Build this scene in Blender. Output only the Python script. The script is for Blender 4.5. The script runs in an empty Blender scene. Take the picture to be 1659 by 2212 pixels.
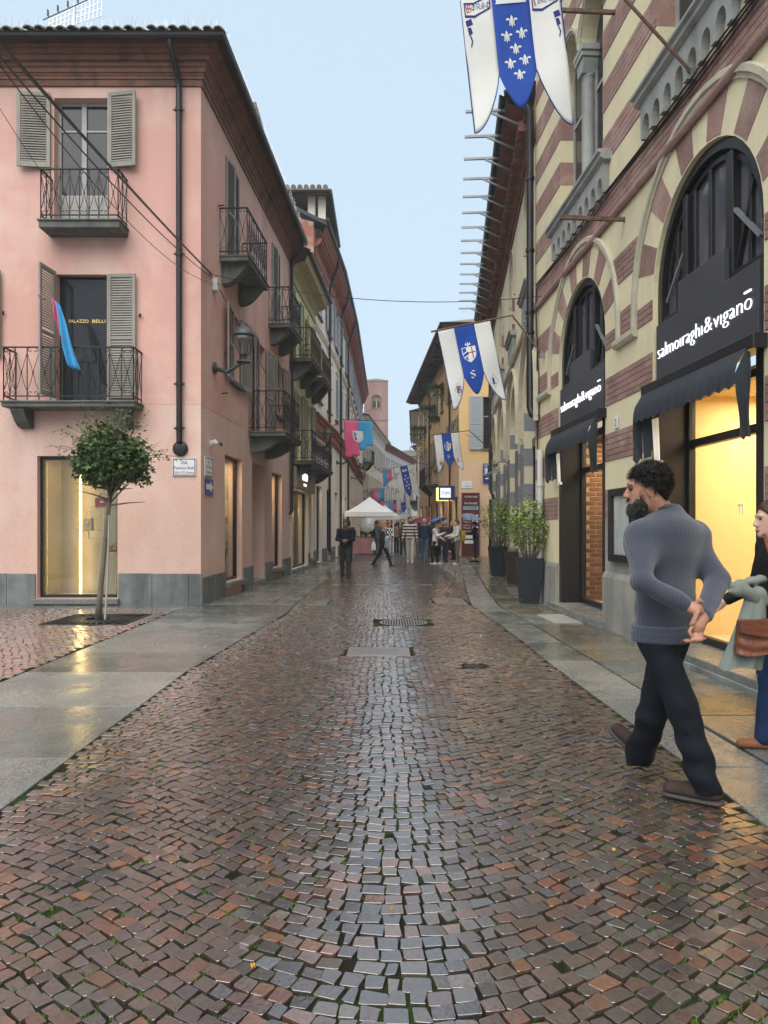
import bpy, bmesh, math, random
import numpy as np
from mathutils import Vector, Matrix
from mathutils.geometry import tessellate_polygon
random.seed(7); RNG = np.random.default_rng(7)
S = bpy.context.scene
C = S.collection
R = math.radians
PI = math.pi
# ------------------------------------------------------------------ camera
cam = bpy.data.cameras.new('camera'); camo = bpy.data.objects.new('camera', cam); C.objects.link(camo)
HC = 1.42                                   # eye height
camo.location = (0, 0, HC); camo.rotation_euler = (R(90), 0, 0)
cam.sensor_fit = 'VERTICAL'; cam.sensor_height = 36; cam.lens = 1538/2212*36
cam.shift_y = 32/2212; cam.clip_end = 2000; cam.clip_start = .05
S.camera = camo
S.render.resolution_x = 768; S.render.resolution_y = 1024
# ------------------------------------------------------------------ sky and sun
SUN_EL, SUN_AZ = 56, 196                    # degrees; behind the camera, a little to the left
W = bpy.data.worlds.new('World'); S.world = W; W.use_nodes = True
wn = W.node_tree.nodes; wl = W.node_tree.links
sky = wn.new('ShaderNodeTexSky'); sky.sky_type = 'NISHITA'; sky.sun_disc = False
sky.sun_elevation = R(SUN_EL); sky.sun_rotation = R(SUN_AZ); sky.air_density = 1.0; sky.dust_density = 4.0; sky.ozone_density = 2.0
bg = wn['Background']
wmix = wn.new('ShaderNodeMix'); wmix.data_type = 'RGBA'; wmix.inputs[0].default_value = .72
wmix.inputs[7].default_value = (3.55, 4.35, 4.95, 1)       # even overcast layer under the clear-sky model
wl.new(sky.outputs[0], wmix.inputs[6]); wl.new(wmix.outputs[2], bg.inputs[0]); bg.inputs[1].default_value = .079
sl = bpy.data.lights.new('sun', 'SUN'); sl.energy = 1.5; sl.angle = R(75); sl.color = (1, .96, .9)
so = bpy.data.objects.new('sun', sl); C.objects.link(so)
_az = R(SUN_AZ)
sdir = Vector((math.sin(_az)*math.cos(R(SUN_EL)), math.cos(_az)*math.cos(R(SUN_EL)), math.sin(R(SUN_EL))))
so.rotation_euler = sdir.to_track_quat('Z', 'Y').to_euler(); so.location = (-8, -10, 40)
S.view_settings.view_transform = 'Standard'; S.view_settings.look = 'None'
S.view_settings.exposure = 1.5; S.view_settings.gamma = 1
S.render.engine = 'CYCLES'

# ------------------------------------------------------------------ helpers
def PX(x, y, Y):                            # picture point (1659 x 2212 grid) at distance Y
    return Vector(((x-829.5)/1538*Y, Y, HC+(1138-y)/1538*Y))
def GR(x, y):                               # picture point on the ground
    Y = 1538*HC/(y-1138); return Vector(((x-829.5)/1538*Y, Y, 0))

class MB:
    def __init__(s): s.v = []; s.f = []; s.m = []
    def add(s, vs, fs, m=0):
        b = len(s.v); s.v.extend([tuple(p) for p in vs])
        for f in fs: s.f.append(tuple(i+b for i in f)); s.m.append(m)
        return s
    def box(s, x0, x1, y0, y1, z0, z1, m=0):
        if x0 > x1: x0, x1 = x1, x0
        if y0 > y1: y0, y1 = y1, y0
        if z0 > z1: z0, z1 = z1, z0
        return s.add([(x0,y0,z0),(x1,y0,z0),(x1,y1,z0),(x0,y1,z0),(x0,y0,z1),(x1,y0,z1),(x1,y1,z1),(x0,y1,z1)],
              [(0,3,2,1),(4,5,6,7),(0,1,5,4),(1,2,6,5),(2,3,7,6),(3,0,4,7)], m)
    def bar(s, a, b, w, h=None, m=0, up=(0,0,1)):
        a, b = Vector(a), Vector(b); h = h or w
        d = (b-a).normalized(); u = Vector(up)
        if abs(d.dot(u)) > .95: u = Vector((1,0,0)) if abs(d.x) < .9 else Vector((0,1,0))
        r = d.cross(u).normalized(); t = r.cross(d)
        r *= w/2; t *= h/2
        return s.add([a-r-t, a+r-t, a+r+t, a-r+t, b-r-t, b+r-t, b+r+t, b-r+t],
              [(0,1,2,3),(7,6,5,4),(0,4,5,1),(1,5,6,2),(2,6,7,3),(3,7,4,0)], m)
    def tube(s, pts, r, n=6, m=0, cap=True):
        pts = [Vector(p) for p in pts]; k = len(pts); rs = r if isinstance(r, (list, tuple)) else [r]*k
        b = len(s.v); pu = None
        for i, p in enumerate(pts):
            d = (pts[min(i+1,k-1)]-pts[max(i-1,0)]).normalized()
            if pu is None: pu = Vector((0,0,1)) if abs(d.z) < .9 else Vector((1,0,0))
            u = (pu-d*pu.dot(d)).normalized(); w = d.cross(u); pu = u
            for j in range(n):
                a = 2*PI*j/n; s.v.append(tuple(p+(u*math.cos(a)+w*math.sin(a))*rs[i]))
        for i in range(k-1):
            for j in range(n):
                s.f.append((b+i*n+j, b+i*n+(j+1)%n, b+(i+1)*n+(j+1)%n, b+(i+1)*n+j)); s.m.append(m)
        if cap:
            s.f.append(tuple(b+j for j in range(n))[::-1]); s.m.append(m)
            s.f.append(tuple(b+(k-1)*n+j for j in range(n))); s.m.append(m)
        return s
    def lathe(s, prof, c=(0,0,0), n=16, m=0, cap=True):
        b = len(s.v)
        for r, z in prof:
            for j in range(n):
                a = 2*PI*j/n; s.v.append((c[0]+r*math.cos(a), c[1]+r*math.sin(a), c[2]+z))
        k = len(prof)
        for i in range(k-1):
            for j in range(n):
                s.f.append((b+i*n+j, b+i*n+(j+1)%n, b+(i+1)*n+(j+1)%n, b+(i+1)*n+j)); s.m.append(m)
        if cap:
            s.f.append(tuple(b+j for j in range(n))[::-1]); s.m.append(m)
            s.f.append(tuple(b+(k-1)*n+j for j in range(n))); s.m.append(m)
        return s
    def prism(s, poly, y0, y1, m=0):        # polygon in (x,z) pushed along y
        n = len(poly)
        vs = [(x,y0,z) for x,z in poly]+[(x,y1,z) for x,z in poly]
        fs = [tuple(range(n)), tuple(range(2*n-1,n-1,-1))]+[(i,i+n,(i+1)%n+n,(i+1)%n) for i in range(n)]
        return s.add(vs, fs, m)
    def prismx(s, poly, x0, x1, m=0):       # polygon in (y,z) pushed along x
        n = len(poly)
        vs = [(x0,y,z) for y,z in poly]+[(x1,y,z) for y,z in poly]
        fs = [tuple(range(n-1,-1,-1)), tuple(range(n,2*n))]+[(i,(i+1)%n,(i+1)%n+n,i+n) for i in range(n)]
        return s.add(vs, fs, m)
    def prismz(s, poly, z0, z1, m=0):
        n = len(poly)
        vs = [(x,y,z0) for x,y in poly]+[(x,y,z1) for x,y in poly]
        fs = [tuple(range(n-1,-1,-1)), tuple(range(n,2*n))]+[(i,(i+1)%n,(i+1)%n+n,i+n) for i in range(n)]
        return s.add(vs, fs, m)
    def grid(s, fn, nu, nv, m=0):
        b = len(s.v)
        for i in range(nu+1):
            for j in range(nv+1): s.v.append(tuple(fn(i/nu, j/nv)))
        for i in range(nu):
            for j in range(nv):
                s.f.append((b+i*(nv+1)+j, b+(i+1)*(nv+1)+j, b+(i+1)*(nv+1)+j+1, b+i*(nv+1)+j+1)); s.m.append(m)
        return s
    def panel(s, outer, holes, y0, y1, m=0, mr=None):   # wall sheet in (x,z) with openings, faces -y
        mr = m if mr is None else mr
        loops = [outer]+holes
        flat = [p for l in loops for p in l]
        tri = tessellate_polygon([[Vector((x,z,0)) for x,z in l] for l in loops])
        n = len(flat)
        def o(t):
            a,b_,c_ = (flat[i] for i in t)
            return t if (b_[0]-a[0])*(c_[1]-a[1])-(b_[1]-a[1])*(c_[0]-a[0]) > 0 else t[::-1]
        tri = [o(tuple(t)) for t in tri]
        b = len(s.v)
        s.v.extend([(x,y0,z) for x,z in flat]+[(x,y1,z) for x,z in flat])
        for t in tri:
            s.f.append(tuple(b+i for i in t)); s.m.append(m)
            s.f.append(tuple(b+n+i for i in t[::-1])); s.m.append(m)
        k = 0
        for li, l in enumerate(loops):
            q = len(l)
            ar = sum(l[i][0]*l[(i+1)%q][1]-l[(i+1)%q][0]*l[i][1] for i in range(q))
            fl = (ar > 0) == (li == 0)
            for i in range(q):
                a, c_ = b+k+i, b+k+(i+1)%q
                f = (a, a+n, c_+n, c_); s.f.append(f if fl else f[::-1]); s.m.append(mr if li else m)
            k += q
        return s
    def build(s, name, mats, parent=None, fr=None, smooth=False, bevel=0, kind=None):
        me = bpy.data.meshes.new(name); me.from_pydata(s.v, [], s.f)
        for mt in (mats if isinstance(mats, (list, tuple)) else [mats]): me.materials.append(mt)
        if any(s.m): me.polygons.foreach_set('material_index', s.m)
        if smooth:
            me.polygons.foreach_set('use_smooth', [True]*len(me.polygons))
            if smooth != 1: me.set_sharp_from_angle(angle=R(smooth))
        me.update()
        return link(name, me, parent, fr, bevel, kind)
def link(name, me, parent=None, fr=None, bevel=0, kind=None):
    o = bpy.data.objects.new(name, me); C.objects.link(o)
    if parent is not None: o.parent = parent
    if fr is not None: o.location = fr[0]; o.rotation_euler = (0,0,fr[1]) if not isinstance(fr[1], (tuple, list)) else fr[1]
    if bevel:
        b = o.modifiers.new('bevel', 'BEVEL'); b.width = bevel; b.segments = 2; b.limit_method = 'ANGLE'
    if kind: o['kind'] = kind
    return o
def thing(name, label, cat, loc=(0,0,0), rot=0, group=None):
    o = bpy.data.objects.new(name, None); C.objects.link(o); o.empty_display_size = .2
    o.location = loc; o.rotation_euler = (0,0,rot) if not isinstance(rot, (tuple, list)) else rot
    return tag(o, label, cat, group)
def tag(o, label, cat, group=None):
    o['label'] = label; o['category'] = cat
    if group: o['group'] = group
    return o
def npmesh(name, V, F, mats, parent=None, fr=None, smooth=False, kind=None, cols=None, fm=None):
    """V (n,3) array, F (m,k) array of equal-sided faces"""
    me = bpy.data.meshes.new(name); V = np.asarray(V, np.float32); F = np.asarray(F, np.int32)
    n, (m, k) = len(V), F.shape
    me.vertices.add(n); me.vertices.foreach_set('co', V.ravel())
    me.loops.add(m*k); me.loops.foreach_set('vertex_index', F.ravel())
    me.polygons.add(m); me.polygons.foreach_set('loop_start', np.arange(0, m*k, k, dtype=np.int32))
    me.polygons.foreach_set('loop_total', np.full(m, k, np.int32))
    for mt in (mats if isinstance(mats, (list, tuple)) else [mats]): me.materials.append(mt)
    if fm is not None: me.polygons.foreach_set('material_index', np.asarray(fm, np.int32))
    me.polygons.foreach_set('use_smooth', np.full(m, bool(smooth)))
    me.update(calc_edges=True)
    if cols is not None:
        a = me.color_attributes.new('tint', 'FLOAT_COLOR', 'POINT')
        a.data.foreach_set('color', np.concatenate([np.asarray(cols, np.float32), np.ones((n,1), np.float32)], 1).ravel())
    return link(name, me, parent, fr, 0, kind)
def rect(x0, x1, z0, z1): return [(x0,z0),(x1,z0),(x1,z1),(x0,z1)]
def arch(cx, hw, z0, zs, n=20, rise=None):
    rise = rise or hw
    return [(cx-hw,z0),(cx+hw,z0)]+[(cx+hw*math.cos(PI*i/n), zs+rise*math.sin(PI*i/n)) for i in range(n+1)]
def text_polys(txt, size=1, bold=0, align='LEFT', shear=0, space=1):
    cu = bpy.data.curves.new('t', 'FONT'); cu.body = txt; cu.size = size; cu.offset = bold; cu.align_x = align; cu.shear = shear
    cu.space_character = space; cu.resolution_u = 3
    o = bpy.data.objects.new('t', cu)
    me = bpy.data.meshes.new_from_object(o)
    vs = [(v.co.x, v.co.y) for v in me.vertices]; fs = [tuple(p.vertices) for p in me.polygons]
    bpy.data.objects.remove(o); bpy.data.curves.remove(cu); bpy.data.meshes.remove(me)
    return vs, fs
def text(mb, txt, x, z, size, y, depth=.012, m=0, width=None, bold=0, align='LEFT', space=1, flip=False):
    """lettering on a wall that faces -y: raised by depth"""
    vs, fs = text_polys(txt, size, bold, 'LEFT', 0, space)
    if not vs: return mb
    x0 = min(v[0] for v in vs); x1 = max(v[0] for v in vs)
    k = (width/(x1-x0)) if width else 1
    off = {'LEFT': -x0*k, 'CENTER': -(x0+x1)/2*k}[align]
    b = len(mb.v); n = len(vs)
    mb.v.extend([(x+off+v[0]*k, y-depth, z+v[1]) for v in vs])
    for f in fs: mb.f.append(tuple(b+i for i in f)); mb.m.append(m)
    if depth > .006:                        # sides
        cnt = {}
        for f in fs:
            for i in range(len(f)):
                e = (f[i], f[(i+1)%len(f)]); cnt[e] = 1
        b2 = len(mb.v); mb.v.extend([(x+off+v[0]*k, y, z+v[1]) for v in vs])
        for (i, j) in cnt:
            if (j, i) not in cnt: mb.f.append((b+i, b2+i, b2+j, b+j)); mb.m.append(m)
    return mb
# ------------------------------------------------------------------ materials
def _nt(name):
    m = bpy.data.materials.new(name); m.use_nodes = True
    nt = m.node_tree; return m, nt, nt.nodes, nt.links, nt.nodes['Principled BSDF']
def _noise(nt, vec, scale, detail=4, rough=.55, stretch=None, dist=0):
    N = nt.nodes.new('ShaderNodeTexNoise'); N.inputs['Scale'].default_value = scale
    N.inputs['Detail'].default_value = detail; N.inputs['Roughness'].default_value = rough; N.inputs['Distortion'].default_value = dist
    if stretch:
        mp = nt.nodes.new('ShaderNodeMapping'); mp.inputs['Scale'].default_value = stretch
        nt.links.new(vec, mp.inputs[0]); vec = mp.outputs[0]
    nt.links.new(vec, N.inputs['Vector']); return N.outputs['Fac']
def _ramp(nt, fac, a, b, c0=0, c1=1):
    r = nt.nodes.new('ShaderNodeMapRange'); r.inputs[1].default_value = a; r.inputs[2].default_value = b
    r.inputs[3].default_value = c0; r.inputs[4].default_value = c1; nt.links.new(fac, r.inputs[0]); return r.outputs[0]
def _mix(nt, fac, a, b, mode='MIX'):
    x = nt.nodes.new('ShaderNodeMix'); x.data_type = 'RGBA'; x.blend_type = mode
    for s_, v in ((0, fac), (6, a), (7, b)):
        if hasattr(v, 'links'): nt.links.new(v, x.inputs[s_])
        elif s_ == 0: x.inputs[0].default_value = v
        else: x.inputs[s_].default_value = (*v[:3], 1)
    return x.outputs[2]
def _bump(nt, p, h, strength, dist=.01, prev=None):
    b = nt.nodes.new('ShaderNodeBump'); b.inputs['Strength'].default_value = strength; b.inputs['Distance'].default_value = dist
    nt.links.new(h, b.inputs['Height'])
    if prev: nt.links.new(prev, b.inputs['Normal'])
    nt.links.new(b.outputs[0], p.inputs['Normal']); return b.outputs[0]
def mat(name, c, c2=None, rough=.8, scale=1.5, bump=.15, bscale=60, metal=0, spec=.4, stain=None, streak=None, rand=0, rough2=None, rscale=3, speck=.12, obj=False, lo=.38, hi=.65, bdist=.006, coat=0):
    m, nt, nn, L, p = _nt(name)
    if obj: vec = nn.new('ShaderNodeTexCoord').outputs['Object']
    else: vec = nn.new('ShaderNodeNewGeometry').outputs['Position']
    c2 = c2 or tuple(x*.8 for x in c)
    col = _mix(nt, _ramp(nt, _noise(nt, vec, scale, 5, .6), lo, hi), c, c2)
    if stain: col = _mix(nt, _ramp(nt, _noise(nt, vec, stain[1], 6, .65, None, .6), stain[2], stain[3]), col, stain[0])
    if streak: col = _mix(nt, _ramp(nt, _noise(nt, vec, streak[1], 5, .6, (1,1,.12)), streak[2], streak[3], 0, streak[4] if len(streak) > 4 else .8), col, streak[0])
    if speck: col = _mix(nt, speck, col, _mix(nt, _ramp(nt, _noise(nt, vec, bscale*1.7, 2), .3, .7), (0,0,0), (1,1,1)), 'OVERLAY')
    if rand:
        oi = nn.new('ShaderNodeObjectInfo'); hs = nn.new('ShaderNodeHueSaturation')
        L.new(_ramp(nt, oi.outputs['Random'], 0, 1, 1-rand, 1+rand), hs.inputs['Value']); L.new(col, hs.inputs['Color']); col = hs.outputs[0]
    L.new(col, p.inputs['Base Color'])
    p.inputs['Roughness'].default_value = rough; p.inputs['Metallic'].default_value = metal
    p.inputs['Specular IOR Level'].default_value = spec; p.inputs['Coat Weight'].default_value = coat
    if rough2 is not None: L.new(_ramp(nt, _noise(nt, vec, rscale, 4, .6), .35, .65, rough, rough2), p.inputs['Roughness'])
    if bump: _bump(nt, p, _noise(nt, vec, bscale, 4, .6), bump, bdist)
    return m
def emis(name, c, s, base=(.8,.8,.8)):
    m, nt, nn, L, p = _nt(name); p.inputs['Base Color'].default_value = (*base, 1)
    p.inputs['Emission Color'].default_value = (*c, 1); p.inputs['Emission Strength'].default_value = s; return m
def glass(name, tint=(1,1,1), refl=1.0):
    m, nt, nn, L, p = _nt(name); nn.remove(p); out = nn['Material Output']
    t = nn.new('ShaderNodeBsdfTransparent'); t.inputs[0].default_value = (*tint, 1)
    g = nn.new('ShaderNodeBsdfGlossy'); g.inputs['Roughness'].default_value = .015
    fr = nn.new('ShaderNodeFresnel'); bf = nn.new('ShaderNodeNewGeometry'); L.new(_ramp(nt, bf.outputs['Backfacing'], 0, 1, 1.5, 1/1.5), fr.inputs[0])
    mx = nn.new('ShaderNodeMixShader'); L.new(_ramp(nt, fr.outputs[0], 0, 1, 0, refl), mx.inputs[0])
    L.new(t.outputs[0], mx.inputs[1]); L.new(g.outputs[0], mx.inputs[2]); L.new(mx.outputs[0], out.inputs[0]); return m
# ================================================================== the setting
def lin(tab):
    a = np.array(tab, float); return lambda y: float(np.interp(y, a[:,0], a[:,1]))
XL = lin([(0,-1.9),(7,-1.93),(9.5,-1.76),(11.5,-1.6),(14,-1.64),(25,-1.45),(40,-1.3),(60,-1.0),(75,0),(100,4)])
XR = lin([(0,1.8),(4.3,1.81),(7.5,1.72),(9.3,1.72),(12.85,1.58),(14.9,1.75),(27,2.88),(34,3.1),(55,2.3),(75,2.6),(100,7)])
WL = lambda Y: -4.032+.055*Y                # left house line
def wet(m, lo, hi, scale=2.2, a=.4, b=.62):
    nt = m.node_tree; p = nt.nodes['Principled BSDF']
    vec = nt.nodes.new('ShaderNodeNewGeometry').outputs['Position']
    nt.links.new(_ramp(nt, _noise(nt, vec, scale, 5, .6), a, b, lo, hi), p.inputs['Roughness']); return m
M_slab = wet(mat('wet_stone_slab', (.088,.098,.096), (.145,.15,.14), scale=1.1, bump=.25, bscale=35, rand=.22, spec=.55, stain=((.06,.066,.062),.9,.5,.7), speck=.3), .10, .36)
M_slabw = wet(mat('wet_ochre_slab', (.13,.115,.078), (.088,.09,.08), scale=.9, bump=.3, bscale=30, rand=.25, spec=.55, stain=((.18,.135,.066),1.3,.55,.72), speck=.3), .10, .36)
M_slabg = wet(mat('wet_pale_slab', (.16,.165,.152), (.115,.12,.116), scale=1.3, bump=.35, bscale=45, rand=.15, spec=.5, speck=.55), .16, .4)
M_dirt = mat('joint_soil', (.011,.009,.007), (.016,.018,.008), rough=.95, scale=1.7, bump=.5, bscale=90, spec=.1, stain=((.020,.045,.008),2.2,.5,.62))
M_gap = mat('slab_bed', (.03,.028,.025), rough=.8)
M_ground = mat('far_ground', (.09,.085,.08), rough=.6)
def stone_mat(name, attr=True):
    m, nt, nn, L, p = _nt(name)
    geo = nn.new('ShaderNodeNewGeometry').outputs['Position']
    a = nn.new('ShaderNodeAttribute'); a.attribute_name = 'tint'
    n1 = _noise(nt, geo, 55, 4, .65); n2 = _noise(nt, geo, 16, 3, .6)
    col = _mix(nt, .55, a.outputs['Color'], _mix(nt, _ramp(nt, n1, .3, .7), (.12,.11,.10), (.85,.8,.78)), 'OVERLAY')
    big = _noise(nt, geo, .55, 3, .5)
    col = _mix(nt, _ramp(nt, big, .45, .7, 0, .35), col, (.075,.06,.03))
    L.new(col, p.inputs['Base Color']); p.inputs['IOR'].default_value = 1.55; p.inputs['Coat Weight'].default_value = 1; p.inputs['Coat Roughness'].default_value = .14; p.inputs['Coat IOR'].default_value = 2.4; p.inputs['Specular Tint'].default_value = (1,1,1,1)
    L.new(_ramp(nt, n2, .3, .7, .34, .5), p.inputs['Roughness'])
    n3 = _noise(nt, geo, 130, 3, .7, (1,2.2,1)); b1 = _bump(nt, p, n2, .08, .008); b2 = _bump(nt, p, n1, .7, .005, b1); _bump(nt, p, n3, .7, .003, b2)
    cb = nn.new('ShaderNodeBump'); cb.inputs['Strength'].default_value = .38; cb.inputs['Distance'].default_value = .003; L.new(n1, cb.inputs['Height']); L.new(cb.outputs[0], p.inputs['Coat Normal'])
    return m
M_cob = stone_mat('wet_porphyry')
def far_cobble():
    m, nt, nn, L, p = _nt('far_paving')
    geo = nn.new('ShaderNodeNewGeometry').outputs['Position']
    v = nn.new('ShaderNodeTexVoronoi'); v.inputs['Scale'].default_value = 9; L.new(geo, v.inputs['Vector'])
    col = _mix(nt, _ramp(nt, v.outputs['Distance'], .1, .5), (.10,.075,.065), (.05,.042,.036))
    L.new(col, p.inputs['Base Color']); p.inputs['Roughness'].default_value = .3
    _bump(nt, p, v.outputs['Distance'], .4, .02); return m
M_farcob = far_cobble()

g = MB().box(-260, 260, -30, 420, -.3, -.06).build('ground', M_ground); g['kind'] = 'structure'
# road bed (the joints) and its stones
road = MB()
ys = [-1]+list(np.arange(1, 31, 1.0))
for a, b in zip(ys[:-1], ys[1:]):
    road.add([(XL(a)-.01,a,-.010),(XR(a)+.01,a,-.010),(XR(b)+.01,b,-.010),(XL(b)-.01,b,-.010)], [(0,1,2,3)])
roado = road.build('road', M_dirt); roado['kind'] = 'structure'; roado['label'] = 'wet porphyry cobbled street laid in wide arcs'
rf = MB()
ys = list(np.arange(30, 121, 3.0))
for a, b in zip(ys[:-1], ys[1:]): rf.add([(XL(a)-2.5,a,-.012),(XR(a)+2.5,a,-.012),(XR(b)+2.5,b,-.012),(XL(b)-2.5,b,-.012)], [(0,1,2,3)])
o = rf.build('far_road', M_farcob); o['kind'] = 'structure'

PAL = np.array([(.060,.042,.036),(.050,.039,.037),(.070,.046,.037),(.042,.033,.033),(.082,.039,.027),(.112,.045,.026),(.15,.062,.028),(.09,.068,.058),(.06,.054,.054),(.115,.074,.061)])
PRB = np.array([.19,.17,.16,.13,.11,.07,.035,.06,.045,.03])
HOLES = [(-.42,.30,7.83,8.4), (-.1,.68,10.2,10.95), (.82,1.02,7.18,7.38), (-1.62,-1.05,12.9,13.9), (.95,1.55,13.0,14.2), (-1.3,1.2,17.3,17.75)]
def arcs(x0, Wd, A, yk0, yk1, xa, xb, pitch, keep):
    """rows of stones following a wide arc; returns centre, angle, size for each stone"""
    xs = np.linspace(xa, xb, 400); t = np.clip((xs-x0)/Wd, -1, 1)
    yc = A*(1-np.cos(PI*t))/2; sl = A*PI/(2*Wd)*np.sin(PI*t)
    ds = np.sqrt(1+sl**2); s = np.concatenate([[0], np.cumsum((ds[1:]+ds[:-1])/2*np.diff(xs))])
    s -= np.interp(x0, xs, s)
    out = []
    drift = RNG.normal(0, .004, 200)
    for k in range(yk0, yk1):
        y0 = k*pitch
        wob = .006*math.sin(k*.7)+.004*math.sin(k*.23+1)
        n0 = int(s[0]/pitch)-1; n1 = int(s[-1]/pitch)+1
        idx = np.arange(n0, n1)
        sh = (k % 2)*pitch*.5*np.clip((abs(idx)-4)/10, 0, 1)
        b = idx*pitch + drift[idx % 200] + np.sin(k*.35+idx*.9)*.006 + wob + sh + RNG.normal(0, .0065, len(idx))
        for i in range(len(b)-1):
            sm = (b[i]+b[i+1])/2; w = b[i+1]-b[i]
            if not s[0] < sm < s[-1] or w < .045: continue
            x = np.interp(sm, s, xs); yy = y0+np.interp(x, xs, yc)+RNG.normal(0, .0035); ta = math.atan(np.interp(x, xs, sl))
            if keep(x, yy): out.append((x, yy, ta, w, pitch*math.cos(ta)))
    return np.array(out)
def stones(arr, n=8, gap=.0065):
    """vertex and quad arrays for all stones; each ring has n corners"""
    N = len(arr); x, y, a, w, d = arr.T
    ang = (np.arange(n)+.5)/n*2*PI
    if n == 8: ux = np.array([1,.85,-.85,-1,-1,-.85,.85,1.])*.5; uy = np.array([.84,1,1,.84,-.84,-1,-1,-.84])*.5
    else: ux = np.array([1,-1,-1,1.])*.5; uy = np.array([1,1,-1,-1.])*.5
    rw = (w-gap*RNG.uniform(.7,1.7,N))[:,None]; rd = (d-gap*RNG.uniform(.7,1.7,N))[:,None]
    jx = RNG.normal(0, .0022, (N,n))+np.repeat(RNG.normal(0,.0036,(N,4)),n//4,1); jy = RNG.normal(0, .0022, (N,n))+np.repeat(RNG.normal(0,.0036,(N,4)),n//4,1)
    bx = ux*rw+jx; by = uy*rd+jy
    lift = RNG.normal(0, .0022, N)[:,None]; tx = RNG.normal(0, .022, N)[:,None]; ty = RNG.normal(0, .022, N)[:,None]
    rings = []
    for k, z in ((1.0,-.03),(1.0,-.0045),(.99,-.001),(.965,0)):
        px = bx*k; py = by*k
        zz = z+lift+(px*tx+py*ty if z > -.02 else 0)
        ca, sa = np.cos(a)[:,None], np.sin(a)[:,None]
        rings.append(np.stack([x[:,None]+px*ca-py*sa, y[:,None]+px*sa+py*ca, zz+np.zeros((N,n))], 2))
    V = np.stack(rings, 1)                         # N,4,n,3
    i = np.arange(n); q = []
    for r in range(3): q.append(np.stack([r*n+i, r*n+(i+1)%n, (r+1)*n+(i+1)%n, (r+1)*n+i], 1))
    if n == 8: q.append(np.array([[24,25,26,31],[26,27,30,31],[27,28,29,30]]))
    else: q.append(np.array([[12,13,14,15]]))
    Q = np.concatenate(q)
    F = (np.arange(N)[:,None,None]*(4*n)+Q[None]).reshape(-1,4)
    ci = RNG.choice(len(PAL), N, p=PRB); col = PAL[ci]*RNG.uniform(.75,1.25,(N,1))*RNG.uniform(.93,1.07,(N,3))
    return V.reshape(N, -1, 3), F, Q, np.repeat(col[:,None,:], 4*n, 1)
def inhole(x, y): return any(a-.03 < x < b+.03 and c-.03 < y < d+.03 for a,b,c,d in HOLES)
PIT = .0715
A1 = arcs(.06, 1.95, .95, -6, 432, -2.0, 3.2, PIT, lambda x, y: .6 < y < 30 and XL(y)+.02 < x < XR(y)-.02 and not inhole(x, y))
A1 = A1[np.argsort(A1[:,1])]
vis = (abs(A1[:,0]) < A1[:,1]*.545) & (A1[:,1] > 1.98)
near = np.where(vis)[0][:300]; sel = np.zeros(len(A1), bool); sel[near] = True
V, F, Q, K = stones(A1[sel])
for i in range(len(V)):
    c = V[i].mean(0); c[2] = 0
    npmesh('cobblestone', V[i]-c, Q, M_cob, roado, (tuple(c), 0), smooth=False, cols=K[i])
for lo, hi, n, nm in ((0, 12, 8, 'cobblestones_near'), (12, 31, 4, 'cobblestones_far')):
    a = A1[(~sel) & (A1[:,1] >= lo) & (A1[:,1] < hi)]
    V, F, Q, K = stones(a, n)
    if lo == 0: V0, F0, K0 = V.reshape(-1,3), F, K.reshape(-1,3)
    else:
        Vb = np.concatenate([V0, V.reshape(-1,3)]); Fb = np.concatenate([F0, F+len(V0)]); Kb = np.concatenate([K0, K.reshape(-1,3)])
npmesh('cobblestones', Vb, Fb, M_cob, roado, None, kind='stuff', cols=Kb)
# the side square left of the slabs
sq = MB().add([(-14,4.5,-.010),(-3.45,4.5,-.010),(-3.45,12.36,-.010),(-14,12.36,-.010)], [(0,1,2,3)]).build('square_paving', M_dirt); sq['kind'] = 'structure'
A2 = arcs(-5.6, 2.1, .5, 40, 160, -8.8, -3.4, .088, lambda x, y: 5.2 < y < 12.33 and x < -3.56 and not (-5.0 < x < -3.76 and 10.3 < y < 11.54))
PAL = np.array([(.16,.075,.055),(.13,.07,.055),(.19,.085,.055),(.11,.065,.055),(.15,.10,.06)]); PRB = np.array([.3,.25,.2,.15,.1])
V, F, Q, K = stones(A2, 4, .008)
npmesh('cobblestones', V.reshape(-1,3), F, M_cob, sq, None, kind='stuff', cols=K.reshape(-1,3))
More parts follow.
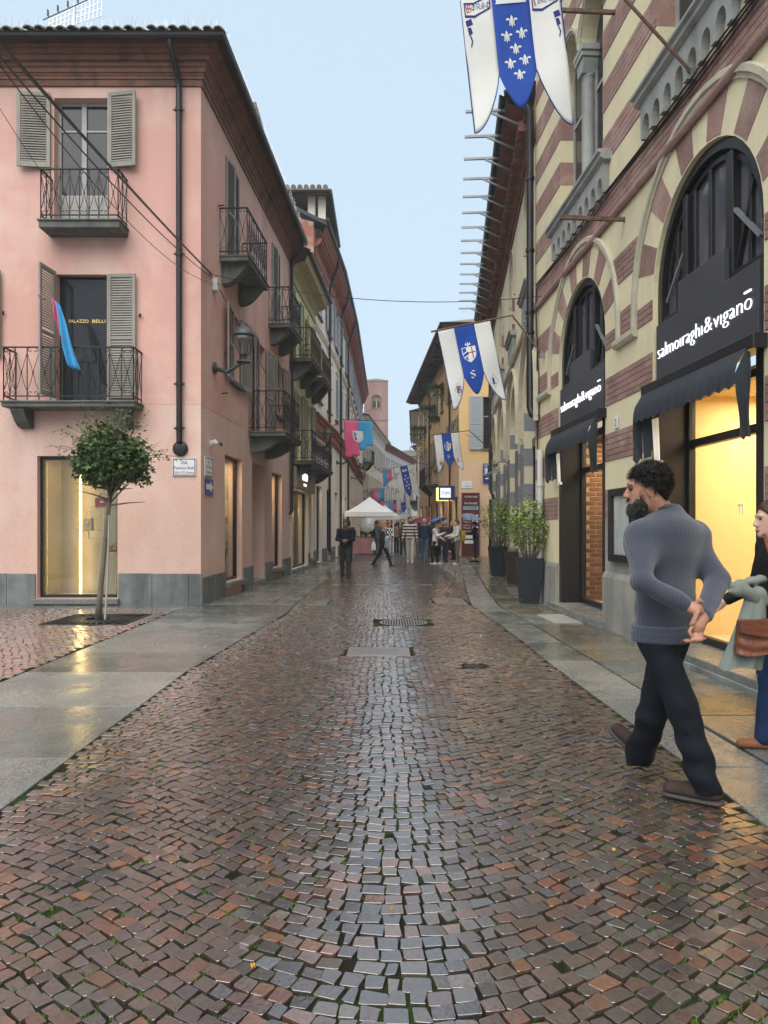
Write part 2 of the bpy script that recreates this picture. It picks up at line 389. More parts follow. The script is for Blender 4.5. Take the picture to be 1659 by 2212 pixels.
# moss and grass in the joints
def moss(A, n, ymax):
    w = np.exp(-A[:,1]/5)*(.25+np.clip(abs(A[:,0]-.1)-.35,0,1.3)); nz = np.sin(A[:,0]*2.7+1.3*np.sin(A[:,1]*1.1))*np.sin(A[:,1]*1.9+A[:,0])
    w = w*np.clip(nz+.55, .04, 2); w[A[:,1] > ymax] = 0; w /= w.sum()
    ids = RNG.choice(len(A), n, p=w); a = A[ids]
    side = RNG.integers(0, 2, n)
    lx = np.where(side, a[:,3]/2, RNG.uniform(-.5,.5,n)*a[:,3]); ly = np.where(side, RNG.uniform(-.5,.5,n)*a[:,4], a[:,4]/2)
    cx = a[:,0]+lx*np.cos(a[:,2])-ly*np.sin(a[:,2]); cy = a[:,1]+lx*np.sin(a[:,2])+ly*np.cos(a[:,2])
    nb = 7; cx = np.repeat(cx, nb)+RNG.normal(0,.006,n*nb); cy = np.repeat(cy, nb)+RNG.normal(0,.006,n*nb)
    th = RNG.uniform(0, 2*PI, n*nb); hh = RNG.uniform(.004,.016,n*nb)*np.repeat(RNG.choice([1,1,1,1.5],n),nb); bw = RNG.uniform(.0015,.004,n*nb)
    dx, dy = np.cos(th), np.sin(th); z = np.full(n*nb, -.012)
    P0 = np.stack([cx-dy*bw, cy+dx*bw, z], 1); P1 = np.stack([cx+dy*bw, cy-dx*bw, z], 1)
    lean = RNG.uniform(.2,.9,n*nb)
    P2 = np.stack([cx+dx*hh*lean, cy+dy*hh*lean, z+hh*.9+.004], 1)
    return np.stack([P0,P1,P2],1).reshape(-1,3), np.arange(n*nb*3).reshape(-1,3)
M_moss = mat('moss', (.05,.12,.015), (.09,.14,.02), rough=.7, scale=3, bump=0, spec=.3)
V, F = moss(A1, 7500, 14)
o = npmesh('moss', V, F, M_moss, None, None, kind='stuff'); tag(o, 'green moss and grass tufts growing between the cobbles', 'moss')
# a few pale scraps of litter and leaves
M_leafl = mat('dry_leaf', (.5,.28,.06), rough=.6, bump=0); M_paper = mat('paper_scrap', (.75,.74,.7), rough=.7, bump=0)
# ---- slabs
pave = MB().add([(-3.52,-1,-.034),(-1.8,-1,-.034),(-1.5,13,-.034),(-3.52,13,-.034)], [(0,1,2,3)]).add([(-3.6,13,-.034),(-1.4,13,-.034),(-.9,62,-.034),(-3.6,62,-.034)], [(0,1,2,3)]).add([(-12,12.3,-.034),(-3.4,12.3,-.034),(-3.4,13.05,-.034),(-12,13.05,-.034)], [(0,1,2,3)]).build('pavement_left', M_gap); pave['kind'] = 'structure'
def slab(parent, pts, mt, top=.004, gap=.009, tilt=.0015):
    c = Vector((sum(p[0] for p in pts)/4, sum(p[1] for p in pts)/4, 0))
    q = []
    for p in pts:
        d = Vector((p[0],p[1],0))-c; k = 1-gap/max(d.length,.05); q.append((d.x*k, d.y*k))
    mb = MB().prismz(q, -.05, 0)
    zt = [top+random.uniform(-tilt,tilt) for _ in range(4)]
    for i in range(4): x, y, z = mb.v[4+i]; mb.v[4+i] = (x, y, zt[i])
    return mb.build('paving_slab', mt, parent, (tuple(c),0), bevel=.005)
def strip(parent, fl, fr_, joints, mts, skew=.02):
    for a, b in zip(joints[:-1], joints[1:]):
        k = random.uniform(-skew, skew)
        slab(parent, [(fl(a),a),(fr_(a),a+k*0),(fr_(b),b),(fl(b),b)], random.choice(mts))
js = [.4,2.3,4.36,5.62,6.95,8.05,8.95,9.95,10.9,11.7,12.95]
strip(pave, lambda y: -3.5, lambda y: XL(y)-.004, js, [M_slab,M_slab,M_slabg])
js = [12.96]+[12.96+1.45*i+random.uniform(-.2,.2) for i in range(1,14)]
strip(pave, lambda y: XL(y)-.42, lambda y: XL(y)-.004, js, [M_slab])
js = [12.96]+[12.96+1.1*i+random.uniform(-.2,.2) for i in range(1,18)]
strip(pave, lambda y: max(WL(y)-.02, -3.6) if y < 26 else WL(26)+.0*y, lambda y: XL(y)-.425, js, [M_slab,M_slab,M_slabg])
strip(pave, lambda y: -3.0, lambda y: XL(y)-.02, list(np.arange(32.6,60,2.4)), [M_slab])
xs = [-3.5,-4.3,-5.3,-6.2,-7.4,-8.4,-9.6]
for a, b in zip(xs[:-1], xs[1:]): slab(pave, [(b,12.36),(a,12.36),(a,12.96),(b,12.96)], M_slab)
pavr = MB().add([(1.5,-1,-.034),(4.2,-1,-.034),(4.2,62,-.034),(1.5,13,-.034)], [(0,1,2,3)]).add([(2.5,27,-.034),(12,27,-.034),(12,62,-.034),(1.9,62,-.034)], [(0,1,2,3)]).build('pavement_right', M_gap); pavr['kind'] = 'structure'
XI = lin([(0,2.32),(4.6,2.28),(5.1,2.257),(6.5,2.22),(7.6,2.215),(9,2.17),(10.3,2.16),(12.8,2.05),(16.1,2.32),(26.2,3.24),(34,3.9)])
WR = lambda Y: (3.55-.042*Y) if Y < 13.9 else 2.97+.0936*(Y-13.9)
js = [.3,1.5,2.9,4.2,5.85,7.55,8.75,9.95,11.0,12.0,12.9,14.4,15.9,17.4,19,20.5,22,23.5,25,27,29,31,33]
strip(pavr, lambda y: XR(y)+.004, lambda y: XI(y), js, [M_slabg,M_slab,M_slabg] )
js = [.5,1.8,2.9,3.9,4.62,5.35,6.1,6.65,7.6,8.4,9.2,10.35,11.5,12.4,13.3,14.2,15.3,16.4,17.5,18.6,19.8,21,22.4,23.8,25.4,27,28.5]
for a, b in zip(js[:-1], js[1:]):
    wa, wb = WR(a)+.02, WR(b)+.02; ia, ib = XI(a)+.02, XI(b)+.02
    if a > 13 and random.random() < .6:
        ma, mb_ = (ia+wa)/2, (ib+wb)/2; h = random.uniform(.3,.7)*(b-a)+a; mh, wh = (ma+mb_)/2, (wa+wb)/2
        slab(pavr, [(ia,a),(ma,a),(mb_,b),(ib,b)], random.choice([M_slab,M_slabw,M_slabw]))
        slab(pavr, [(ma+.006,a),(wa,a),(wb,b),(mb_+.006,b)], random.choice([M_slab,M_slabw,M_slabg]))
    else: slab(pavr, [(ia,a),(wa,a),(wb,b),(ib,b)], random.choice([M_slabw,M_slabw,M_slab]))
js = [28.6,30,31.5,33,35]
for a, b in zip(js[:-1], js[1:]):
    for x0, x1 in ((3.95,5.2),(5.21,6.6),(6.61,8.2)): slab(pavr, [(x0,a),(x1,a),(x1,b),(x0,b)], random.choice([M_slabw,M_slab]))
# inset plates in the road
def inset(x0,x1,y0,y1,mt,n=1):
    for i in range(n):
        a = x0+(x1-x0)*i/n; b = x0+(x1-x0)*(i+1)/n; slab(roado, [(a,y0),(b,y0),(b,y1),(a,y1)], mt, .002)
inset(-1.62,-1.05,12.9,13.9,M_slab); inset(.95,1.55,13.0,14.2,M_slab,2); inset(-1.3,1.2,17.3,17.75,M_slab,5)
M_castw = mat('worn_cast_iron', (.16,.14,.135), (.12,.11,.105), rough=.3, bump=.6, bscale=60, spec=.6)
M_cast = mat('cast_iron', (.035,.035,.037), rough=.45, bump=.4, bscale=80, metal=.6)
mh = thing('manhole_cover', 'rectangular worn manhole cover with raised lettering set in the cobbles', 'manhole', (-.06,8.115,0))
MB().box(-.355,.355,-.28,.28,-.03,.002).build('plate', M_castw, mh, bevel=.006)
mb = MB()
for wd, x_, z_, w_ in (('CITTA',-.14,0,.2),('DI',.0,0,.05),('ALBA',.14,0,.16),('FOGNATURA',0,-.16,.42)):
    mb = MB(); text(mb, wd, x_, z_, .105, 0, .004, width=w_, align='CENTER'); mb.v = [(x, z+.04, .0025-y*.6) for x,y,z in mb.v]; mb.build('lettering', M_slabg, mh)
mb = MB().box(-.36,.36,-.285,-.281,-.01,.004)
mh = thing('drain_grate', 'round iron drain grate with parallel slots set in the cobbles', 'grate', (.29,10.57,0))
mb = MB(); n = 32
ring = [(.36*math.cos(2*PI*i/n), .36*math.sin(2*PI*i/n)) for i in range(n)]; ri = [(x*.9,y*.9) for x,y in ring]
for i in range(n):
    j = (i+1)%n; mb.add([(*ring[i],.003),(*ring[j],.003),(*ri[j],.003),(*ri[i],.003)], [(0,1,2,3)])
for i in range(17):
    x = -.32+.04*i; h = math.sqrt(max(.001,.325**2-x*x)); mb.box(x-.011,x+.011,-h,h,-.02,.002)
mb.build('grate_bars', M_castw, mh); MB().lathe([(.36,-.03),(.36,-.022)], n=24).build('pit', M_gap, mh)
mh = thing('valve_cover', 'small round iron valve cover sunk in a ring of cobbles', 'valve cover', (.92,7.28,0))
MB().lathe([(.1,-.03),(.1,-.004),(.085,0),(.03,.001)], n=20).build('lid', M_cast, mh, smooth=40)
# pale rubber mat grille by the shop step
M_alu = mat('aluminium', (.55,.55,.53), rough=.35, metal=.6, bump=.05)
mt_ = thing('door_mat', 'pale metal grille mat lying on the paving beside the shop step', 'mat', (2.74,10.95,.004), R(2.4))
MB().box(-.27,.27,-.5,.5,.003,.006).build('frame', M_alu, mt_)
mb = MB()
for i in range(20): mb.box(-.255,.255,-.485+.0495*i,-.455+.0495*i,.006,.013)
mb.build('bars', M_alu, mt_)
# ================================================================== building kit
M_glass = glass('window_glass', (.93,.95,.95), 1.0)
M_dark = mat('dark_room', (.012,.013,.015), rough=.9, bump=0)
M_pane = mat('dark_pane', (.016,.018,.020), (.028,.03,.032), rough=.05, scale=.8, bump=0, spec=.35, speck=0)
M_iron = mat('black_iron', (.018,.018,.02), (.03,.028,.026), rough=.5, bump=.2, metal=.3)
M_pipe = mat('pipe_metal', (.022,.02,.022), (.035,.03,.03), rough=.42, bump=.1, metal=.4)
M_shut = mat('grey_shutter', (.27,.26,.22), (.21,.20,.175), rough=.7, scale=3, bump=.3, bscale=80, rand=.1)
M_wood = mat('grey_wood', (.36,.34,.31), (.28,.27,.25), rough=.6, scale=5, bump=.2)
M_slabst = mat('balcony_stone', (.13,.135,.12), (.09,.095,.085), rough=.85, scale=3, bump=.5, bscale=45, streak=((.05,.055,.05),4,.5,.68))
M_granite = mat('granite_dado', (.125,.135,.13), (.18,.19,.18), rough=.55, scale=5, bump=.4, bscale=90, rand=.2, speck=.5, streak=((.06,.065,.065),3,.5,.7))
M_frame = mat('black_frame', (.014,.014,.015), rough=.35, bump=.05)
M_tile = mat('clay_tile', (.16,.12,.09), (.10,.09,.075), rough=.85, scale=9, bump=.5, bscale=50, rand=.3)
M_brickd = mat('cornice_brick', (.21,.095,.062), (.16,.08,.058), rough=.85, scale=3, bump=.5, bscale=50, rand=.18, streak=((.07,.045,.038),3,.5,.7))
M_terra = mat('terracotta', (.30,.10,.065), (.22,.08,.055), rough=.8, scale=4, bump=.5, bscale=40)
def shutter(B, fr, x, w, z0, z1, ang=0, hinge='L', y=-.03, mt=None, mid=True):
    """one louvred leaf hinged at x; 'L': it reaches towards +x; ang swings it out of the wall plane"""
    mt = mt or M_shut; s = 1 if hinge == 'L' else -1; t = .035; H = z1-z0
    ca, sa = math.cos(fr[1]), math.sin(fr[1])
    loc = (fr[0][0]+x*ca-y*sa, fr[0][1]+x*sa+y*ca, fr[0][2]+z0)
    mb = MB(); f = .065
    def b(x0,x1,y0,y1,za,zb): mb.box(s*x0, s*x1, y0, y1, za, zb)
    b(0,f,-t,0,0,H); b(w-f,w,-t,0,0,H); b(f,w-f,-t,0,0,f*1.4); b(f,w-f,-t,0,H-f,H)
    if mid: b(f,w-f,-t,0,H*.47,H*.47+f)
    o = mb.build('shutter', mt, B, (loc, fr[1]-s*ang), bevel=.004)
    lv = MB(); n = max(6, int((H-.15)/.045))
    for i in range(n):
        z = .1+(H-.17)*i/n
        if mid and H*.455 < z < H*.47+f: continue
        lv.add([(s*f,-t+.003,z),(s*(w-f),-t+.003,z),(s*(w-f),-.004,z+.042),(s*f,-.004,z+.042),(s*f,-t+.003,z+.006),(s*(w-f),-t+.003,z+.006),(s*(w-f),-.004,z+.048),(s*f,-.004,z+.048)],
               [(0,1,2,3),(7,6,5,4),(0,4,5,1),(2,6,7,3)])
    q = lv.build('louvres', mt, o, kind='stuff'); return o
def scroll(mb, c, r, a0, a1, plane='x', t=.007, y=0):
    pts = []
    for i in range(9):
        k = i/8; a = a0+(a1-a0)*k; rr = r*(1-.55*k)
        pts.append((c[0]+rr*math.cos(a), y, c[1]+rr*math.sin(a)))
    mb.tube(pts, t, 4)
def rail_run(mb, L, h, mode='lens', mod=.19, th=.014):
    """railing in the local x-z plane, from x=0 to L"""
    mb.box(0, L, -.018, .018, h-.022, h); mb.box(0, L, -.012, .012, .07, .088)
    n = max(1, round(L/mod)); d = L/n
    for i in range(n+1):
        x = i*d; mb.box(x-th/2, x+th/2, -th/2, th/2, .0, h)
    if mode == 'plain': 
        for i in range(n): mb.box((i+.5)*d-th/2, (i+.5)*d+th/2, -th/2, th/2, .07, h)
        return
    for i in range(n):
        x = i*d
        for sgn in (0, 1):
            xa, xb = (x, x+d) if sgn == 0 else (x+d, x)
            pts = [(xa,0,h-.1),(xa*.7+xb*.3,0,h*.66),(xa*.5+xb*.5,0,h*.5+.02)]
            mb.tube(pts, th*.4, 4); pts = [(xa,0,.16),(xa*.7+xb*.3,0,h*.34),(xa*.5+xb*.5,0,h*.5+.02)]; mb.tube(pts, th*.4, 4)
        mb.box(x+d/2-th*.7, x+d/2+th*.7, -th*.7, th*.7, h*.5, h*.5+.04)
        if i % 2 == 0:
            for sg in (-1, 1):
                scroll(mb, (x+d/2+sg*d*.25, h-.065), .042, PI/2, PI/2-sg*5.2, t=.006)
                scroll(mb, (x+d/2+sg*d*.25, .13), .042, -PI/2, -PI/2+sg*5.2, t=.006)
        if mode == 'ornate':
            for zz in (.3,.5,.7): scroll(mb, (x+d/2, zz*h), d*.36, 0, 5.5, t=.006)
def balcony(B, fr, x0, x1, dep, z, h=.95, th=.11, corbels=(), mode='lens', cd=None, ch=.34, mt=None, screen=None, mod=.19):
    mt = mt or M_slabst
    mb = MB().box(x0, x1, -dep, .0, z-th, z); mb.box(x0-.02, x1+.02, -dep-.03, .0, z-.035, z-.003)
    o = mb.build('balcony', mt, B, fr, bevel=.01)
    for cx in corbels:
        cd_ = cd or dep*.85; w = .12
        pr = [(0,-th+z),(-cd_,-th+z),(-cd_,-th+z-.06)]+[(-cd_*(1-.9*t)-.0, z-th-.06-(ch-.06)*math.sin(t*PI/2)) for t in (.25,.5,.75,1)]+[(0,z-th-ch)]
        MB().prismx([(y,zz) for y,zz in pr], cx-w, cx+w).build('corbel', mt, o, bevel=.01)
    r = MB(); e = .03
    rail_run(r, x1-x0-2*e, h, mode, mod); r.v = [(x+x0+e, y-dep+e, zz+z) for x,y,zz in r.v]
    for xx in (x0+e, x1-e):
        q = MB(); rail_run(q, dep-e, h, mode, mod); r.add([(xx, -dep+e+x, zz+z) for x,y,zz in [(p[0], p[1], p[2]) for p in q.v]] if False else [(xx+p[1], -dep+e+p[0], p[2]+z) for p in q.v], q.f)
    r.build('railing', M_iron, o)
    if screen:
        s = MB(); L = x1-x0
        s.box(x0+.02, x1-.02, -dep+e+.02, -dep+e+.035, z+.05, z+h-.02); s.build('reed_screen', screen, o)
    return o
def casement(B, fr, x0, x1, z0, z1, dep=.16, mt=None, leaves=2, cross=(.62,), solid=0, y=None, pane=None, w=.06):
    """window or glazed door set back in its opening: frame, panes"""
    mt = mt or M_wood; y = dep if y is None else y
    mb = MB().box(x0,x0+w,y,y+.06,z0,z1).box(x1-w,x1,y,y+.06,z0,z1).box(x0+w,x1-w,y,y+.06,z1-w,z1).box(x0+w,x1-w,y,y+.06,z0,z0+w)
    W_ = (x1-x0-2*w)/leaves
    for i in range(1, leaves): mb.box(x0+w+W_*i-w*.75, x0+w+W_*i+w*.75, y-.012, y+.05, z0+w, z1-w)
    for c in cross: mb.box(x0+w, x1-w, y+.004, y+.05, z0+(z1-z0)*c-.018, z0+(z1-z0)*c+.018)
    if solid:
        zt = z0+w+(z1-z0)*solid; mb.box(x0+w,x1-w,y+.012,y+.045,z0+w,zt)
        for i in range(leaves):
            a = x0+w+W_*i+.09; b = a+W_-.18
            mb.box(a,b,y+.002,y+.03,z0+w+.08,z0+w+(zt-z0-w)*.45); mb.box(a,b,y+.002,y+.03,z0+w+(zt-z0-w)*.55,zt-.05)
    o = mb.build('window', mt, B, fr, bevel=.004)
    for i in range(leaves):
        MB().box(x0+w+W_*i+.01, x0+w+W_*(i+1)-.01, y+.022, y+.03, z0+w+((z1-z0)*solid if solid else 0), z1-w).build('pane', pane or M_pane, o)
    return o
def pipe_run(B, fr, pts, r=.05, mt=None, clamps=(), name='downpipe'):
    mb = MB().tube(pts, r, 10)
    for z in clamps:
        p = None
        for a, b in zip(pts[:-1], pts[1:]):
            if min(a[2],b[2]) <= z <= max(a[2],b[2]) and abs(a[2]-b[2]) > .01:
                t = (z-a[2])/(b[2]-a[2]); p = [a[i]+(b[i]-a[i])*t for i in range(3)]
        if p: mb.lathe([(r*1.25,-.03),(r*1.25,.03)], p, 10); mb.box(p[0]-r*1.9,p[0]+r*1.9,p[1]-.006,p[1]+.006,p[2]-.014,p[2]+.014)
    return mb.build(name, mt or M_pipe, B, fr, smooth=50)
def eave(B, path, prof, mt, name='cornice', zoff=0):
    """sweep a (out,z) profile round a list of (point, outward) corners"""
    mb = MB(); n = len(prof); b = 0
    for p, o in path:
        for q, z in prof: mb.v.append((p[0]+o[0]*q, p[1]+o[1]*q, z+zoff))
    for i in range(len(path)-1):
        for j in range(n-1):
            mb.f.append((i*n+j, (i+1)*n+j, (i+1)*n+j+1, i*n+j+1)); mb.m.append(0)
    return mb.build(name, mt, B, smooth=False)
def gutter(B, path, out, z, r=.075, name='gutter'):
    prof = [(out+r+r*math.cos(a), z+r*math.sin(a)) for a in np.linspace(PI, 2*PI, 7)]
    prof = prof+[(out+2*r+.012, z+.012), (out+2*r-.01, z+.02), (out+r, z-.02), (out, z)]
    return eave(B, path, prof, M_pipe, name)
# ================================================================== pink house on the left
M_pink = mat('pink_render', (.61,.335,.285), (.575,.32,.265), rough=.9, scale=.7, bump=.25, bscale=70, stain=((.64,.44,.36),.6,.44,.64), streak=((.45,.265,.22),1.1,.44,.72,.6), speck=.2)
M_peach = mat('peach_render', (.60,.40,.33), (.575,.37,.295), rough=.9, scale=.8, bump=.25, bscale=70, stain=((.64,.47,.40),.6,.46,.66), streak=((.45,.30,.25),1.1,.44,.72,.6), speck=.2)
HC_ = (-3.33, 12.95)
house = thing('pink_house', 'pink rendered corner house with iron balconies, louvred shutters and lit shop windows', 'house', (HC_[0],HC_[1],0))
FF = ((0,0,0), 0.0); ang = math.atan2(1,.055); FS = ((0,0,0), ang)
LW = 8.66
def two_tone(B, fr, xa, xb, zt, zb, holes, rev, nm, thick=.3):
    """upper and lower render with a colour change at zb"""
    hu, hl = [], []
    for h in holes:
        z0 = min(p[1] for p in h); z1 = max(p[1] for p in h)
        (hu if z0 >= zb-.02 else hl).append(h)
    hu = [[(x, max(z, zb+.003)) for x,z in h] for h in hu]
    MB().panel(rect(xa,xb,zb,zt), [h if min(p[1] for p in h) > zb+.004 else [(x,z if z > zb+.004 else zb+.006) for x,z in h] for h in hu], 0, thick).build('wall', M_pink, B, fr)
    MB().panel(rect(xa,xb,0,zb-.001), [[(x,max(z,.006)) for x,z in h] for h in hl], .003, thick).build('wall', M_peach, B, fr)
D1 = (-2.67,-1.70,6.85,9.22); D2 = (-2.63,-1.71,3.66,6.01); SW = (-2.98,-1.52,.12,2.71); D3 = (-5.05,-4.15,4.5,6.07)
two_tone(house, FF, -9, 0, 9.7, 3.65, [rect(*D1), rect(*D2), rect(*SW), rect(*D3)], .25, 'front')
SA = (1.6,2.6,6.83,9.0); SB = (6.05,7.05,6.83,9.0); SCw = (2.08,2.68,4.5,5.95); SD = (4.4,5.25,3.66,5.95); SE = (6.85,7.45,4.5,5.95)
G1 = (1.57,2.95,.27,2.91); G2 = (3.9,5.2,.1,2.95); G3 = (6.1,7.45,.3,2.9)
two_tone(house, FS, 0.0, LW, 9.7, 3.65, [rect(*q) for q in (SA,SB,SCw,SD,SE,G1,G2,G3)], .25, 'side')
# stone dado: single slabs
def dado(B, fr, xa, xb, h, skips, w=.62, y=-.035):
    x = xa
    while x < xb-.02:
        e = min(x+w*random.uniform(.85,1.2), xb)
        if xb-e < .2: e = xb
        for s0, s1 in skips:
            if x < s0 < e: e = s0
            if s0-.001 <= x < s1: x = s1; e = min(x+w, xb)
        if x >= xb-.02: break
        c = (x+e)/2
        MB().box(x-c+.003, e-c-.003, y, .0, -.03, h+random.uniform(-.006,.006)).build('dado_slab', M_granite, B, (tuple(Vector(fr[0])+Matrix.Rotation(fr[1],3,'Z')@Vector((c,0,0))), fr[1]), bevel=.006)
        x = e
dado(house, FF, -9, .035, .57, [(SW[0]-.02,SW[1]+.02)])
dado(house, FS, 0, LW, .5, [(G1[0],G1[1]),(G2[0],G2[1]),(G3[0],G3[1])])
# brick cornice (stepped courses), gutter, tiles
so_ = Vector((math.sin(ang), -math.cos(ang), 0))      # outward of the side wall
far_ = Vector((math.cos(ang), math.sin(ang), 0))*LW
path = [((-9,0), (0,-1)), ((0,0), (so_.x+.0, -1+so_.y)), ((far_.x,far_.y), (so_.x,so_.y))]
prof = [(0,9.42),(.03,9.42),(.03,9.53),(.055,9.53),(.055,9.58),(.075,9.60),(.075,9.63),(.10,9.63),(.10,9.70),(.135,9.72),(.135,9.79),(.20,9.79),(.20,9.87),(.27,9.88),(.27,9.95),(.36,9.95),(.36,10.02),(.40,10.03),(.40,10.08)]
eave(house, path, prof, M_brickd, 'cornice')
# brick faces of the cornice's flat courses
def cornice_bricks(B, fr, xa, xb, y, z0, z1, pal):
    n = int((xb-xa)/.27); sh = MB().box(-.13,.13,-.006,.0,0,z1-z0-.008)
    me = None
    for i in range(n):
        x = xa+(i+.5)*(xb-xa)/n; p = Vector(fr[0])+Matrix.Rotation(fr[1],3,'Z')@Vector((x,y,z0+.004))
        if me is None: o = sh.build('brick', M_brickd, B, (tuple(p), fr[1])); me = o.data
        else: link('brick', me, B, (tuple(p), fr[1]))
cornice_bricks(house, FF, -4.6, -.05, -.032, 9.42, 9.53, None); cornice_bricks(house, FF, -4.6, .0, -.137, 9.72, 9.79, None)
gutter(house, path, .40, 10.02)
rp = [(p, (o[0],o[1])) for p, o in path]
eave(house, rp, [(.50,10.09),(0,10.33),(-2.6,11.3)], M_tile, 'roof')
tm = MB(); tl = .42
prof_t = [(.085*math.cos(a), .062*math.sin(a)) for a in np.linspace(0, PI, 7)]
for k in range(2):
    for x, z in prof_t: tm.v.append((x*(1-.12*k), -.58+tl*k, 10.075+z+.20*k))
for j in range(6): tm.f.append((j+1, j, 7+j, 8+j)); tm.m.append(0)
tm.add([(x,-.58,10.075+z) for x,z in prof_t]+[(x*.8,-.579,10.07+z*.72) for x,z in prof_t], [(j,j+1,8+j,7+j) for j in range(6)])
tme = None
for i in range(44):
    x = .44-.195*i
    if tme is None: o = tm.build('roof_tile', M_tile, house, ((x,0,0),0)); so2 = o.modifiers.new('s','SOLIDIFY'); so2.thickness = .012; tme = o.data
    else: o = link('roof_tile', tme, house, ((x,random.uniform(-.02,.02),random.uniform(-.012,.012)),random.uniform(-.03,.03))); so2 = o.modifiers.new('s','SOLIDIFY'); so2.thickness = .012
# dormer-like raised end of the roof behind the corner
mb = MB().box(-2.6,-.55,4.6,5.4,10.2,12.2); mb.build('roof_turret', M_pink, house, FS if False else ((.35,.9,0),0))
eave(house, [((-2.25,5.5),(0,-1)),((-.2,5.5),(1,-1)),((-.2,6.4),(1,0))], [(0,11.95),(.06,11.98),(.06,12.05),(.14,12.1),(.2,12.2),(.26,12.2),(.26,12.28),(0,12.3)], M_brickd, 'turret_cornice')
mb = MB(); rail_run(mb, 1.6, .9, 'plain', .16); mb.v = [(.02+.03*x, 6.5+x, z+10.35) for x,y,z in mb.v]; mb.build('roof_railing', M_iron, house)
# bird spikes along the gutter
sp = MB()
for i in range(150):
    x = .45-.055*i; a = random.uniform(-.3,.3); l = random.uniform(.1,.19)
    sp.bar((x,-.5,10.14), (x+a*.2,-.5+random.uniform(-.06,.06),10.14+l), .0035)
for i in range(110):
    s = i*.07; p = far_.normalized()*s+so_*.52
    sp.bar((p.x,p.y-.3,10.12), (p.x+random.uniform(-.05,.05),p.y-.3,10.12+random.uniform(.09,.17)), .0035)
sp.build('bird_spikes', M_alu, house, kind='stuff')
# upper balcony door, shutters and small balcony
casement(house, FF, *D1, dep=.16, solid=.26, cross=(.78,))
shutter(house, FF, -2.72, .58, 7.93, 9.28, .10, 'R', mid=False); shutter(house, FF, -1.66, .53, 7.93, 9.28, .16, 'L', mid=False)
balcony(house, FF, -2.74, -1.32, .45, 6.83, .9, .15, (), mod=.18)
# lower balcony door: dark glass with gilt letters
mb = MB().box(D2[0],D2[1],.14,.17,D2[2],D2[3]); dg = mb.build('door', M_pane, house, FF)
M_gilt = mat('gilt', (.75,.55,.2), rough=.3, metal=.8, bump=0)
for wd, x_, w_ in (('PALAZZO',-.13,.36),('BELLI',.24,.24)):
    t = MB(); text(t, wd, (D2[0]+D2[1])/2+.02+x_, 5.17, .085, .138, .004, width=w_, align='CENTER'); t.build('lettering', M_gilt, dg)
shutter(house, FF, -1.68, .52, 3.75, 6.0, .05, 'L'); shutter(house, FF, -2.65, .5, 3.75, 6.05, R(84), 'R')
balcony(house, FF, -3.39, -1.05, .46, 3.64, .95, .11, (-3.15,-1.33), mod=.2, ch=.33)
shutter(house, FF, -4.13, .52, 4.5, 6.07, .04, 'L'); MB().box(D3[0],D3[1],.14,.17,D3[2],D3[3]).build('window', M_pane, house, FF)
# side wall: closed shutters with balconies
for q in (SA, SB):
    w = (q[1]-q[0])/2
    shutter(house, FS, q[0], w-.01, q[2]+.05, q[3], .12, 'L', y=.0); shutter(house, FS, q[1], w-.01, q[2]+.05, q[3], .06, 'R', y=.0)
    MB().box(q[0],q[1],.2,.22,q[2],q[3]).build('window', M_pane, house, FS)
balcony(house, FS, 1.17, 3.0, .58, 6.81, .95, .12, (1.45,2.75), ch=.4, mod=.19)
balcony(house, FS, 5.66, 7.37, .57, 6.75, .95, .12, (5.95,7.1), ch=.4, mod=.19)
balcony(house, FS, 3.54, 5.63, .86, 3.64, .94, .12, (3.85,5.35), ch=.36, mod=.2)
for q in (SCw, SE, SD):
    MB().box(q[0],q[1],.2,.22,q[2],q[3]).build('window', M_pane, house, FS)
    shutter(house, FS, q[0]-.02, .66, q[2]-.05, q[3]+.02, .1, 'R'); shutter(house, FS, q[1]+.02, .66, q[2]-.05, q[3]+.02, .1, 'L')
for q in (SCw, SE): MB().box(q[0]-.12,q[1]+.12,-.1,.15,q[2]-.09,q[2]-.003).build('window_sill', M_slabst, house, FS, bevel=.008)
# iron shutter stays poking out of the side wall
mb = MB()
for s_, z in ((1.1,7.75),(3.25,7.6),(1.5,4.95),(1.35,4.1),(5.2,7.5),(7.9,7.4),(3.4,5.6)): mb.bar((s_,0,z),(s_-.03,-.13,z),.02)
for x, z in ((-3.2,5.3),(-1.12,5.25),(-4.0,7.1),(-.2,6.55),(-.12,5.6)): mb.bar((x,0,z),(x+.03,-.08,z+.01),.025)
mb.build('wall_hooks', M_iron, house, FF, kind='stuff') if False else None
for i, (s_, z) in enumerate(((1.1,7.75),(3.25,7.6),(1.5,4.95),(1.35,4.1),(5.2,7.5))): MB().bar((s_,0,z),(s_-.03,-.13,z),.02).build('iron_stay', M_iron, house, FS)
for x, z in ((-3.6,5.3),(-1.12,5.25)): MB().bar((x,0,z),(x+.05,-.08,z+.01),.028).build('iron_stay', M_iron, house, FF)
# downpipes
pipe_run(house, FF, [(-.42,-.47,9.98),(-.42,-.47,9.82),(-.39,-.30,9.68),(-.385,-.1,9.5),(-.375,-.09,9.3),(-.37,-.08,2.95)], .055, None, (8.95,6.35,4.0,3.2))
MB().lathe([(.14,-.02),(.135,.03),(.11,.05),(.07,.06)], n=20).build('pipe_rose', M_pipe, house, ((-.37,-.01,2.84),(R(90),0,0)), smooth=40)
pipe_run(house, FS, [(8.35,-.45,9.95),(8.35,-.45,9.75),(8.4,-.3,9.6),(8.5,-.1,9.45),(8.55,-.08,9.2),(8.55,-.08,1.9),(8.5,-.02,1.8)], .05, None, (8.2,6.4,4.6,2.6))
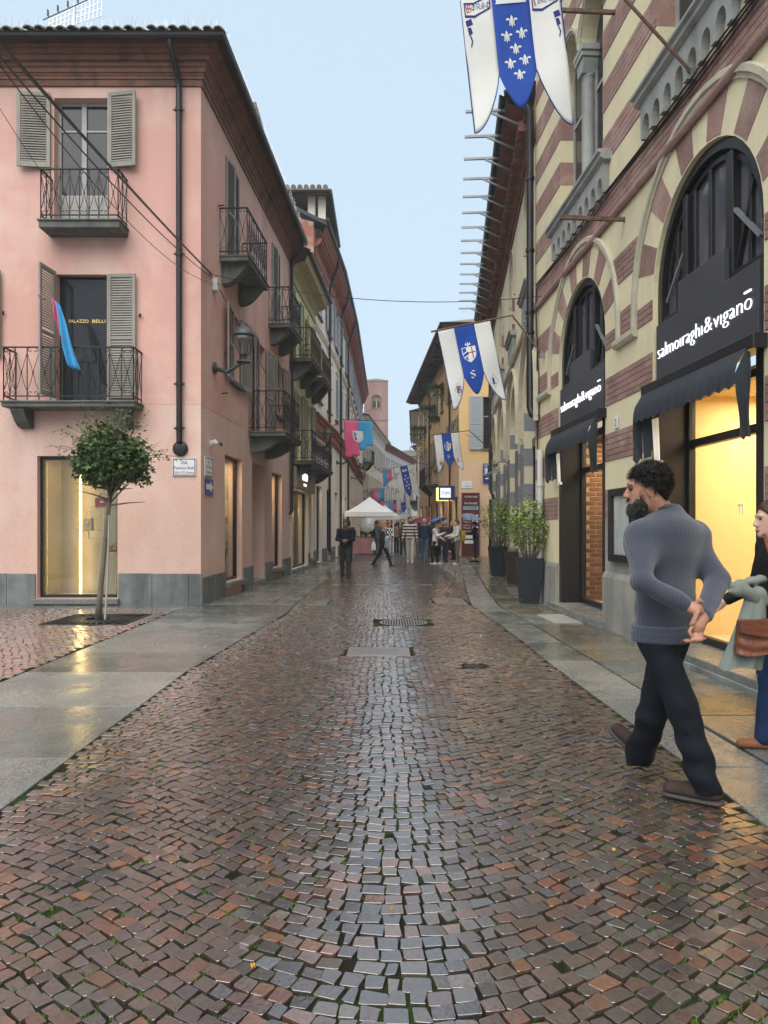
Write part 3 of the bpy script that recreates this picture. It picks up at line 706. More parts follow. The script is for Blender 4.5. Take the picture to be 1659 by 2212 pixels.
# reveals inside doorway niche: back wall, step
MB().box(G2[0]-.02,G2[1]+.02,.62,.7,.0,3.0).build('niche_back', M_peach, house, FS); MB().box(G2[1],G2[1]+.04,.3,.64,.0,3.0).build('niche_side', M_peach, house, FS)
MB().box(G2[0]-.04,G2[0],.3,.64,.0,3.0).build('niche_side', M_peach, house, FS); MB().box(G2[0],G2[1],.3,.64,2.95,3.0).build('niche_lintel', M_peach, house, FS)
MB().box(G2[0],G2[1],-.06,.62,-.02,.12).build('door_step', M_slabg, house, FS, bevel=.01); MB().box(G2[0]+.002,G2[1]-.002,.585,.62,.12,.55).build('niche_dado', M_granite, house, FS)
# ---- lit shop windows
M_room = mat('shop_panel', (.34,.31,.24), (.29,.26,.2), rough=.5, bump=.1, scale=2)
M_floorl = mat('shop_floor', (.6,.5,.33), rough=.4, bump=.05)
M_gold = mat('brass', (.8,.6,.22), rough=.25, metal=1, bump=0, speck=0)
M_led = emis('warm_led', (1,.66,.24), 7)
def vitrine(B, fr, q, depth=.75, room=None, power=22, color=(1,.74,.40), sill=True, y=.12, frame=True, pane=None):
    x0,x1,z0,z1 = q; f = .06; room = room or M_room
    mb = MB().box(x0,x0+f,y,y+.08,z0,z1).box(x1-f,x1,y,y+.08,z0,z1).box(x0+f,x1-f,y,y+.08,z1-f,z1).box(x0+f,x1-f,y,y+.08,z0,z0+f)
    o = mb.build('shop_window', M_frame, B, fr, bevel=.004)
    MB().box(x0+f,x1-f,y+.035,y+.045,z0+f,z1-f).build('pane', pane or M_glass, o)
    e = .02; yb = y+.1+depth
    r = MB().add([(x0-e,yb,z0-e),(x1+e,yb,z0-e),(x1+e,yb,z1+e),(x0-e,yb,z1+e)], [(0,1,2,3)])
    r.add([(x0-e,.29,z0-e),(x0-e,yb,z0-e),(x0-e,yb,z1+e),(x0-e,.29,z1+e)], [(0,1,2,3)]); r.add([(x1+e,.29,z0-e),(x1+e,yb,z0-e),(x1+e,yb,z1+e),(x1+e,.29,z1+e)], [(3,2,1,0)])
    r.add([(x0-e,.29,z1+e),(x0-e,yb,z1+e),(x1+e,yb,z1+e),(x1+e,.29,z1+e)], [(0,1,2,3)]); r.build('display_room', room, o)
    MB().box(x0-e,x1+e,y+.08,yb,z0-e,z0).build('display_floor', M_floorl, o)
    if sill: MB().box(x0-.05,x1+.05,-.12,.13,z0-.1,z0-.002).build('window_sill', M_slabg, B, fr, bevel=.008)
    if power:
        l = bpy.data.lights.new('shop_light','AREA'); l.energy = power; l.color = color; l.shape = 'RECTANGLE'; l.size = (x1-x0)*.8; l.size_y = depth*.6
        lo_ = bpy.data.objects.new('shop_light', l); C.objects.link(lo_); lo_.parent = o; lo_.location = ((x0+x1)/2, y+.1+depth*.5, z1-.04)
    return o
v1 = vitrine(house, FF, SW, .8, power=1.6, color=(1,.66,.28))
MB().box(-2.56,-2.53,.82,.85,.14,2.66).build('light_bar', M_led, v1); MB().box(-2.90,-2.892,.2,.208,.16,2.6).build('light_bar', M_gold, v1)
mb = MB()
for x0, x1, z in ((-2.16,-1.78,1.78),(-2.5,-2.02,1.35),(-1.95,-1.55,.95)): mb.box(x0,x1,.35,.65,z-.012,z)
for x, z0, z1 in ((-1.97,.12,1.78),(-2.25,1.2,1.35),(-1.72,.12,.95)): mb.box(x-.012,x+.012,.49,.514,z0,z1)
mb.box(-2.25,-1.97,.49,.514,1.18,1.2); mb.build('brass_stand', M_gold, v1)
vitrine(house, FS, G1, .8, power=14); v3 = vitrine(house, FS, G3, .8, power=14)
for q in (G1, G3):
    mb = MB()
    for i in range(4): mb.box(q[0]+.15,q[1]-.15,.5,.75,q[2]+.35+.5*i,q[2]+.365+.5*i)
    mb.box(q[0]+.5,q[0]+.52,.6,.62,q[2],q[3]-.1); mb.build('shelf_stand', M_gold, house, FS)
# handbags in the window
def handbag(label, x, z, w, h, c, fr, dep=.12, y=.5, flap=True):
    M_ = mat('bag_leather', c, rough=.35, bump=.2, bscale=90)
    B = thing('handbag', label, 'handbag', (HC_[0]+x, HC_[1]+y, z), 0)
    MB().prism([(-w/2,0),(w/2,0),(w*.46,h),(-w*.46,h)], -dep/2, dep/2).build('body', M_, B, bevel=.02)
    if flap: MB().prism([(-w*.47,h*.45),(w*.47,h*.45),(w*.46,h+.005),(-w*.46,h+.005)], -dep/2-.012, -dep/2-.002).build('flap', M_, B, bevel=.005)
    pts = [(w*.3*math.cos(a), 0, h-.01+h*.6*math.sin(a)) for a in np.linspace(0,PI,10)]
    MB().tube(pts, .008, 6).build('handle', M_, B, smooth=1)
    MB().box(-.03,.03,-dep/2-.02,-dep/2-.012,h*.5,h*.7).build('clasp', M_gold, B)
handbag('dark red handbag with gold clasp on a brass shelf', -1.97, 1.78, .28, .18, (.22,.02,.02), FF)
handbag('small beige bucket bag with thin handle on a brass shelf', -2.25, 1.352, .17, .24, (.5,.36,.16), FF, flap=False)
handbag('low brown bag on the lowest brass shelf', -1.73, .952, .26, .1, (.16,.06,.03), FF)
# ================================================================== striped building on the right
M_cream = mat('cream_render', (.68,.60,.38), (.62,.545,.35), rough=.9, scale=1.0, bump=.3, bscale=60, stain=((.52,.47,.33),.8,.52,.75), streak=((.40,.36,.28),1.8,.55,.8,.55), speck=.12)
M_redb = mat('red_band_brick', (.285,.165,.135), (.235,.137,.115), rough=.9, scale=3, bump=.5, bscale=45, rand=.16, stain=((.40,.29,.23),1.3,.5,.72), streak=((.17,.10,.085),2.5,.55,.78,.6), speck=.25)
M_mortar = mat('band_mortar', (.20,.115,.095), rough=.95, bump=.3, bscale=60)
M_mould = mat('stone_moulding', (.47,.43,.31), (.38,.35,.27), rough=.85, scale=4, bump=.3, bscale=50, streak=((.17,.165,.14),3,.55,.75,.7))
M_greyst = mat('grey_stone', (.33,.335,.31), (.25,.255,.24), rough=.85, scale=3, bump=.3, bscale=50, streak=((.15,.15,.14),3,.55,.75,.6))
M_cem = mat('cement_plinth', (.30,.285,.24), (.21,.205,.185), rough=.9, scale=1.6, bump=.6, bscale=30, streak=((.12,.125,.12),2.2,.5,.72))
M_signg = mat('sign_panel', (.052,.054,.062), rough=.45, bump=0, speck=0)
M_awn = mat('awning_cloth', (.022,.027,.033), (.028,.034,.041), rough=.8, bump=.15, bscale=200)
M_letter = emis('lit_letters', (.92,.96,1), .5, (.6,.6,.6))
M_rust = mat('rusty_iron', (.11,.05,.03), (.16,.12,.09), rough=.85, scale=14, bump=.5, bscale=60)
M_warmroom = mat('warm_shop_wall', (.72,.55,.28), (.70,.53,.27), rough=.8, bump=.02, speck=0)
M_white = mat('white_paint', (.78,.77,.73), rough=.5, bump=.05, speck=0)
M_steel = mat('galvanised_steel', (.26,.27,.27), (.2,.21,.21), rough=.5, metal=.5, bump=.1)
M_text = mat('white_print', (.85,.85,.83), rough=.6, bump=0, speck=0)
RB_A = math.atan2(-1, .042)
RB = thing('striped_building', 'cream and red brick striped palazzo with arched shopfronts and twin-arched windows', 'building', (2.966,13.9,0), RB_A)
F0 = ((0,0,0), 0.0)
ARC = (2.7, 6.6); HW = 1.14; ZS = 4.14; SB_ = 13.0; ZT = 12.2
def bifora(c):
    r = .5; p = [(c-1.05,6.62),(c+1.05,6.62),(c+1.05,8.9)]
    p += [(c+.55+r*math.cos(a), 8.9+r*1.12*math.sin(a)) for a in np.linspace(0,PI,12)]
    p += [(c-.55+r*math.cos(a), 8.9+r*1.12*math.sin(a)) for a in np.linspace(0,PI,12)]
    p += [(c-1.05,8.9)]; return p
MB().panel(rect(0,SB_,0,ZT), [arch(c,HW,.008,ZS) for c in ARC]+[bifora(c) for c in ARC], 0, .3).build('wall', M_cream, RB, F0)
# brick bands
def clip(iv, ex):
    out = [iv]
    for a, b in ex:
        nx = []
        for p, q in out:
            if b <= p or a >= q: nx.append((p,q)); continue
            if a > p: nx.append((p,a))
            if b < q: nx.append((b,q))
        out = nx
    return [(p,q) for p,q in out if q-p > .02]
BR = []; mort = MB()
for z0 in (1.55,2.33,3.11,3.89,4.67,5.72,6.53,7.30,8.07,8.84,9.61,10.38):
    nc = 5; ch = .39/nc
    for k in range(nc):
        za = z0+k*ch; zm = za+ch/2; ex = []
        for c in ARC:
            if zm < ZS: ex.append((c-HW-.02, c+HW+.02))
            if ZS <= zm < 5.80: h = math.sqrt(1.66**2-(zm-ZS)**2); ex.append((c-h,c+h))
            if 6.1 < zm < 6.64: ex.append((c-1.42,c+1.42))
            if 6.6 < zm < 8.9: ex.append((c-1.05,c+1.05))
            if 8.9 <= zm < 9.46:
                h = math.sqrt(max(0,.25-((zm-8.9)/1.12)**2)); ex += [(c-.55-h,c-.55+h),(c+.55-h,c+.55+h)]
        if z0 < 3: ex.append((4.1,4.9) if False else (-2,-1))
        for p, q in clip((0.0, 10.6), ex):
            mort.box(p, q, -.003, .001, za, za+ch)
            x = p-(.125 if k % 2 else 0)
            while x < q:
                a, b = max(x,p), min(x+.25,q)
                if b-a > .03: BR.append((a+.004, b-.004, za+.004, za+ch-.004, (13.9-(a+b)/2)**2+3.1**2+(zm-1.4)**2))
                x += .25
mort.build('brick_bed', M_mortar, RB, F0, kind='stuff')
BR.sort(key=lambda b: b[4]+(0 if 13.9-b[0] > 5.9 else 1e4))
cache = {}; rest = MB()
for i, (a, b, z0, z1, d) in enumerate(BR):
    y = -.008-.003*random.random()
    if i < 300:
        k = round(b-a, 2)
        if k not in cache: o = MB().box(-k/2,k/2,-.008,0,0,z1-z0).build('brick', M_redb, RB, (((a+b)/2,-.002,z0),0), bevel=.002); cache[k] = o.data
        else: o = link('brick', cache[k], RB, (((a+b)/2,-.002-.002*random.random(),z0),random.uniform(-.004,.004)), .002)
    else: rest.box(a,b,y,0,z0,z1)
rest.build('bricks', M_redb, RB, F0, kind='stuff')
def jamb_stripes(B, fr, x, y0, y1, zs, mt, nm='jamb_stripe'):   # faces +x
    for z0, z1 in zs: MB().box(x-.002, x+.005, y0, y1, z0, z1).build(nm, mt, B, fr)
for c in ARC: jamb_stripes(RB, F0, c-1.05, .002, .29, [(z,z+.39) for z in (7.30,8.07)]+[(6.64,6.92)], M_redb)
# radial stones, hood mould, string course
for c in ARC:
    n = 13
    for i in range(1, n, 2):
        a0, a1 = PI*i/n, PI*(i+1)/n
        pts = [(c+1.16*math.cos(a), ZS+1.16*math.sin(a)) for a in np.linspace(a0,a1,4)]+[(c+1.6*math.cos(a), ZS+1.6*math.sin(a)) for a in np.linspace(a1,a0,4)]
        MB().prism(pts, -.006, .002).build('voussoir', M_redb, RB, F0)
def hood(B, fr, c, r, w, zs, leg, mt, pro=.05, rise=1.0, nm='hood_mould'):
    pr = [(r,0),(r,-pro*.45),(r+w*.3,-pro*.5),(r+w*.4,-pro),(r+w*.85,-pro),(r+w,-pro*.5),(r+w,0)]
    st = [(0,-leg)]+[(PI*i/24,0) for i in range(25)]+[(PI,-leg)]
    mb = MB(); k = len(pr)
    for a, dz in st:
        for q, y in pr: mb.v.append((c+q*math.cos(a), y, zs+q*math.sin(a)*rise+dz))
    for i in range(len(st)-1):
        for j in range(k-1): mb.f.append((i*k+j, (i+1)*k+j, (i+1)*k+j+1, i*k+j+1)); mb.m.append(0)
    mb.f.append(tuple(range(k))); mb.m.append(0); mb.f.append(tuple(range((len(st)-1)*k, len(st)*k))[::-1]); mb.m.append(0)
    return mb.build(nm, mt, B, fr, smooth=50)
for c in ARC:
    hood(RB, F0, c, 1.6, .13, ZS, .22, M_mould)
    for d in (-.55,.55): hood(RB, F0, c+d, .5, .09, 8.9, 0, M_mould, .05, 1.12)
for a, b in ((0,ARC[0]-1.6),(ARC[0]+1.6,ARC[1]-1.6),(ARC[1]+1.6,SB_)):
    MB().prismx([(0,3.80),(-.05,3.80),(-.08,3.84),(-.08,3.90),(-.05,3.925),(0,3.925)], a, b).build('string_course', M_mould, RB, F0)
MB().prismx([(.001,5.60),(-.04,5.60),(-.06,5.63),(-.065,5.67),(-.05,5.70),(-.02,5.715),(.001,5.715)], 0, SB_).build('string_course', M_redb, RB, F0, smooth=50)
def frieze(B, fr, c, hw, zt, n, mt, zb=None):
    zb = zb or zt-.42; p = []; w = 2*hw/n
    for i in range(n):
        x = c-hw+w*i; l = .045; r = w/2-l
        p += [(x,zb),(x+l,zb)]+[(x+w/2-r*math.cos(a), zb+.10+r*1.5*math.sin(a)) for a in np.linspace(0,PI,8)]+[(x+w-l,zb)]
    p += [(c+hw,zb),(c+hw,zt),(c-hw,zt)]
    MB().prism(p, -.09, 0).build('corbel_frieze', mt, B, fr)
    MB().prismx([(.06,zt),(-.10,zt),(-.15,zt+.03),(-.15,zt+.08),(-.19,zt+.10),(-.19,zt+.14),(.06,zt+.16)], c-hw-.08, c+hw+.08).build('window_sill', mt, B, fr, bevel=.006)
for c in ARC:
    frieze(RB, F0, c, 1.3, 6.5, 9, M_greyst)
    mb = MB().lathe([(.13,0),(.13,.05),(.105,.08),(.105,.1),(.095,.13),(.09,1.75),(.1,1.8),(.115,1.82),(.1,1.85)], n=20)
    mb.build('column', M_greyst, RB, ((c,.14,6.66),0), smooth=40)
    cp = MB().prism([(-.1,8.5),(.1,8.5),(.16,8.68),(.16,8.72),(-.16,8.72),(-.16,8.68)], .0, .28); cp.box(-.19,.19,-.03,.3,8.72,8.80); cp.box(-.22,.22,-.04,.3,8.80,8.9)
    cp.build('capital', M_greyst, RB, ((c,0,0),0), bevel=.01)
    for d in (-.55,.55):
        o = MB().box(c+d-.5,c+d-.44,.22,.27,6.66,9.0).box(c+d+.44,c+d+.5,.22,.27,6.66,9.0).box(c+d-.03,c+d+.03,.22,.27,6.66,9.3).box(c+d-.44,c+d+.44,.225,.265,8.2,8.26).build('window', M_wood, RB, F0)
        MB().panel(arch(c+d,.5,6.64,8.9,12,.56), [], .245, .25).build('pane', M_pane, o)
# plinth
for a, b in ((0,ARC[0]-HW),(ARC[0]+HW,ARC[1]-HW),(ARC[1]+HW,SB_)):
    MB().prismx([(.0,-.05),(-.05,-.05),(-.05,.72),(-.03,.78),(.0,.80)], a+.01, b-.01).build('plinth', M_cem, RB, F0, bevel=.01)
    MB().box(a+.02,b-.02,-.004,.001,.80,1.9).build('cement_patch', M_cem, RB, F0) if a > 3 and b < 7 else None
# ---- shopfronts
def shopfront(c, brick):
    B = RB; g = HW-.01
    ring = arch(c,g,0.0,ZS,28); inn = arch(c,g-.09,0.0,ZS,28)
    p = [(c+g*math.cos(a), ZS+g*math.sin(a)) for a in np.linspace(0,PI,29)]; q = [(c+(g-.1)*math.cos(a), ZS+(g-.1)*math.sin(a)) for a in np.linspace(PI,0,29)]
    fr_ = MB().prism(p+q, .05, .2); p2 = [(c+(g-.13)*math.cos(a), ZS+(g-.13)*math.sin(a)) for a in np.linspace(0,PI,29)]; q2 = [(c+(g-.19)*math.cos(a), ZS+(g-.19)*math.sin(a)) for a in np.linspace(PI,0,29)]
    fr_.prism(p2+q2, .1, .18)
    for s_ in (-1,1): fr_.box(c+s_*g, c+s_*(g-.1), .05, .2, 3.1, ZS)
    H = lambda x: ZS+math.sqrt(max(0,(g-.12)**2-x*x))
    for x, w in ((-.47,.05),(.47,.05)): fr_.box(c+x-w,c+x+w,.06,.19,3.77,H(abs(x)))
    for x, w in ((-.34,.03),(0,.028),(.34,.03)): fr_.box(c+x-w,c+x+w,.1,.18,4.1,H(abs(x)))
    for x0, x1 in ((-g+.1,-.42),(.42,g-.1)): fr_.box(c+x0,c+x1,.06,.19,3.77,3.85)
    fr_.box(c-.47,c+.47,.07,.19,4.1,4.15)
    for s_ in (-1,1):
        a = s_*.74; fr_.box(c+a-.025,c+a+.025,.1,.16,3.85,H(.74))
    o = fr_.build('fanlight', M_frame, B, F0, bevel=.006)
    dg_ = MB()
    for s_ in (-1,1):
        dg_.bar((c+s_*.52,.09,4.45),(c+s_*.98,.09,3.95),.045,.03); dg_.bar((c+s_*.98,.12,4.5),(c+s_*.52,.12,3.9),.045,.03)
    for i, (a, b_) in enumerate([(((c+s_*.52,.09,4.45)),((c+s_*.95,.09,4.02))) for s_ in (-1,1)]+[((c+s_*.8,.12,4.62),(c+s_*.52,.12,3.92)) for s_ in (-1,1)]):
        MB().bar(a,b_,.045,.03).build('glazing_bar', M_frame if i > 1 else M_steel, o)
    MB().panel([(c+(g-.03)*math.cos(a), ZS+(g-.03)*math.sin(a)) for a in np.linspace(0,PI,29)]+[(c-g+.03,3.7),(c+g-.03,3.7)], [], .145, .15).build('pane', M_fan, o)
    sp_ = MB().prism([(c-1.06,3.1),(c+1.06,3.1),(c+1.06,3.77),(c+.46,3.77),(c+.46,4.1),(c-.5,4.1),(c-.5,3.77),(c-1.06,3.77)], .0, .06).build('sign_board', M_signg, B, F0, bevel=.004)
    for wd, x0, w_ in (('salmo\u0131ragh\u0131', -1.0, 1.05), ('&', .10, .15), ('v\u0131gano', .29, .67)):
        t_ = MB(); text(t_, wd, c+x0, 3.37, .235, .0, .012, width=w_, bold=-.0065); t_.build('lettering', M_letter, sp_)
    MB().box(c+.84,c+.95,-.012,.0,3.375+.155,3.375+.172).build('lettering', M_letter, sp_)
    MB().box(c-1.2,c+1.2,-.13,.06,2.96,3.09).build('lintel', M_frame, B, F0, bevel=.01)
    for s_ in (-1,1):
        MB().box(c+s_*(HW-.004),c+s_*(HW-.13),.0,.34,.1,2.96).build('jamb_post', M_frame, B, F0, bevel=.008)
    # awning with scalloped edge
    nx = 90; x0, x1 = c-1.16, c+1.1
    def aw(u, v):
        x = x0+(x1-x0)*u; sc = .035*abs(math.sin(u*PI*13)); rip = .012*math.sin(u*PI*26)
        pts = [(-.12,3.0),(-.16,2.93),(-.215,2.84),(-.235,2.76),(-.235,2.665-sc)]
        k = v*4; i = min(3,int(k)); t = k-i
        y = pts[i][0]*(1-t)+pts[i+1][0]*t; z = pts[i][1]*(1-t)+pts[i+1][1]*t
        return (x, y+rip*v*v, z)
    ao = MB().grid(aw, nx, 8).build('awning', M_awn, B, F0, smooth=1)
    for xx, nm in ((x0,-1),(x1,1)):
        def fl(u, v, xx=xx, nm=nm):
            y = -.12-.115*u if v < .35 else -.12-.115*u*(1-.25*(v-.35))
            zt_ = 3.0-.24*u; zb_ = 2.2+.03*math.sin(u*7)
            return (xx+.02*math.sin(v*6+u*4)*v+nm*.05*v*u, y+.1*(1-u)*0, zt_+(zb_-zt_)*v)
        MB().grid(fl, 8, 14).build('side_flap', M_awn, ao, smooth=1)
        def fl2(u, v, xx=xx, nm=nm):
            return (xx+nm*-.0-nm*.14*u+.015*math.sin(v*7+u*5), -.1-.03*math.sin(u*5)-.1*(1-u)*0, 2.95+(2.2+.05*u-2.95)*v)
        MB().grid(fl2, 8, 14).build('side_flap', M_awn, ao, smooth=1)
    for i in range(4): MB().bar((c-.93+.045*i,-.1,2.66),(c-.90+.035*i,-.08,2.16),.016).build('awning_arm', M_white, ao)
    MB().box(c-.92,c-.74,-.09,-.06,2.13,2.17).build('awning_arm', M_white, ao)
    # glazing set back
    y = .34; f = .07; xa, xb = c-1.02, c+1.02
    m_ = MB().box(xa-.12,xa+f,y,y+.08,.12,2.96).box(xb-f,xb+.12,y,y+.08,.12,2.96).box(xa+f,xb-f,y,y+.08,2.88,2.96).box(xa+f,xb-f,y,y+.08,.12,.2).box(xa+f,xb-f,y-.01,y+.08,2.33,2.42)
    so3 = m_.build('shop_window', M_frame, B, F0, bevel=.005)
    for za, zb in ((.2,2.33),(2.42,2.88)): MB().box(xa+f,xb-f,y+.03,y+.04,za,zb).build('pane', M_glass, so3)
    MB().box(c-1.32,c+1.32,-.16,.36,-.02,.12).build('shop_step', M_slabg, B, F0, bevel=.012)
    MB().box(c-1.5,c+1.5,-.2,-.165,-.02,.05).build('shop_step', M_granite, B, F0, bevel=.006)
    dep = 1.3 if brick else 2.2
    wall_m = M_mortarw if brick else M_warmroom
    yb = y+.1+dep; e = .08; x0, x1, z0, z1 = c-1.1-e, c+1.1+e, .1, 2.98
    r = MB().add([(x0,yb,z0),(x1,yb,z0),(x1,yb,z1),(x0,yb,z1)], [(0,1,2,3)])
    iw = r.build('interior_wall', wall_m, B, F0)
    r = MB().add([(x0,.31,z0),(x0,yb,z0),(x0,yb,z1),(x0,.31,z1)], [(0,1,2,3)]).add([(x1,.31,z0),(x1,yb,z0),(x1,yb,z1),(x1,.31,z1)], [(3,2,1,0)]).add([(x0,.31,z1),(x0,yb,z1),(x1,yb,z1),(x1,.31,z1)], [(0,1,2,3)])
    r.build('interior_side', M_warmroom if not brick else M_mortarw, so3)
    MB().box(x0,x1,y+.08,yb,.08,.13).build('display_floor', M_floorl, so3)
    l = bpy.data.lights.new('shop_light','AREA'); l.energy = 45 if brick else 62; l.color = (1,.80,.52); l.shape = 'RECTANGLE'; l.size = 1.8; l.size_y = dep*.7
    lo_ = bpy.data.objects.new('shop_light', l); C.objects.link(lo_); lo_.parent = so3; lo_.location = (c, y+.12+dep*.5, 2.93)
    if brick:
        me = None
        for k in range(34):
            z = .16+.082*k
            for i in range(6):
                yy = .44+.235*i+(.118 if k % 2 else 0)
                if me is None: o = MB().box(0,.012,0,.215,0,.062).build('brick', M_brickin, iw, ((x0,yy,z),0), bevel=.004); me = o.data
                else: link('brick', me, iw, ((x0,yy,z),0), .004)
        t_ = MB(); text(t_, 'SANTE LASER', c+.3, 1.88, .10, y+.03, .003, width=.55); t_.build('lettering', M_text, so3)
        t_ = MB(); text(t_, 'SENZA CONFINI & PRIMA', c+.12, 1.66, .10, y+.03, .003, width=.8); t_.build('lettering', M_text, so3)
    else:
        t_ = MB(); text(t_, 'TI', c+.05, 1.55, .14, y+.03, .003, width=.10, bold=.004); t_.build('lettering', M_text, so3)
M_fan = mat('fanlight_reflection_tint', (.075,.08,.095), (.11,.105,.115), rough=.06, scale=1.2, bump=.05, bscale=3, spec=.6, speck=0)  # paler grey-lilac base colour stands in for sky reflected in the fanlight panes
M_mortarw = mat('cream_mortar', (.42,.33,.2), rough=.9, bump=.3)
M_brickin = mat('inner_brick', (.20,.075,.042), (.15,.06,.035), rough=.8, scale=4, bump=.4, bscale=50, rand=.25)
shopfront(ARC[0], True); shopfront(ARC[1], False)
M_winebox = mat('wine_box', (.05,.045,.025), rough=.4, bump=.05); M_yel = mat('pale_label', (.75,.65,.3), rough=.6, bump=0)
def rb(s, y, z=0):                              # striped-building coordinates to world
    return Vector((2.966,13.9,0))+Matrix.Rotation(RB_A,3,'Z')@Vector((s,y,z))
for i, (ds, lab) in enumerate(((.52,'black wine carton with vertical gilt lettering, far one of the window row'),(.72,'black wine carton with vertical gilt lettering, middle of the window row'),(.94,'black wine carton with bottle picture and pale label in the lit window'))):
    b = thing('wine_carton', lab, 'carton', rb(ARC[1]+ds, .62, .13), RB_A)
    MB().box(-.09,.09,-.09,.09,0,.48).build('box', M_winebox, b, bevel=.004)
    if i < 2:
        t_ = MB(); text(t_, 'ANGELO NEGRO', 0, 0, .06, 0, .002, width=.4); t_.v = [(-z+.02, -.0905+y*.3, x+.04) for x,y,z in t_.v]; t_.build('lettering', M_gilt, b)
    else:
        MB().box(-.07,.07,-.094,-.091,.02,.2).build('label', M_yel, b); MB().prism([(-.04,.22),(.04,.22),(.04,.34),(.015,.38),(.015,.43),(-.015,.43),(-.015,.38),(-.04,.34)], -.094,-.091).build('bottle_print', M_mould, b)
M_bottleg = mat('green_glass_bottle', (.15,.3,.26), rough=.08, bump=0, spec=.8); M_bottler = mat('red_glass_bottle', (.18,.03,.03), rough=.08, bump=0, spec=.8)
for ds, h, m_, lab in ((.10,.2,M_bottler,'short dark red bottle on the shop window floor'),(.32,.25,M_bottleg,'tall pale green bottle on the shop window floor'),(.46,.22,M_bottleg,'shorter pale green bottle beside the tall one'),):
    o = MB().lathe([(.032,0),(.034,.02),(.034,h*.55),(.012,h*.75),(.012,h)], n=14).build('bottle', m_, None, (tuple(rb(ARC[0]+ds+.2,.55,.13)),0), smooth=40); tag(o, lab, 'bottle')
o = MB().box(-.07,.07,-.05,.05,0,.26).build('display_box', mat('orange_card',(.6,.3,.08),rough=.6,bump=0), None, (tuple(rb(ARC[0]+.12,.6,.13)),RB_A), bevel=.003); tag(o, 'orange card box standing on the floor of the brick-backed window', 'box')
# framed notice case and house number on the pier
nb = thing('notice_case', 'black framed glazed notice case on the cement pier', 'notice case', rb(4.55,0,.95), RB_A)
MB().panel(rect(-.42,.42,0,.98), [rect(-.32,.32,.1,.88)], -.07, -.006).build('frame', M_frame, nb, bevel=.01)
MB().box(-.33,.33,-.02,-.008,.09,.89).build('sheet', M_white, nb); MB().box(-.33,.33,-.045,-.04,.09,.89).build('pane', M_glass, nb)
hn = thing('house_number_plate', 'small white enamel house number plate on the striped pier', 'number plate', rb(4.3,0,2.75), RB_A)
MB().box(-.07,.07,-.02,-.011,0,.17).build('plate', M_white, hn, bevel=.003); t_ = MB(); text(t_, '2', 0, .03, .13, -.02, .002, align='CENTER'); t_.build('lettering', M_frame, hn)
# cables, pale lower downpipe, old iron brackets, upper downpipe
cb = MB()
for k in range(3):
    cb.tube([(s_, -.045-.012*k, 5.98+.03*k-.0+.018*math.sin(s_*1.7+k)) for s_ in np.linspace(.25,SB_,40)]+[], .011, 5)
cb.tube([(.25,-.05,6.0),(.22,-.06,5.7),(.3,-.05,4.9),(.26,-.05,3.9),(.3,-.05,2.9)], .016, 5); cb.build('wall_cable', M_frame, RB, F0)
M_plast = mat('pale_pipe', (.55,.56,.53), (.5,.5,.47), rough=.5, bump=.05)
pipe_run(RB, F0, [(.62,-.08,2.85),(.62,-.08,.95),(.60,-.1,.8),(.60,-.1,-.02)], .055, M_plast, (2.2,1.3,.5))
pipe_run(RB, F0, [(.02,-.25,9.8),(.02,-.12,9.5),(.02,-.12,3.75),(.1,-.1,3.6),(.3,-.02,3.5)], .07, None, (8.2,6.8,5.6,5.2))
for s_, z, l in ((13.9-9.33,5.45,.86),(13.9-9.66,8.4,.8)): MB().bar((s_,0,z),(s_,-l,z+.01),.04,.05).build('iron_bracket', M_rust, RB, F0)
# roof edge high above
eave(RB, [((0,0),(0,-1)),((SB_,0),(0,-1))], [(0,11.9),(.15,11.95),(.15,12.05),(.6,12.15),(.6,12.25),(-3,13.2)], M_brickd, 'cornice')

# ================================================================== cream arcade building next to it
RC_A = math.atan2(-1, -.0936)
RC = thing('cream_arcade_building', 'cream palazzo with arched ground floor and steel brackets along its eaves', 'building', (4.299,28.1,0), RC_A)
LC = 14.26
M_cream2 = mat('pale_cream_render', (.70,.62,.43), (.64,.57,.40), rough=.9, scale=1.2, bump=.3, bscale=50, stain=((.46,.41,.29),.9,.55,.75), streak=((.42,.37,.28),2,.58,.8,.5))
M_gband = mat('grey_band', (.23,.245,.255), (.20,.21,.215), rough=.85, bump=.2)
CA = (1.5,5.3,9.2,13.05); h2 = 1.1
hol = [arch(c,min(h2,LC-c-.1),.008,4.05) for c in CA]+[arch(c,.5,6.5,8.1,12) for c in CA]
MB().panel(rect(0,LC,0,9.9), hol, 0, .35).build('wall', M_cream2, RC, F0)
MB().box(-.0,.3,.0,6,0,9.9).build('end_wall', M_cream2, RC, ((-.301,0,0),0))
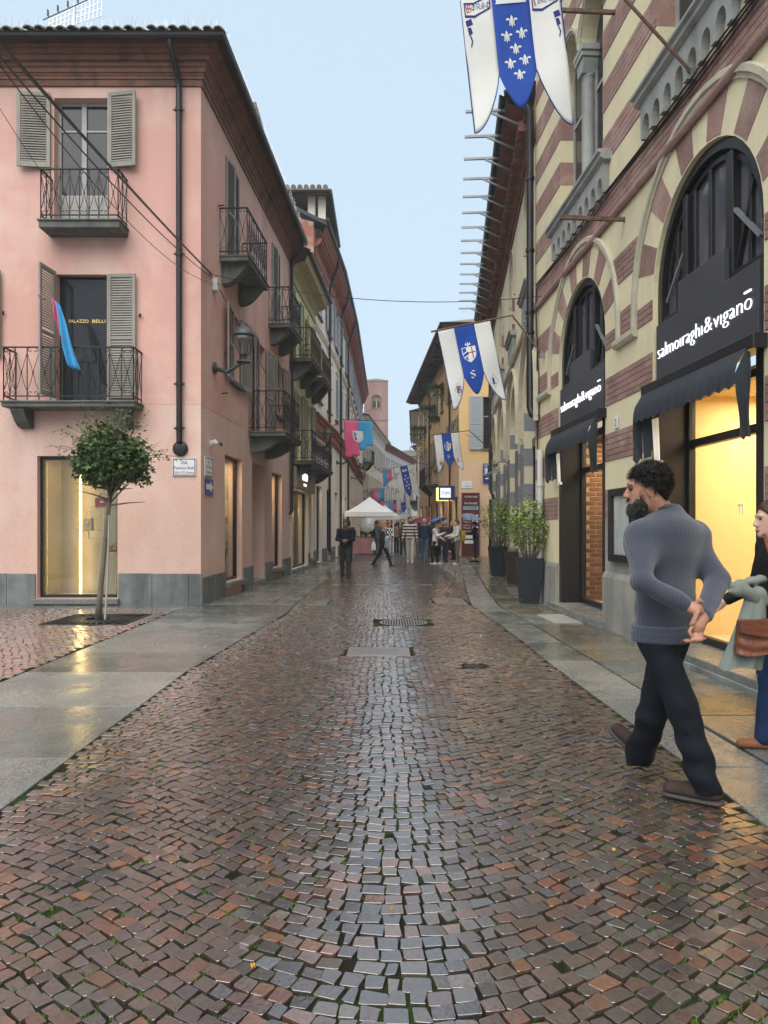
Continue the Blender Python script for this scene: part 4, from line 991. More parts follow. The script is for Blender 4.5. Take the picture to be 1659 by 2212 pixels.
for c in CA:
    hood(RC, F0, c, 1.42, .13, 4.05, .6, M_mould, .09); hood(RC, F0, c, .58, .09, 8.1, .7, M_mould, .07)
    frieze(RC, F0, c, .75, 6.3, 5, M_greyst)
    jamb_stripes(RC, F0, c-.5, .002, .34, [(z,z+.36) for z in (6.6,7.3)], M_redb)
    jamb_stripes(RC, F0, c-h2, .002, .34, [(z,z+.4) for z in (.4,1.2,2.0,2.8,3.6)], M_gband)
    o = MB().box(c-.5,c-.44,.25,.3,6.5,8.1).box(c+.44,c+.5,.25,.3,6.5,8.1).box(c-.03,c+.03,.25,.3,6.5,8.5).build('window', M_wood, RC, F0); MB().panel(arch(c,.5,6.5,8.1,12), [], .27,.275).build('pane', M_pane, o)
    o = MB().box(c-h2,c-h2+.12,.2,.3,.1,3.2).box(c+h2-.12,c+h2,.2,.3,.1,3.2).box(c-h2,c+h2,.18,.3,3.2,3.4).build('shop_front', M_frame, RC, F0)
    MB().box(c-h2+.12,c+h2-.12,.24,.25,.1,3.2).build('pane', M_pane, o); MB().panel(arch(c,h2-.01,3.4,4.05), [], .24,.25).build('pane', M_pane, o)
    MB().box(c-h2-.28,c-h2-.002,-.06,.2,.0,3.3).build('granite_pilaster', M_granite, RC, F0, bevel=.01)
    if c+h2+.28 < LC: MB().box(c+h2+.002,c+h2+.28,-.06,.2,.0,3.3).build('granite_pilaster', M_granite, RC, F0, bevel=.01)
for a, b in zip((0,)+tuple(c+h2+.29 for c in CA[:-1]), tuple(c-h2-.29 for c in CA)):
    for z in (.4,1.2,2.0,2.8): MB().box(a,b,-.006,.001,z,z+.4).build('grey_stripe', M_gband, RC, F0)
MB().prismx([(.0,5.7),(-.06,5.7),(-.08,5.76),(-.05,5.8),(.0,5.82)], 0, LC).build('string_course', M_mould, RC, F0)
eave(RC, [((-.3,3),(-1,0)),((-.3,0),(-1,-1)),((LC,0),(0,-1))], [(0,9.0),(.04,9.0),(.04,9.12),(.1,9.14),(.1,9.26),(.16,9.3),(.16,9.42),(.22,9.46),(.22,9.6),(.55,9.72),(.55,9.82)], M_brickd, 'cornice')
me = None
for i in range(46):
    x = .1+.308*i
    if me is None: o = MB().box(-.06,.06,-.32,-.1,9.3,9.5).build('dentil', M_brickd, RC, ((x,0,0),0)); me = o.data
    else: link('dentil', me, RC, ((x,0,0),0))
gutter(RC, [((-.3,3),(-1,0)),((-.3,0),(-1,-1)),((LC,0),(0,-1))], .55, 9.88)
eave(RC, [((-.3,3),(-1,0)),((-.3,0),(-1,-1)),((LC,0),(0,-1))], [(.6,9.93),(-3,11.2)], M_tile, 'roof')
sh_ = MB().grid(lambda u,v: (LC*u, -.62+.5*v+.03*math.sin(u*60), 9.98+.22*v+.03*math.sin(u*47+v*4)), 90, 4).build('roof_sheet', mat('plastic_sheet', (.62,.63,.63), rough=.4, bump=.2), RC, F0)
me = None
for i in range(15):
    x = LC-.35-.93*i
    mb = MB().bar((0,.0,9.78),(0,-1.34,9.80),.045,.05); mb.bar((0,-.86,9.77),(0,-.01,9.36),.035,.04); mb.box(-.02,.02,-.03,.0,9.33,9.8)
    if me is None: o = mb.build('steel_bracket', M_steel, RC, ((x,-.02,0),0)); me = o.data
    else: link('steel_bracket', me, RC, ((x,-.02,0),0))
pipe_run(RC, F0, [(.15,-.5,9.8),(.15,-.3,9.5),(.15,-.12,9.2),(.15,-.12,2.9),(.3,-.05,2.7),(.7,-.03,2.6)], .06, None, (8.2,6.6,5.0))
# lit shop name and lamps under the arches
lt = MB(); text(lt, 'GEOX', CA[1]-.5, 3.55, .3, .15, .02, width=.9); lt.build('lettering', emis('white_sign', (1,1,1), 3), RC, F0)
for s_ in (3.6,7.4):
    MB().tube([(s_,0,3.3),(s_,-.25,3.32),(s_,-.32,3.28)], .02, 6).build('spot_arm', M_steel, RC, F0); MB().lathe([(.05,-.09),(.09,0),(.05,.03)], (0,0,0), 12).build('spot_lamp', M_steel, RC, ((s_,-.36,3.25),0), smooth=40)
# ================================================================== farther houses
def frame_of(a, b):                           # facade from a to b with the street on the right-hand side facing -y
    d = Vector((b[0]-a[0], b[1]-a[1], 0)); return math.atan2(d.y, d.x), d.length
M_shutb = mat('blue_grey_shutter', (.36,.40,.43), (.32,.36,.39), rough=.7, bump=.1, rand=.08)
M_shutt = mat('taupe_shutter', (.42,.38,.30), rough=.7, bump=.1, rand=.08)
def win_unit(B, fr, x, z, w, h, sh=None, surround=None, open_=True, dep=.15, sill=True, pane=None, cap=False):
    o = MB().box(x-w/2,x-w/2+.06,dep,dep+.05,z,z+h).box(x+w/2-.06,x+w/2,dep,dep+.05,z,z+h).box(x-.035,x+.035,dep-.01,dep+.05,z,z+h).box(x-w/2,x+w/2,dep,dep+.05,z+h*.62,z+h*.62+.05).build('window', M_wood, B, fr)
    MB().box(x-w/2,x+w/2,dep+.03,dep+.04,z,z+h).build('pane', pane or M_pane, o)
    if sill: MB().box(x-w/2-.1,x+w/2+.1,-.08,.1,z-.08,z-.002).build('window_sill', M_slabst, B, fr)
    if surround:
        MB().panel(rect(x-w/2-.16,x+w/2+.16,z-.02,z+h+.18), [rect(x-w/2,x+w/2,z,z+h)], -.03, -.002).build('window_surround', surround, B, fr)
    if cap: MB().prismx([(0,z+h+.2),(-.05,z+h+.24),(-.08,z+h+.27),(-.08,z+h+.31),(0,z+h+.32)], x-w/2-.2, x+w/2+.2).build('window_hood', surround or M_mould, B, fr)
    if sh:
        for s_, hg in ((-1,'R'),(1,'L')):
            if open_: shutter(B, fr, x+s_*(w/2+.02), w*.52, z-.03, z+h+.02, random.uniform(.04,.16), hg, mt=sh)
            else: shutter(B, fr, x+s_*w/2, w/2-.01, z, z+h, random.uniform(.03,.2), 'L' if s_ < 0 else 'R', y=0, mt=sh)
def facade(B, fr, L, H, holes, mt, base=None, zb=0, thick=.3, mr=None):
    MB().panel(rect(0,L,zb,H), holes, 0, thick).build('wall', mt, B, fr)
def shopglass(B, fr, x0, x1, z0, z1, color=None, power=0, pane=None, room=None):
    return vitrine(B, fr, (x0,x1,z0,z1), .9, room=room, power=power, color=color or (1,.75,.42), pane=pane)
# ---- yellow house with reed-screened balconies
M_yellow = mat('yellow_render', (.76,.68,.36), (.70,.62,.34), rough=.9, scale=1, bump=.3, bscale=50, streak=((.36,.34,.22),1.8,.52,.75,.7))
M_beige = mat('beige_render', (.66,.58,.48), (.61,.54,.45), rough=.9, scale=1.2, bump=.2, bscale=60)
M_reed = mat('reed_screen', (.42,.27,.08), (.33,.21,.07), rough=.9, scale=20, bump=.6, bscale=90)
ya = (WL(21.62), 21.62); yb_ = (WL(26.45), 26.45)
aY, LY = frame_of(ya, yb_)
HY = thing('yellow_house', 'narrow yellow house with reed-screened upper balconies above a cosmetics shop', 'house', (ya[0],ya[1],0), aY)
dh = [rect(.6,1.5,6.6,8.7), rect(3.1,4.0,6.5,8.6), rect(.9,1.8,3.5,5.7), rect(3.0,3.9,3.5,5.7), rect(.35,3.3,.1,2.75)]
facade(HY, F0, LY, 9.3, dh, M_yellow, zb=3.3) if False else None
MB().panel(rect(0,LY,3.05,9.3), dh[:4], 0, .3).build('wall', M_yellow, HY, F0); MB().panel(rect(0,LY,0,3.049), [[(x,max(z,.01)) for x,z in dh[4]], rect(3.7,4.5,.3,2.85)], .002, .3).build('wall', M_beige, HY, F0)
for x, z, h in ((1.05,6.6,2.1),(3.55,6.5,2.1),(1.35,3.5,2.2),(3.45,3.5,2.2)): win_unit(HY, F0, x, z, .9, h, M_shut, None, True, sill=False)
balcony(HY, F0, .05, 2.12, .65, 6.57, .93, .11, (.4,1.8), 'ornate', screen=None, ch=.5, mod=.3); balcony(HY, F0, 2.5, 4.6, .66, 6.48, .93, .11, (2.9,4.2), 'ornate', ch=.5, mod=.3)
for x0, x1, z in ((.05,2.12,6.57),(2.5,4.6,6.48)): MB().box(x0+.04,x1-.02,-.6,-.585,z+.04,z+.92).build('reed_screen', M_reed, HY, F0)
balcony(HY, F0, .1, 4.8, .68, 3.45, .92, .12, (.5,2.4,4.4), 'ornate', ch=.35, mod=.28)
MB().prism([(.15,2.62),(4.0,2.62),(4.0,3.3),(.15,3.3)], -.16, -.0).build('sign_board', mat('taupe_sign', (.28,.23,.18), rough=.5, bump=0), HY, F0, bevel=.02)
t_ = MB(); text(t_, 'KIKO', 1.2, 2.92, .34, -.16, .03, width=.95, bold=.002); t_.build('lettering', emis('white_letters', (.85,.9,1), .45, (.5,.5,.5)), HY, F0)
t_ = MB(); text(t_, 'MILANO', 1.45, 2.74, .12, -.16, .02, width=.5); t_.build('lettering', emis('white_letters_small', (.85,.9,1), .45, (.5,.5,.5)), HY, F0)
shopglass(HY, F0, .35, 3.3, .1, 2.6, power=10, room=M_beige); shopglass(HY, F0, 3.7, 4.5, .3, 2.85, power=8)
MB().box(1.75,1.85,.1,.22,.1,2.6).build('door_post', mat('bronze_post', (.2,.16,.1), rough=.35, metal=.5), HY, F0)
dado(HY, F0, 3.35, LY, .5, [(3.7,4.5)], .4)
eave(HY, [((0,0),(0,-1)),((LY,0),(0,-1))], [(0,8.95),(.05,8.97),(.06,9.08),(.02,9.1),(.04,9.25),(.2,9.42),(.48,9.5),(.5,9.62),(.55,9.66)], mat('yellow_cove', (.42,.38,.2), (.36,.33,.2), rough=.9, bump=.2), 'cornice')
gutter(HY, [((0,0),(0,-1)),((LY,0),(0,-1))], .52, 9.74); eave(HY, [((-.2,0),(0,-1)),((LY,0),(0,-1))], [(.6,9.78),(-3.5,11.2)], M_tile, 'roof')
# ---- long cream house with terracotta string course, three bays bending with the street
M_crm = mat('ivory_render', (.74,.67,.57), (.69,.62,.53), rough=.9, scale=1, bump=.25, bscale=50, streak=((.40,.36,.30),1.5,.55,.8,.5))
HI = thing('ivory_house', 'long ivory house with terracotta cornice, string course and pale blue shutters', 'house', (-2.62,26.46,0), 0)
pts = [(-2.62,26.46),(-2.25,31.6),(-2.02,39.6),(-1.87,61)]
ZI = 12.6
path_i = []
for i in range(3):
    a, b = pts[i], pts[i+1]; an, Ls = frame_of(a, b); fr = ((a[0]+2.62, a[1]-26.46, 0), an)
    n = max(2, round(Ls/2.55)); d = Ls/n; holes = []; W_ = []
    for k in range(n):
        x = (k+.5)*d
        for z, h in ((6.3,1.9),(9.6,1.7)): holes.append(rect(x-.5,x+.5,z,z+h)); W_.append((x,z,h))
        if a[1] < 45: holes.append(rect(x-.62,x+.62,.35 if k % 2 else .05,3.0))
    MB().panel(rect(0,Ls,0,ZI), holes, 0, .3).build('wall', M_crm, HI, fr)
    for x, z, h in W_:
        if a[1] < 35 or z > 9: win_unit(HI, fr, x, z, 1.0, h, M_shutb, M_crm if z < 9 else None, z > 9 and random.random() < .5, sill=True, cap=z < 9)
        else: win_unit(HI, fr, x, z, 1.0, h, None, M_crm, cap=True); MB().box(x-.5,x-.01,.02,.06,z,z+h).build('shutter', M_shutb, HI, fr); MB().box(x+.01,x+.5,.02,.06,z,z+h).build('shutter', M_shutb, HI, fr)
    if a[1] < 45:
        for k in range(n):
            x = (k+.5)*d; shopglass(HI, fr, x-.62, x+.62, .35 if k % 2 else .05, 3.0, power=8 if (k+i) % 2 == 0 and a[1] < 35 else 0)
        dado(HI, fr, 0, Ls, .55, [((k+.5)*d-.64,(k+.5)*d+.64) for k in range(n)], .9)
    for nm, pr, m_ in (('string_course', [(.0,4.95),(-.06,4.97),(-.06,5.05),(-.1,5.08),(-.1,5.2),(-.05,5.22),(-.05,5.4),(-.12,5.44),(-.12,5.54),(-.2,5.6),(-.2,5.68),(.0,5.75)], M_terra), ('string_course', [(.0,8.9),(-.06,8.93),(-.06,9.0),(-.1,9.03),(-.1,9.1),(.0,9.14)], M_crm)):
        MB().prismx(pr, 0, Ls).build(nm, m_, HI, fr)
    o_ = Vector((math.sin(an), -math.cos(an)))
    path_i.append(((a[0]+2.62,a[1]-26.46), (o_.x,o_.y)))
    if i == 2: path_i.append(((b[0]+2.62,b[1]-26.46), (o_.x,o_.y)))
    me = None; nd = int(Ls/.34)
    for k in range(nd):
        x = (k+.5)*Ls/nd; loc = Vector(fr[0])+Matrix.Rotation(an,3,'Z')@Vector((x,0,0))
        if me is None: o = MB().prismx([(0,11.85),(-.1,11.9),(-.26,12.05),(-.3,12.15),(-.3,12.22),(0,12.22)], -.07, .07).build('dentil', M_terra, HI, (tuple(loc),an)); me = o.data
        else: link('dentil', me, HI, (tuple(loc),an))
eave(HI, path_i, [(0,11.3),(.04,11.32),(.04,11.5),(.08,11.54),(.08,11.66),(.05,11.7),(.05,11.84),(.08,11.86),(.08,12.22),(.34,12.24),(.34,12.34),(.4,12.38),(.4,12.5),(.46,12.54),(.46,12.66)], M_terra, 'cornice')
gutter(HI, path_i, .44, 12.76); eave(HI, path_i, [(.52,12.8),(-4,14.4)], M_tile, 'roof')
for i, tt in ((0,3.4),(1,2.6),(1,7.2)):
    an, Ls = frame_of(pts[i], pts[i+1]); fr = ((pts[i][0]+2.62, pts[i][1]-26.46, 0), an)
    pipe_run(HI, fr, [(tt,-.48,12.7),(tt,-.45,12.3),(tt,-.12,11.4),(tt,-.1,11),(tt,-.1,.3)], .055, None, (9.5,7,4.5,2))
# its bare gable end above the yellow roof, attic loggia, chimneys
M_oldbrick = mat('gable_brick', (.30,.12,.085), (.36,.30,.23), rough=.95, scale=.9, bump=.5, bscale=30, lo=.48, hi=.56)
MB().prism([(-4.5,0),(0.0,0),(0.0,12.75),(-.4,12.85),(-4.5,15.2)], 0, .25).build('gable_wall', M_oldbrick, HI, ((.0,-.02,0),0))
gb = MB()
for k in range(26):
    z = 9.7+.115*k
    for j in range(9):
        x = -2.2+.25*j+(.125 if k % 2 else 0)
        if x > -.25 or z > 12.9-x*.25-.3: continue
        if math.sin(x*2.1+z*1.3)+math.sin(z*.9-x)+random.uniform(-.5,.5) > -.35: gb.box(x,x+.235,-.03-.012*random.random(),.0,z,z+.1)
gb.build('gable_bricks', M_brickd, HI, kind='stuff'); MB().prism([(-4.7,15.3),(.5,12.72),(.5,12.58),(-4.7,15.12)], -.12, .3).build('gable_gutter', M_pipe, HI)
MB().box(-2.4,.2,1.2,5.4,12.9,13.3).build('attic_wall', M_crm, HI); mb = MB()
for x, y in ((-.35,1.3),(.05,1.3),(.05,3.2),(.05,5.2),(-2.2,1.3)): MB().box(x,x+.28,y,y+.28,13.3,14.3).build('attic_post', M_crm, HI)
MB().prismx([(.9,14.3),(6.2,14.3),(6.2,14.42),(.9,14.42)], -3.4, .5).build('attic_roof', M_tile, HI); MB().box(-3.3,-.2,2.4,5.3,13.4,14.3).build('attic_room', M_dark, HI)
me = None
for i in range(16):
    tm2 = MB().tube([(0,.8,14.44),(0,6.2,14.48)], .1, 8)
    if me is None: o = tm2.build('roof_tile', M_tile, HI, ((-3.3+.245*i,0,0),0)); me = o.data
    else: link('roof_tile', me, HI, ((-3.3+.245*i,0,0),0))
MB().tube([(-3.4,.8,14.28),(.55,.8,14.28)], .09, 8).build('gutter', M_pipe, HI); MB().tube([(.55,.8,14.28),(.55,6.2,14.28)], .09, 8).build('gutter', M_pipe, HI)
for y in (9,15): MB().prism([(-1.2,13.4),(.1,13.4),(.1,14.2),(-.55,14.55),(-1.2,14.2)], y, y+1.8).build('dormer', M_crm, HI); MB().prism([(-1.4,14.1),(-.55,14.6),(.3,14.15),(.3,14.25),(-.55,14.72),(-1.4,14.2)], y-.25, y+2.0).build('dormer_roof', M_tile, HI)
# ---- houses beyond, left side
def far_house(name, label, a, b, H, mt, nf, nw, sh, balc=(), eave_m=None, depth=5, z0=3.6, group=None, lit=False):
    an, L = frame_of(a, b); B = thing(name, label, 'house', (a[0],a[1],0), an, group)
    fh = (H-z0-.3)/nf; d = L/nw; holes = []; un = []
    for k in range(nw):
        x = (k+.5)*d
        for f in range(nf):
            z = z0+.35+fh*f; h = fh*.62; holes.append(rect(x-.5,x+.5,z,z+h)); un.append((x,z,h,f))
        holes.append(rect(x-.75,x+.75,.08,2.8))
    MB().panel(rect(0,L,0,H), holes, 0, .3).build('wall', mt, B, F0)
    MB().box(-.001,L,.3,depth,0,H).build('house_body', mt, B, ((0,.001,0),0))
    for x, z, h, f in un:
        win_unit(B, F0, x, z, 1.0, h, None, M_mould if f == 0 else None)
        for s_ in (-1,1): MB().box(x+s_*.53,x+s_*1.03,-.05,-.008,z-.03,z+h+.02).build('shutter', sh, B, F0)
    for k in range(nw):
        x = (k+.5)*d; MB().box(x-.75,x+.75,.12,.15,.08,2.8).build('shop_glass', emis('lit_shop', (1,.75,.42), .9) if lit and k % 2 else M_pane, B, F0)
    for x0, x1, z in balc: balcony(B, F0, x0, x1, .8, z, .95, .14, (x0+.3,x1-.3), 'plain', ch=.6)
    pth = [((0,depth),(-1,0)),((0,0),(-1,-1)),((L,0),(1,-1)),((L,depth),(1,0))]
    eave(B, pth, [(0,H-.5),(.05,H-.48),(.05,H-.3),(.12,H-.26),(.12,H-.1),(.5,H+.02),(.55,H+.12)], eave_m or mt, 'cornice')
    gutter(B, pth, .5, H+.16); eave(B, pth, [(.58,H+.18),(-2.4,H+1.5)], M_tile, 'roof')
    return B
M_ivory2 = mat('white_render', (.74,.71,.65), (.68,.65,.60), rough=.9, scale=.8, bump=.2, streak=((.4,.39,.36),1.2,.55,.8,.5))
M_och = mat('ochre_render', (.66,.45,.21), (.62,.42,.20), rough=.9, scale=.8, bump=.25, bscale=60, streak=((.42,.28,.14),1.4,.56,.8,.5))
M_ochl = mat('apricot_render', (.67,.47,.31), (.62,.43,.29), rough=.9, scale=.8, bump=.25, bscale=60)
far_house('white_house', 'white house with stone balconies beyond the ivory one, under the brick tower', (-1.87,61.05), (0.1,81), 10.8, M_ivory2, 2, 7, M_shutt, ((.3,2.6,3.6),(4.5,7.2,3.6),(8.5,11,3.6),(.3,2.4,7.1)))
far_house('brick_cornice_house', 'pale house with dark red cornice at the bend of the street', (.12,81.05), (4.2,101), 10.6, M_ivory2, 2, 7, M_shutb, ((1,4,3.6),(7,10,3.6)), M_terra)
far_house('end_house', 'grey white house closing the view at the end of the street', (4.3,101.2), (13,112), 11.2, M_ivory2, 2, 5, M_shutt, ((1,3,3.6),))
# ---- far right side
far_house('narrow_cream_house', 'narrow cream house just beyond the orange one', (3.4,74), (2.62,55.3), 10.2, M_crm, 2, 7, M_shutt, ((12,15,3.6),), lit=True)
far_house('pale_far_house', 'pale house farther down the right side of the street', (6.8,96), (3.5,74.3), 9.6, M_ivory2, 2, 8, M_shutb, (), lit=True)
# ---- brick tower
M_tower = mat('tower_brick', (.24,.122,.098), (.19,.10,.083), rough=.95, scale=.35, bump=.4, bscale=6, streak=((.38,.24,.19),.3,.5,.75))
TW = thing('brick_tower', 'tall square medieval brick tower rising behind the left row of houses', 'tower', (-1.5,132,0), R(4))
tw = 2.1; zt = 28.0
MB().panel(rect(-tw,tw,0,zt), [arch(0,.95,22.6,24.6,12)], -tw, -tw+.5).build('tower_front', M_tower, TW)
MB().box(-tw,tw,-tw+.5,tw,0,zt).build('tower_body', M_tower, TW, ((0,.001,0),0))
MB().lathe([(tw*1.46,0),(tw*1.46,.15),(.2,.9)], (0,0,zt), 4).build('tower_roof', M_tile, TW, ((0,0,0),PI/4))
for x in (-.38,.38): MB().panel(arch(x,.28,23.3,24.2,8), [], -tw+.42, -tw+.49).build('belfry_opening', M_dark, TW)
MB().tube([(0,-tw+.3,23.2),(0,-tw+.3,24.3)], .07, 8).build('belfry_column', M_mould, TW); MB().prism([(-tw-.1,20.9),(tw+.1,20.9),(tw+.1,21.05),(-tw-.1,21.05)], -tw-.1, -tw).build('string_course', M_tower, TW)
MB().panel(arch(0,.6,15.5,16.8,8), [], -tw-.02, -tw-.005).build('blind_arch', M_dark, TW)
# ---- orange corner house on the right
OC = (3.62, 34.4); oa = math.atan2(-1, .0455); OL = 20.5
HO = thing('orange_house', 'orange corner house with grey shutters, hanging plants and wide eaves', 'house', (OC[0],OC[1],0), 0)
OF = ((0,0,0), 0.0); OS = (( -.0455*OL*.999, OL*.999, 0), oa)    # front faces the camera; street side runs away
ZO = 10.9
fw = (1.62,2.72,5.25,8.0)
MB().panel(rect(0,9,4.55,ZO), [rect(1.15,2.1,5.2,7.7), rect(4.2,5.1,5.2,7.7)], 0, .3).build('wall', M_och, HO, OF); MB().panel(rect(0,9,0,4.548), [rect(1.45,2.35,.1,2.75)], .003, .3).build('wall', M_ochl, HO, OF)
wx = [2.2,5.2,8.2,11.2,14.2,17.4,19.4]
hs = [rect(x-.48,x+.48,z,z+h) for x in wx for z, h in ((4.9,1.9),(8.0,1.7))]+[rect(x-.8,x+.8,.1,2.9) for x in wx]
MB().panel(rect(0,OL,4.55,ZO), hs[:14], 0, .3).build('wall', M_och, HO, OS); MB().panel(rect(0,OL,0,4.548), hs[14:], .003, .3).build('wall', M_ochl, HO, OS)
for x in wx:
    for z, h in ((4.9,1.9),(8.0,1.7)): win_unit(HO, OS, x, z, .96, h, M_shut if x > 10 else None, None, x % 2 > .5)
    if x <= 10:
        for z, h in ((4.9,1.9),(8.0,1.7)):
            for s_ in (-1,1): MB().box(x+s_*.5,x+s_*.98,-.05,-.008,z,z+h).build('shutter', M_shut, HO, OS)
for i, x in enumerate(wx): shopglass(HO, OS, x-.8, x+.8, .1, 2.9, power=16 if i % 2 == 0 or i == 5 else 0)
o = win_unit(HO, OF, 1.62, 5.2, .95, 2.5, None, None, sill=True)
shutter(HO, OF, 1.13, .62, 5.15, 7.72, .05, 'R', mt=M_shutb); win_unit(HO, OF, 4.65, 5.2, .9, 2.5, M_shutb)
bulb = MB().lathe([(.001,-.07),(.05,-.05),(.07,0),(.05,.05),(.001,.07)], n=10, cap=False).build('ceiling_bulb', emis('bulb', (1,.8,.5), 12), HO, ((1.45,.26,7.0),0))
MB().box(1.45,2.35,.15,.18,.1,2.75).build('door', M_pane, HO, OF); MB().panel(rect(1.3,2.5,0,2.92), [rect(1.45,2.35,.003,2.75)], -.04, .0).build('door_surround', M_ochl, HO, OF)
for z in (1.95,2.12,2.29): MB().box(2.2,2.3,.1,.14,z,z+.1).build('red_lamp', emis('red_lamp', (1,.06,.1), 5), HO, OF)
MB().box(1.0,9,-.02,.0,0,1.0).build('dado_paint', mat('slate_dado', (.09,.10,.11), rough=.8), HO, OF) if False else None
po = [((0-.0455*OL,OL),(-1,-.05)),((0,0),(-1,-1)),((9,0),(0,-1))]
eave(HO, po, [(0,ZO-.25),(.04,ZO-.2),(.05,ZO-.05),(.85,ZO+.02),(.85,ZO+.1)], mat('eave_boards', (.16,.13,.10), (.12,.10,.08), rough=.9, bump=.3), 'eave')
me = None
for i in range(24):
    y = OL*i/24; p = (-.0455*y, y)
    if me is None: o = MB().box(-.78,0,-.06,.06,ZO-.16,ZO-.02).build('rafter', M_slabst, HO, ((p[0],p[1]+.1,0),0)); me = o.data
    else: link('rafter', me, HO, ((p[0],p[1]+.1,0),0))
gutter(HO, po, .84, ZO+.12); eave(HO, po, [(.9,ZO+.16),(-4,ZO+2)], M_tile, 'roof')
pipe_run(HO, OS, [(OL-2.6,-.8,ZO),(OL-2.6,-.7,ZO-.4),(OL-2.6,-.1,ZO-.9),(OL-2.6,-.09,.2)], .055, None, (8,5,2)); pipe_run(HO, OS, [(8.2,-.8,ZO),(8.2,-.7,ZO-.4),(8.2,-.1,ZO-.9),(8.2,-.09,.2)], .055)
balcony(HO, OS, 8.6, 12.2, .8, 4.0, 1.0, .12, (8.9,11.8), 'plain', ch=.5)
MB().tube([(0.02,-.03,4.4),(2,-.04,4.55),(OL,-.05,6.2)], .02, 5).build('wall_cable', M_frame, HO, OS)
for i in range(2): MB().tube([(OL-.05,-.05,6.6+.2*i),(OL-5,-.06,5.9+.2*i),(OL-12,-.06,5.2+.2*i)], .018, 5).build('wall_cable', M_frame, HO, OS)
# lit shop signs sticking out over the street
for x, z, w, h, c, t1, st in ((OL-2.4,2.75,.75,.55,(1,.55,.12),'TIM',3.0),):
    pass
sg = thing('projecting_shop_sign', 'orange lit projecting shop sign on the orange house', 'sign', tuple(Vector((OC[0],OC[1],0))+Vector((-.35,3.3,2.8))), 0)
MB().box(-.5,.3,-.06,.06,0,.68).build('light_box', emis('orange_box', (1,.42,.06), 1.6), sg, bevel=.01)
for i, (w, wd) in enumerate((('TRE',.5),('BAR',.42))):
    t_ = MB(); text(t_, w, -.1, .36-.3*i, .22, -.06, .004, width=wd, align='CENTER'); t_.build('lettering', mat('sign_red', (.35,.03,.02), rough=.5, bump=0), sg)
sg = thing('projecting_shop_sign', 'blue and white lit projecting shop sign on the orange house', 'sign', tuple(Vector((OC[0],OC[1],0))+Vector((-.4,1.1,2.75))), 0)
MB().box(-.5,.3,-.06,.06,0,.72).build('light_box', mat('sign_blue', (.02,.05,.2), rough=.35, bump=0), sg, bevel=.01)
MB().box(-.42,.1,-.068,-.061,.12,.6).build('lit_panel', emis('white_box', (.9,.95,1), .3, (.5,.5,.5)), sg)
t_ = MB(); text(t_, 'TIM', -.16, .26, .24, -.068, .004, width=.4, align='CENTER'); t_.build('lettering', mat('sign_blue2', (.02,.04,.3), rough=.5, bump=0), sg)
# ================================================================== plants
def leaf_mat(name, a, b, c):
    m, nt, nn, L, p = _nt(name); at = nn.new('ShaderNodeAttribute'); at.attribute_name = 'tint'
    L.new(at.outputs['Color'], p.inputs['Base Color']); p.inputs['Roughness'].default_value = .5; p.inputs['Specular IOR Level'].default_value = .35
    p.inputs['Subsurface Weight'].default_value = 0
    m['pal'] = [*a, *b, *c]; return m
def leaves(name, P, size, mt, parent, lobes=1, up=.4, narrow=.42, droop=0, nrm=None, dark=None):
    n = len(P); P = np.asarray(P)
    N = RNG.normal(0,1,(n,3)); N[:,2] = abs(N[:,2])+up; N /= np.linalg.norm(N,axis=1)[:,None]
    D = np.cross(N, RNG.normal(0,1,(n,3))); D[:,2] -= droop; D /= np.linalg.norm(D,axis=1)[:,None]
    Sd = np.cross(N, D); sz = size*RNG.uniform(.65,1.35,n)[:,None]
    pal = np.array(mt['pal']).reshape(3,3); t = RNG.uniform(0,2,n); i = t.astype(int).clip(0,1); f = (t-i)[:,None]
    col = pal[i]*(1-f)+pal[i+1]*f; col *= RNG.uniform(.8,1.2,(n,1))
    Vs, Fs, Cs = [], [], []; b = 0
    for k in range(lobes):
        a = (k-(lobes-1)/2)*.85
        d = D*math.cos(a)+Sd*math.sin(a); s = Sd*math.cos(a)-D*math.sin(a); l = sz*(1 if k == (lobes-1)//2 else .8); w = l*narrow
        q = np.stack([P, P+d*l*.45+s*w*.5+N*l*.05, P+d*l-N*l*.06, P+d*l*.45-s*w*.5+N*l*.05], 1)
        Vs.append(q.reshape(-1,3)); Fs.append(np.arange(n*4).reshape(-1,4)+b); b += n*4; Cs.append(np.repeat(col,4,0))
    return npmesh(name, np.concatenate(Vs), np.concatenate(Fs), mt, parent, None, cols=np.concatenate(Cs))
M_maple = leaf_mat('maple_leaf', (.020,.045,.014), (.045,.088,.023), (.13,.18,.042))
M_box = leaf_mat('laurel_leaf', (.045,.10,.018), (.15,.24,.04), (.40,.45,.08))
M_ivy = leaf_mat('trailing_leaf', (.02,.04,.012), (.045,.08,.02), (.10,.14,.04))
M_bark = mat('grey_bark', (.16,.13,.10), (.10,.085,.07), rough=.9, scale=12, bump=.6, bscale=50)
TX, TY = -4.38, 10.92
tr = thing('maple_tree', 'small ball-headed maple tree growing from a pavement grate before the pink house', 'tree', (TX,TY,0))
tp = [(0,0,0),(.02,0,.35),(.06,.02,.8),(.11,.01,1.3),(.16,0,1.75),(.2,.02,2.0)]
tk = MB().tube(tp, [.055,.042,.036,.032,.03,.028], 10)
cc = np.array([.22,0,2.44]); limb_tips = []
for i in range(16):
    a = i*2.4; e = random.uniform(.1,1.2); d = np.array([math.cos(a)*math.cos(e), math.sin(a)*math.cos(e), math.sin(e)])
    p0 = np.array([.17+.03*random.random(),0,1.75+.02*i]); p1 = p0+d*.28; p2 = p1+d*.25+np.array([0,0,-.02]); limb_tips.append(p2)
    tk.tube([p0,p1,p2], [.016,.010,.004], 5)
tk.build('trunk', M_bark, tr, smooth=1)
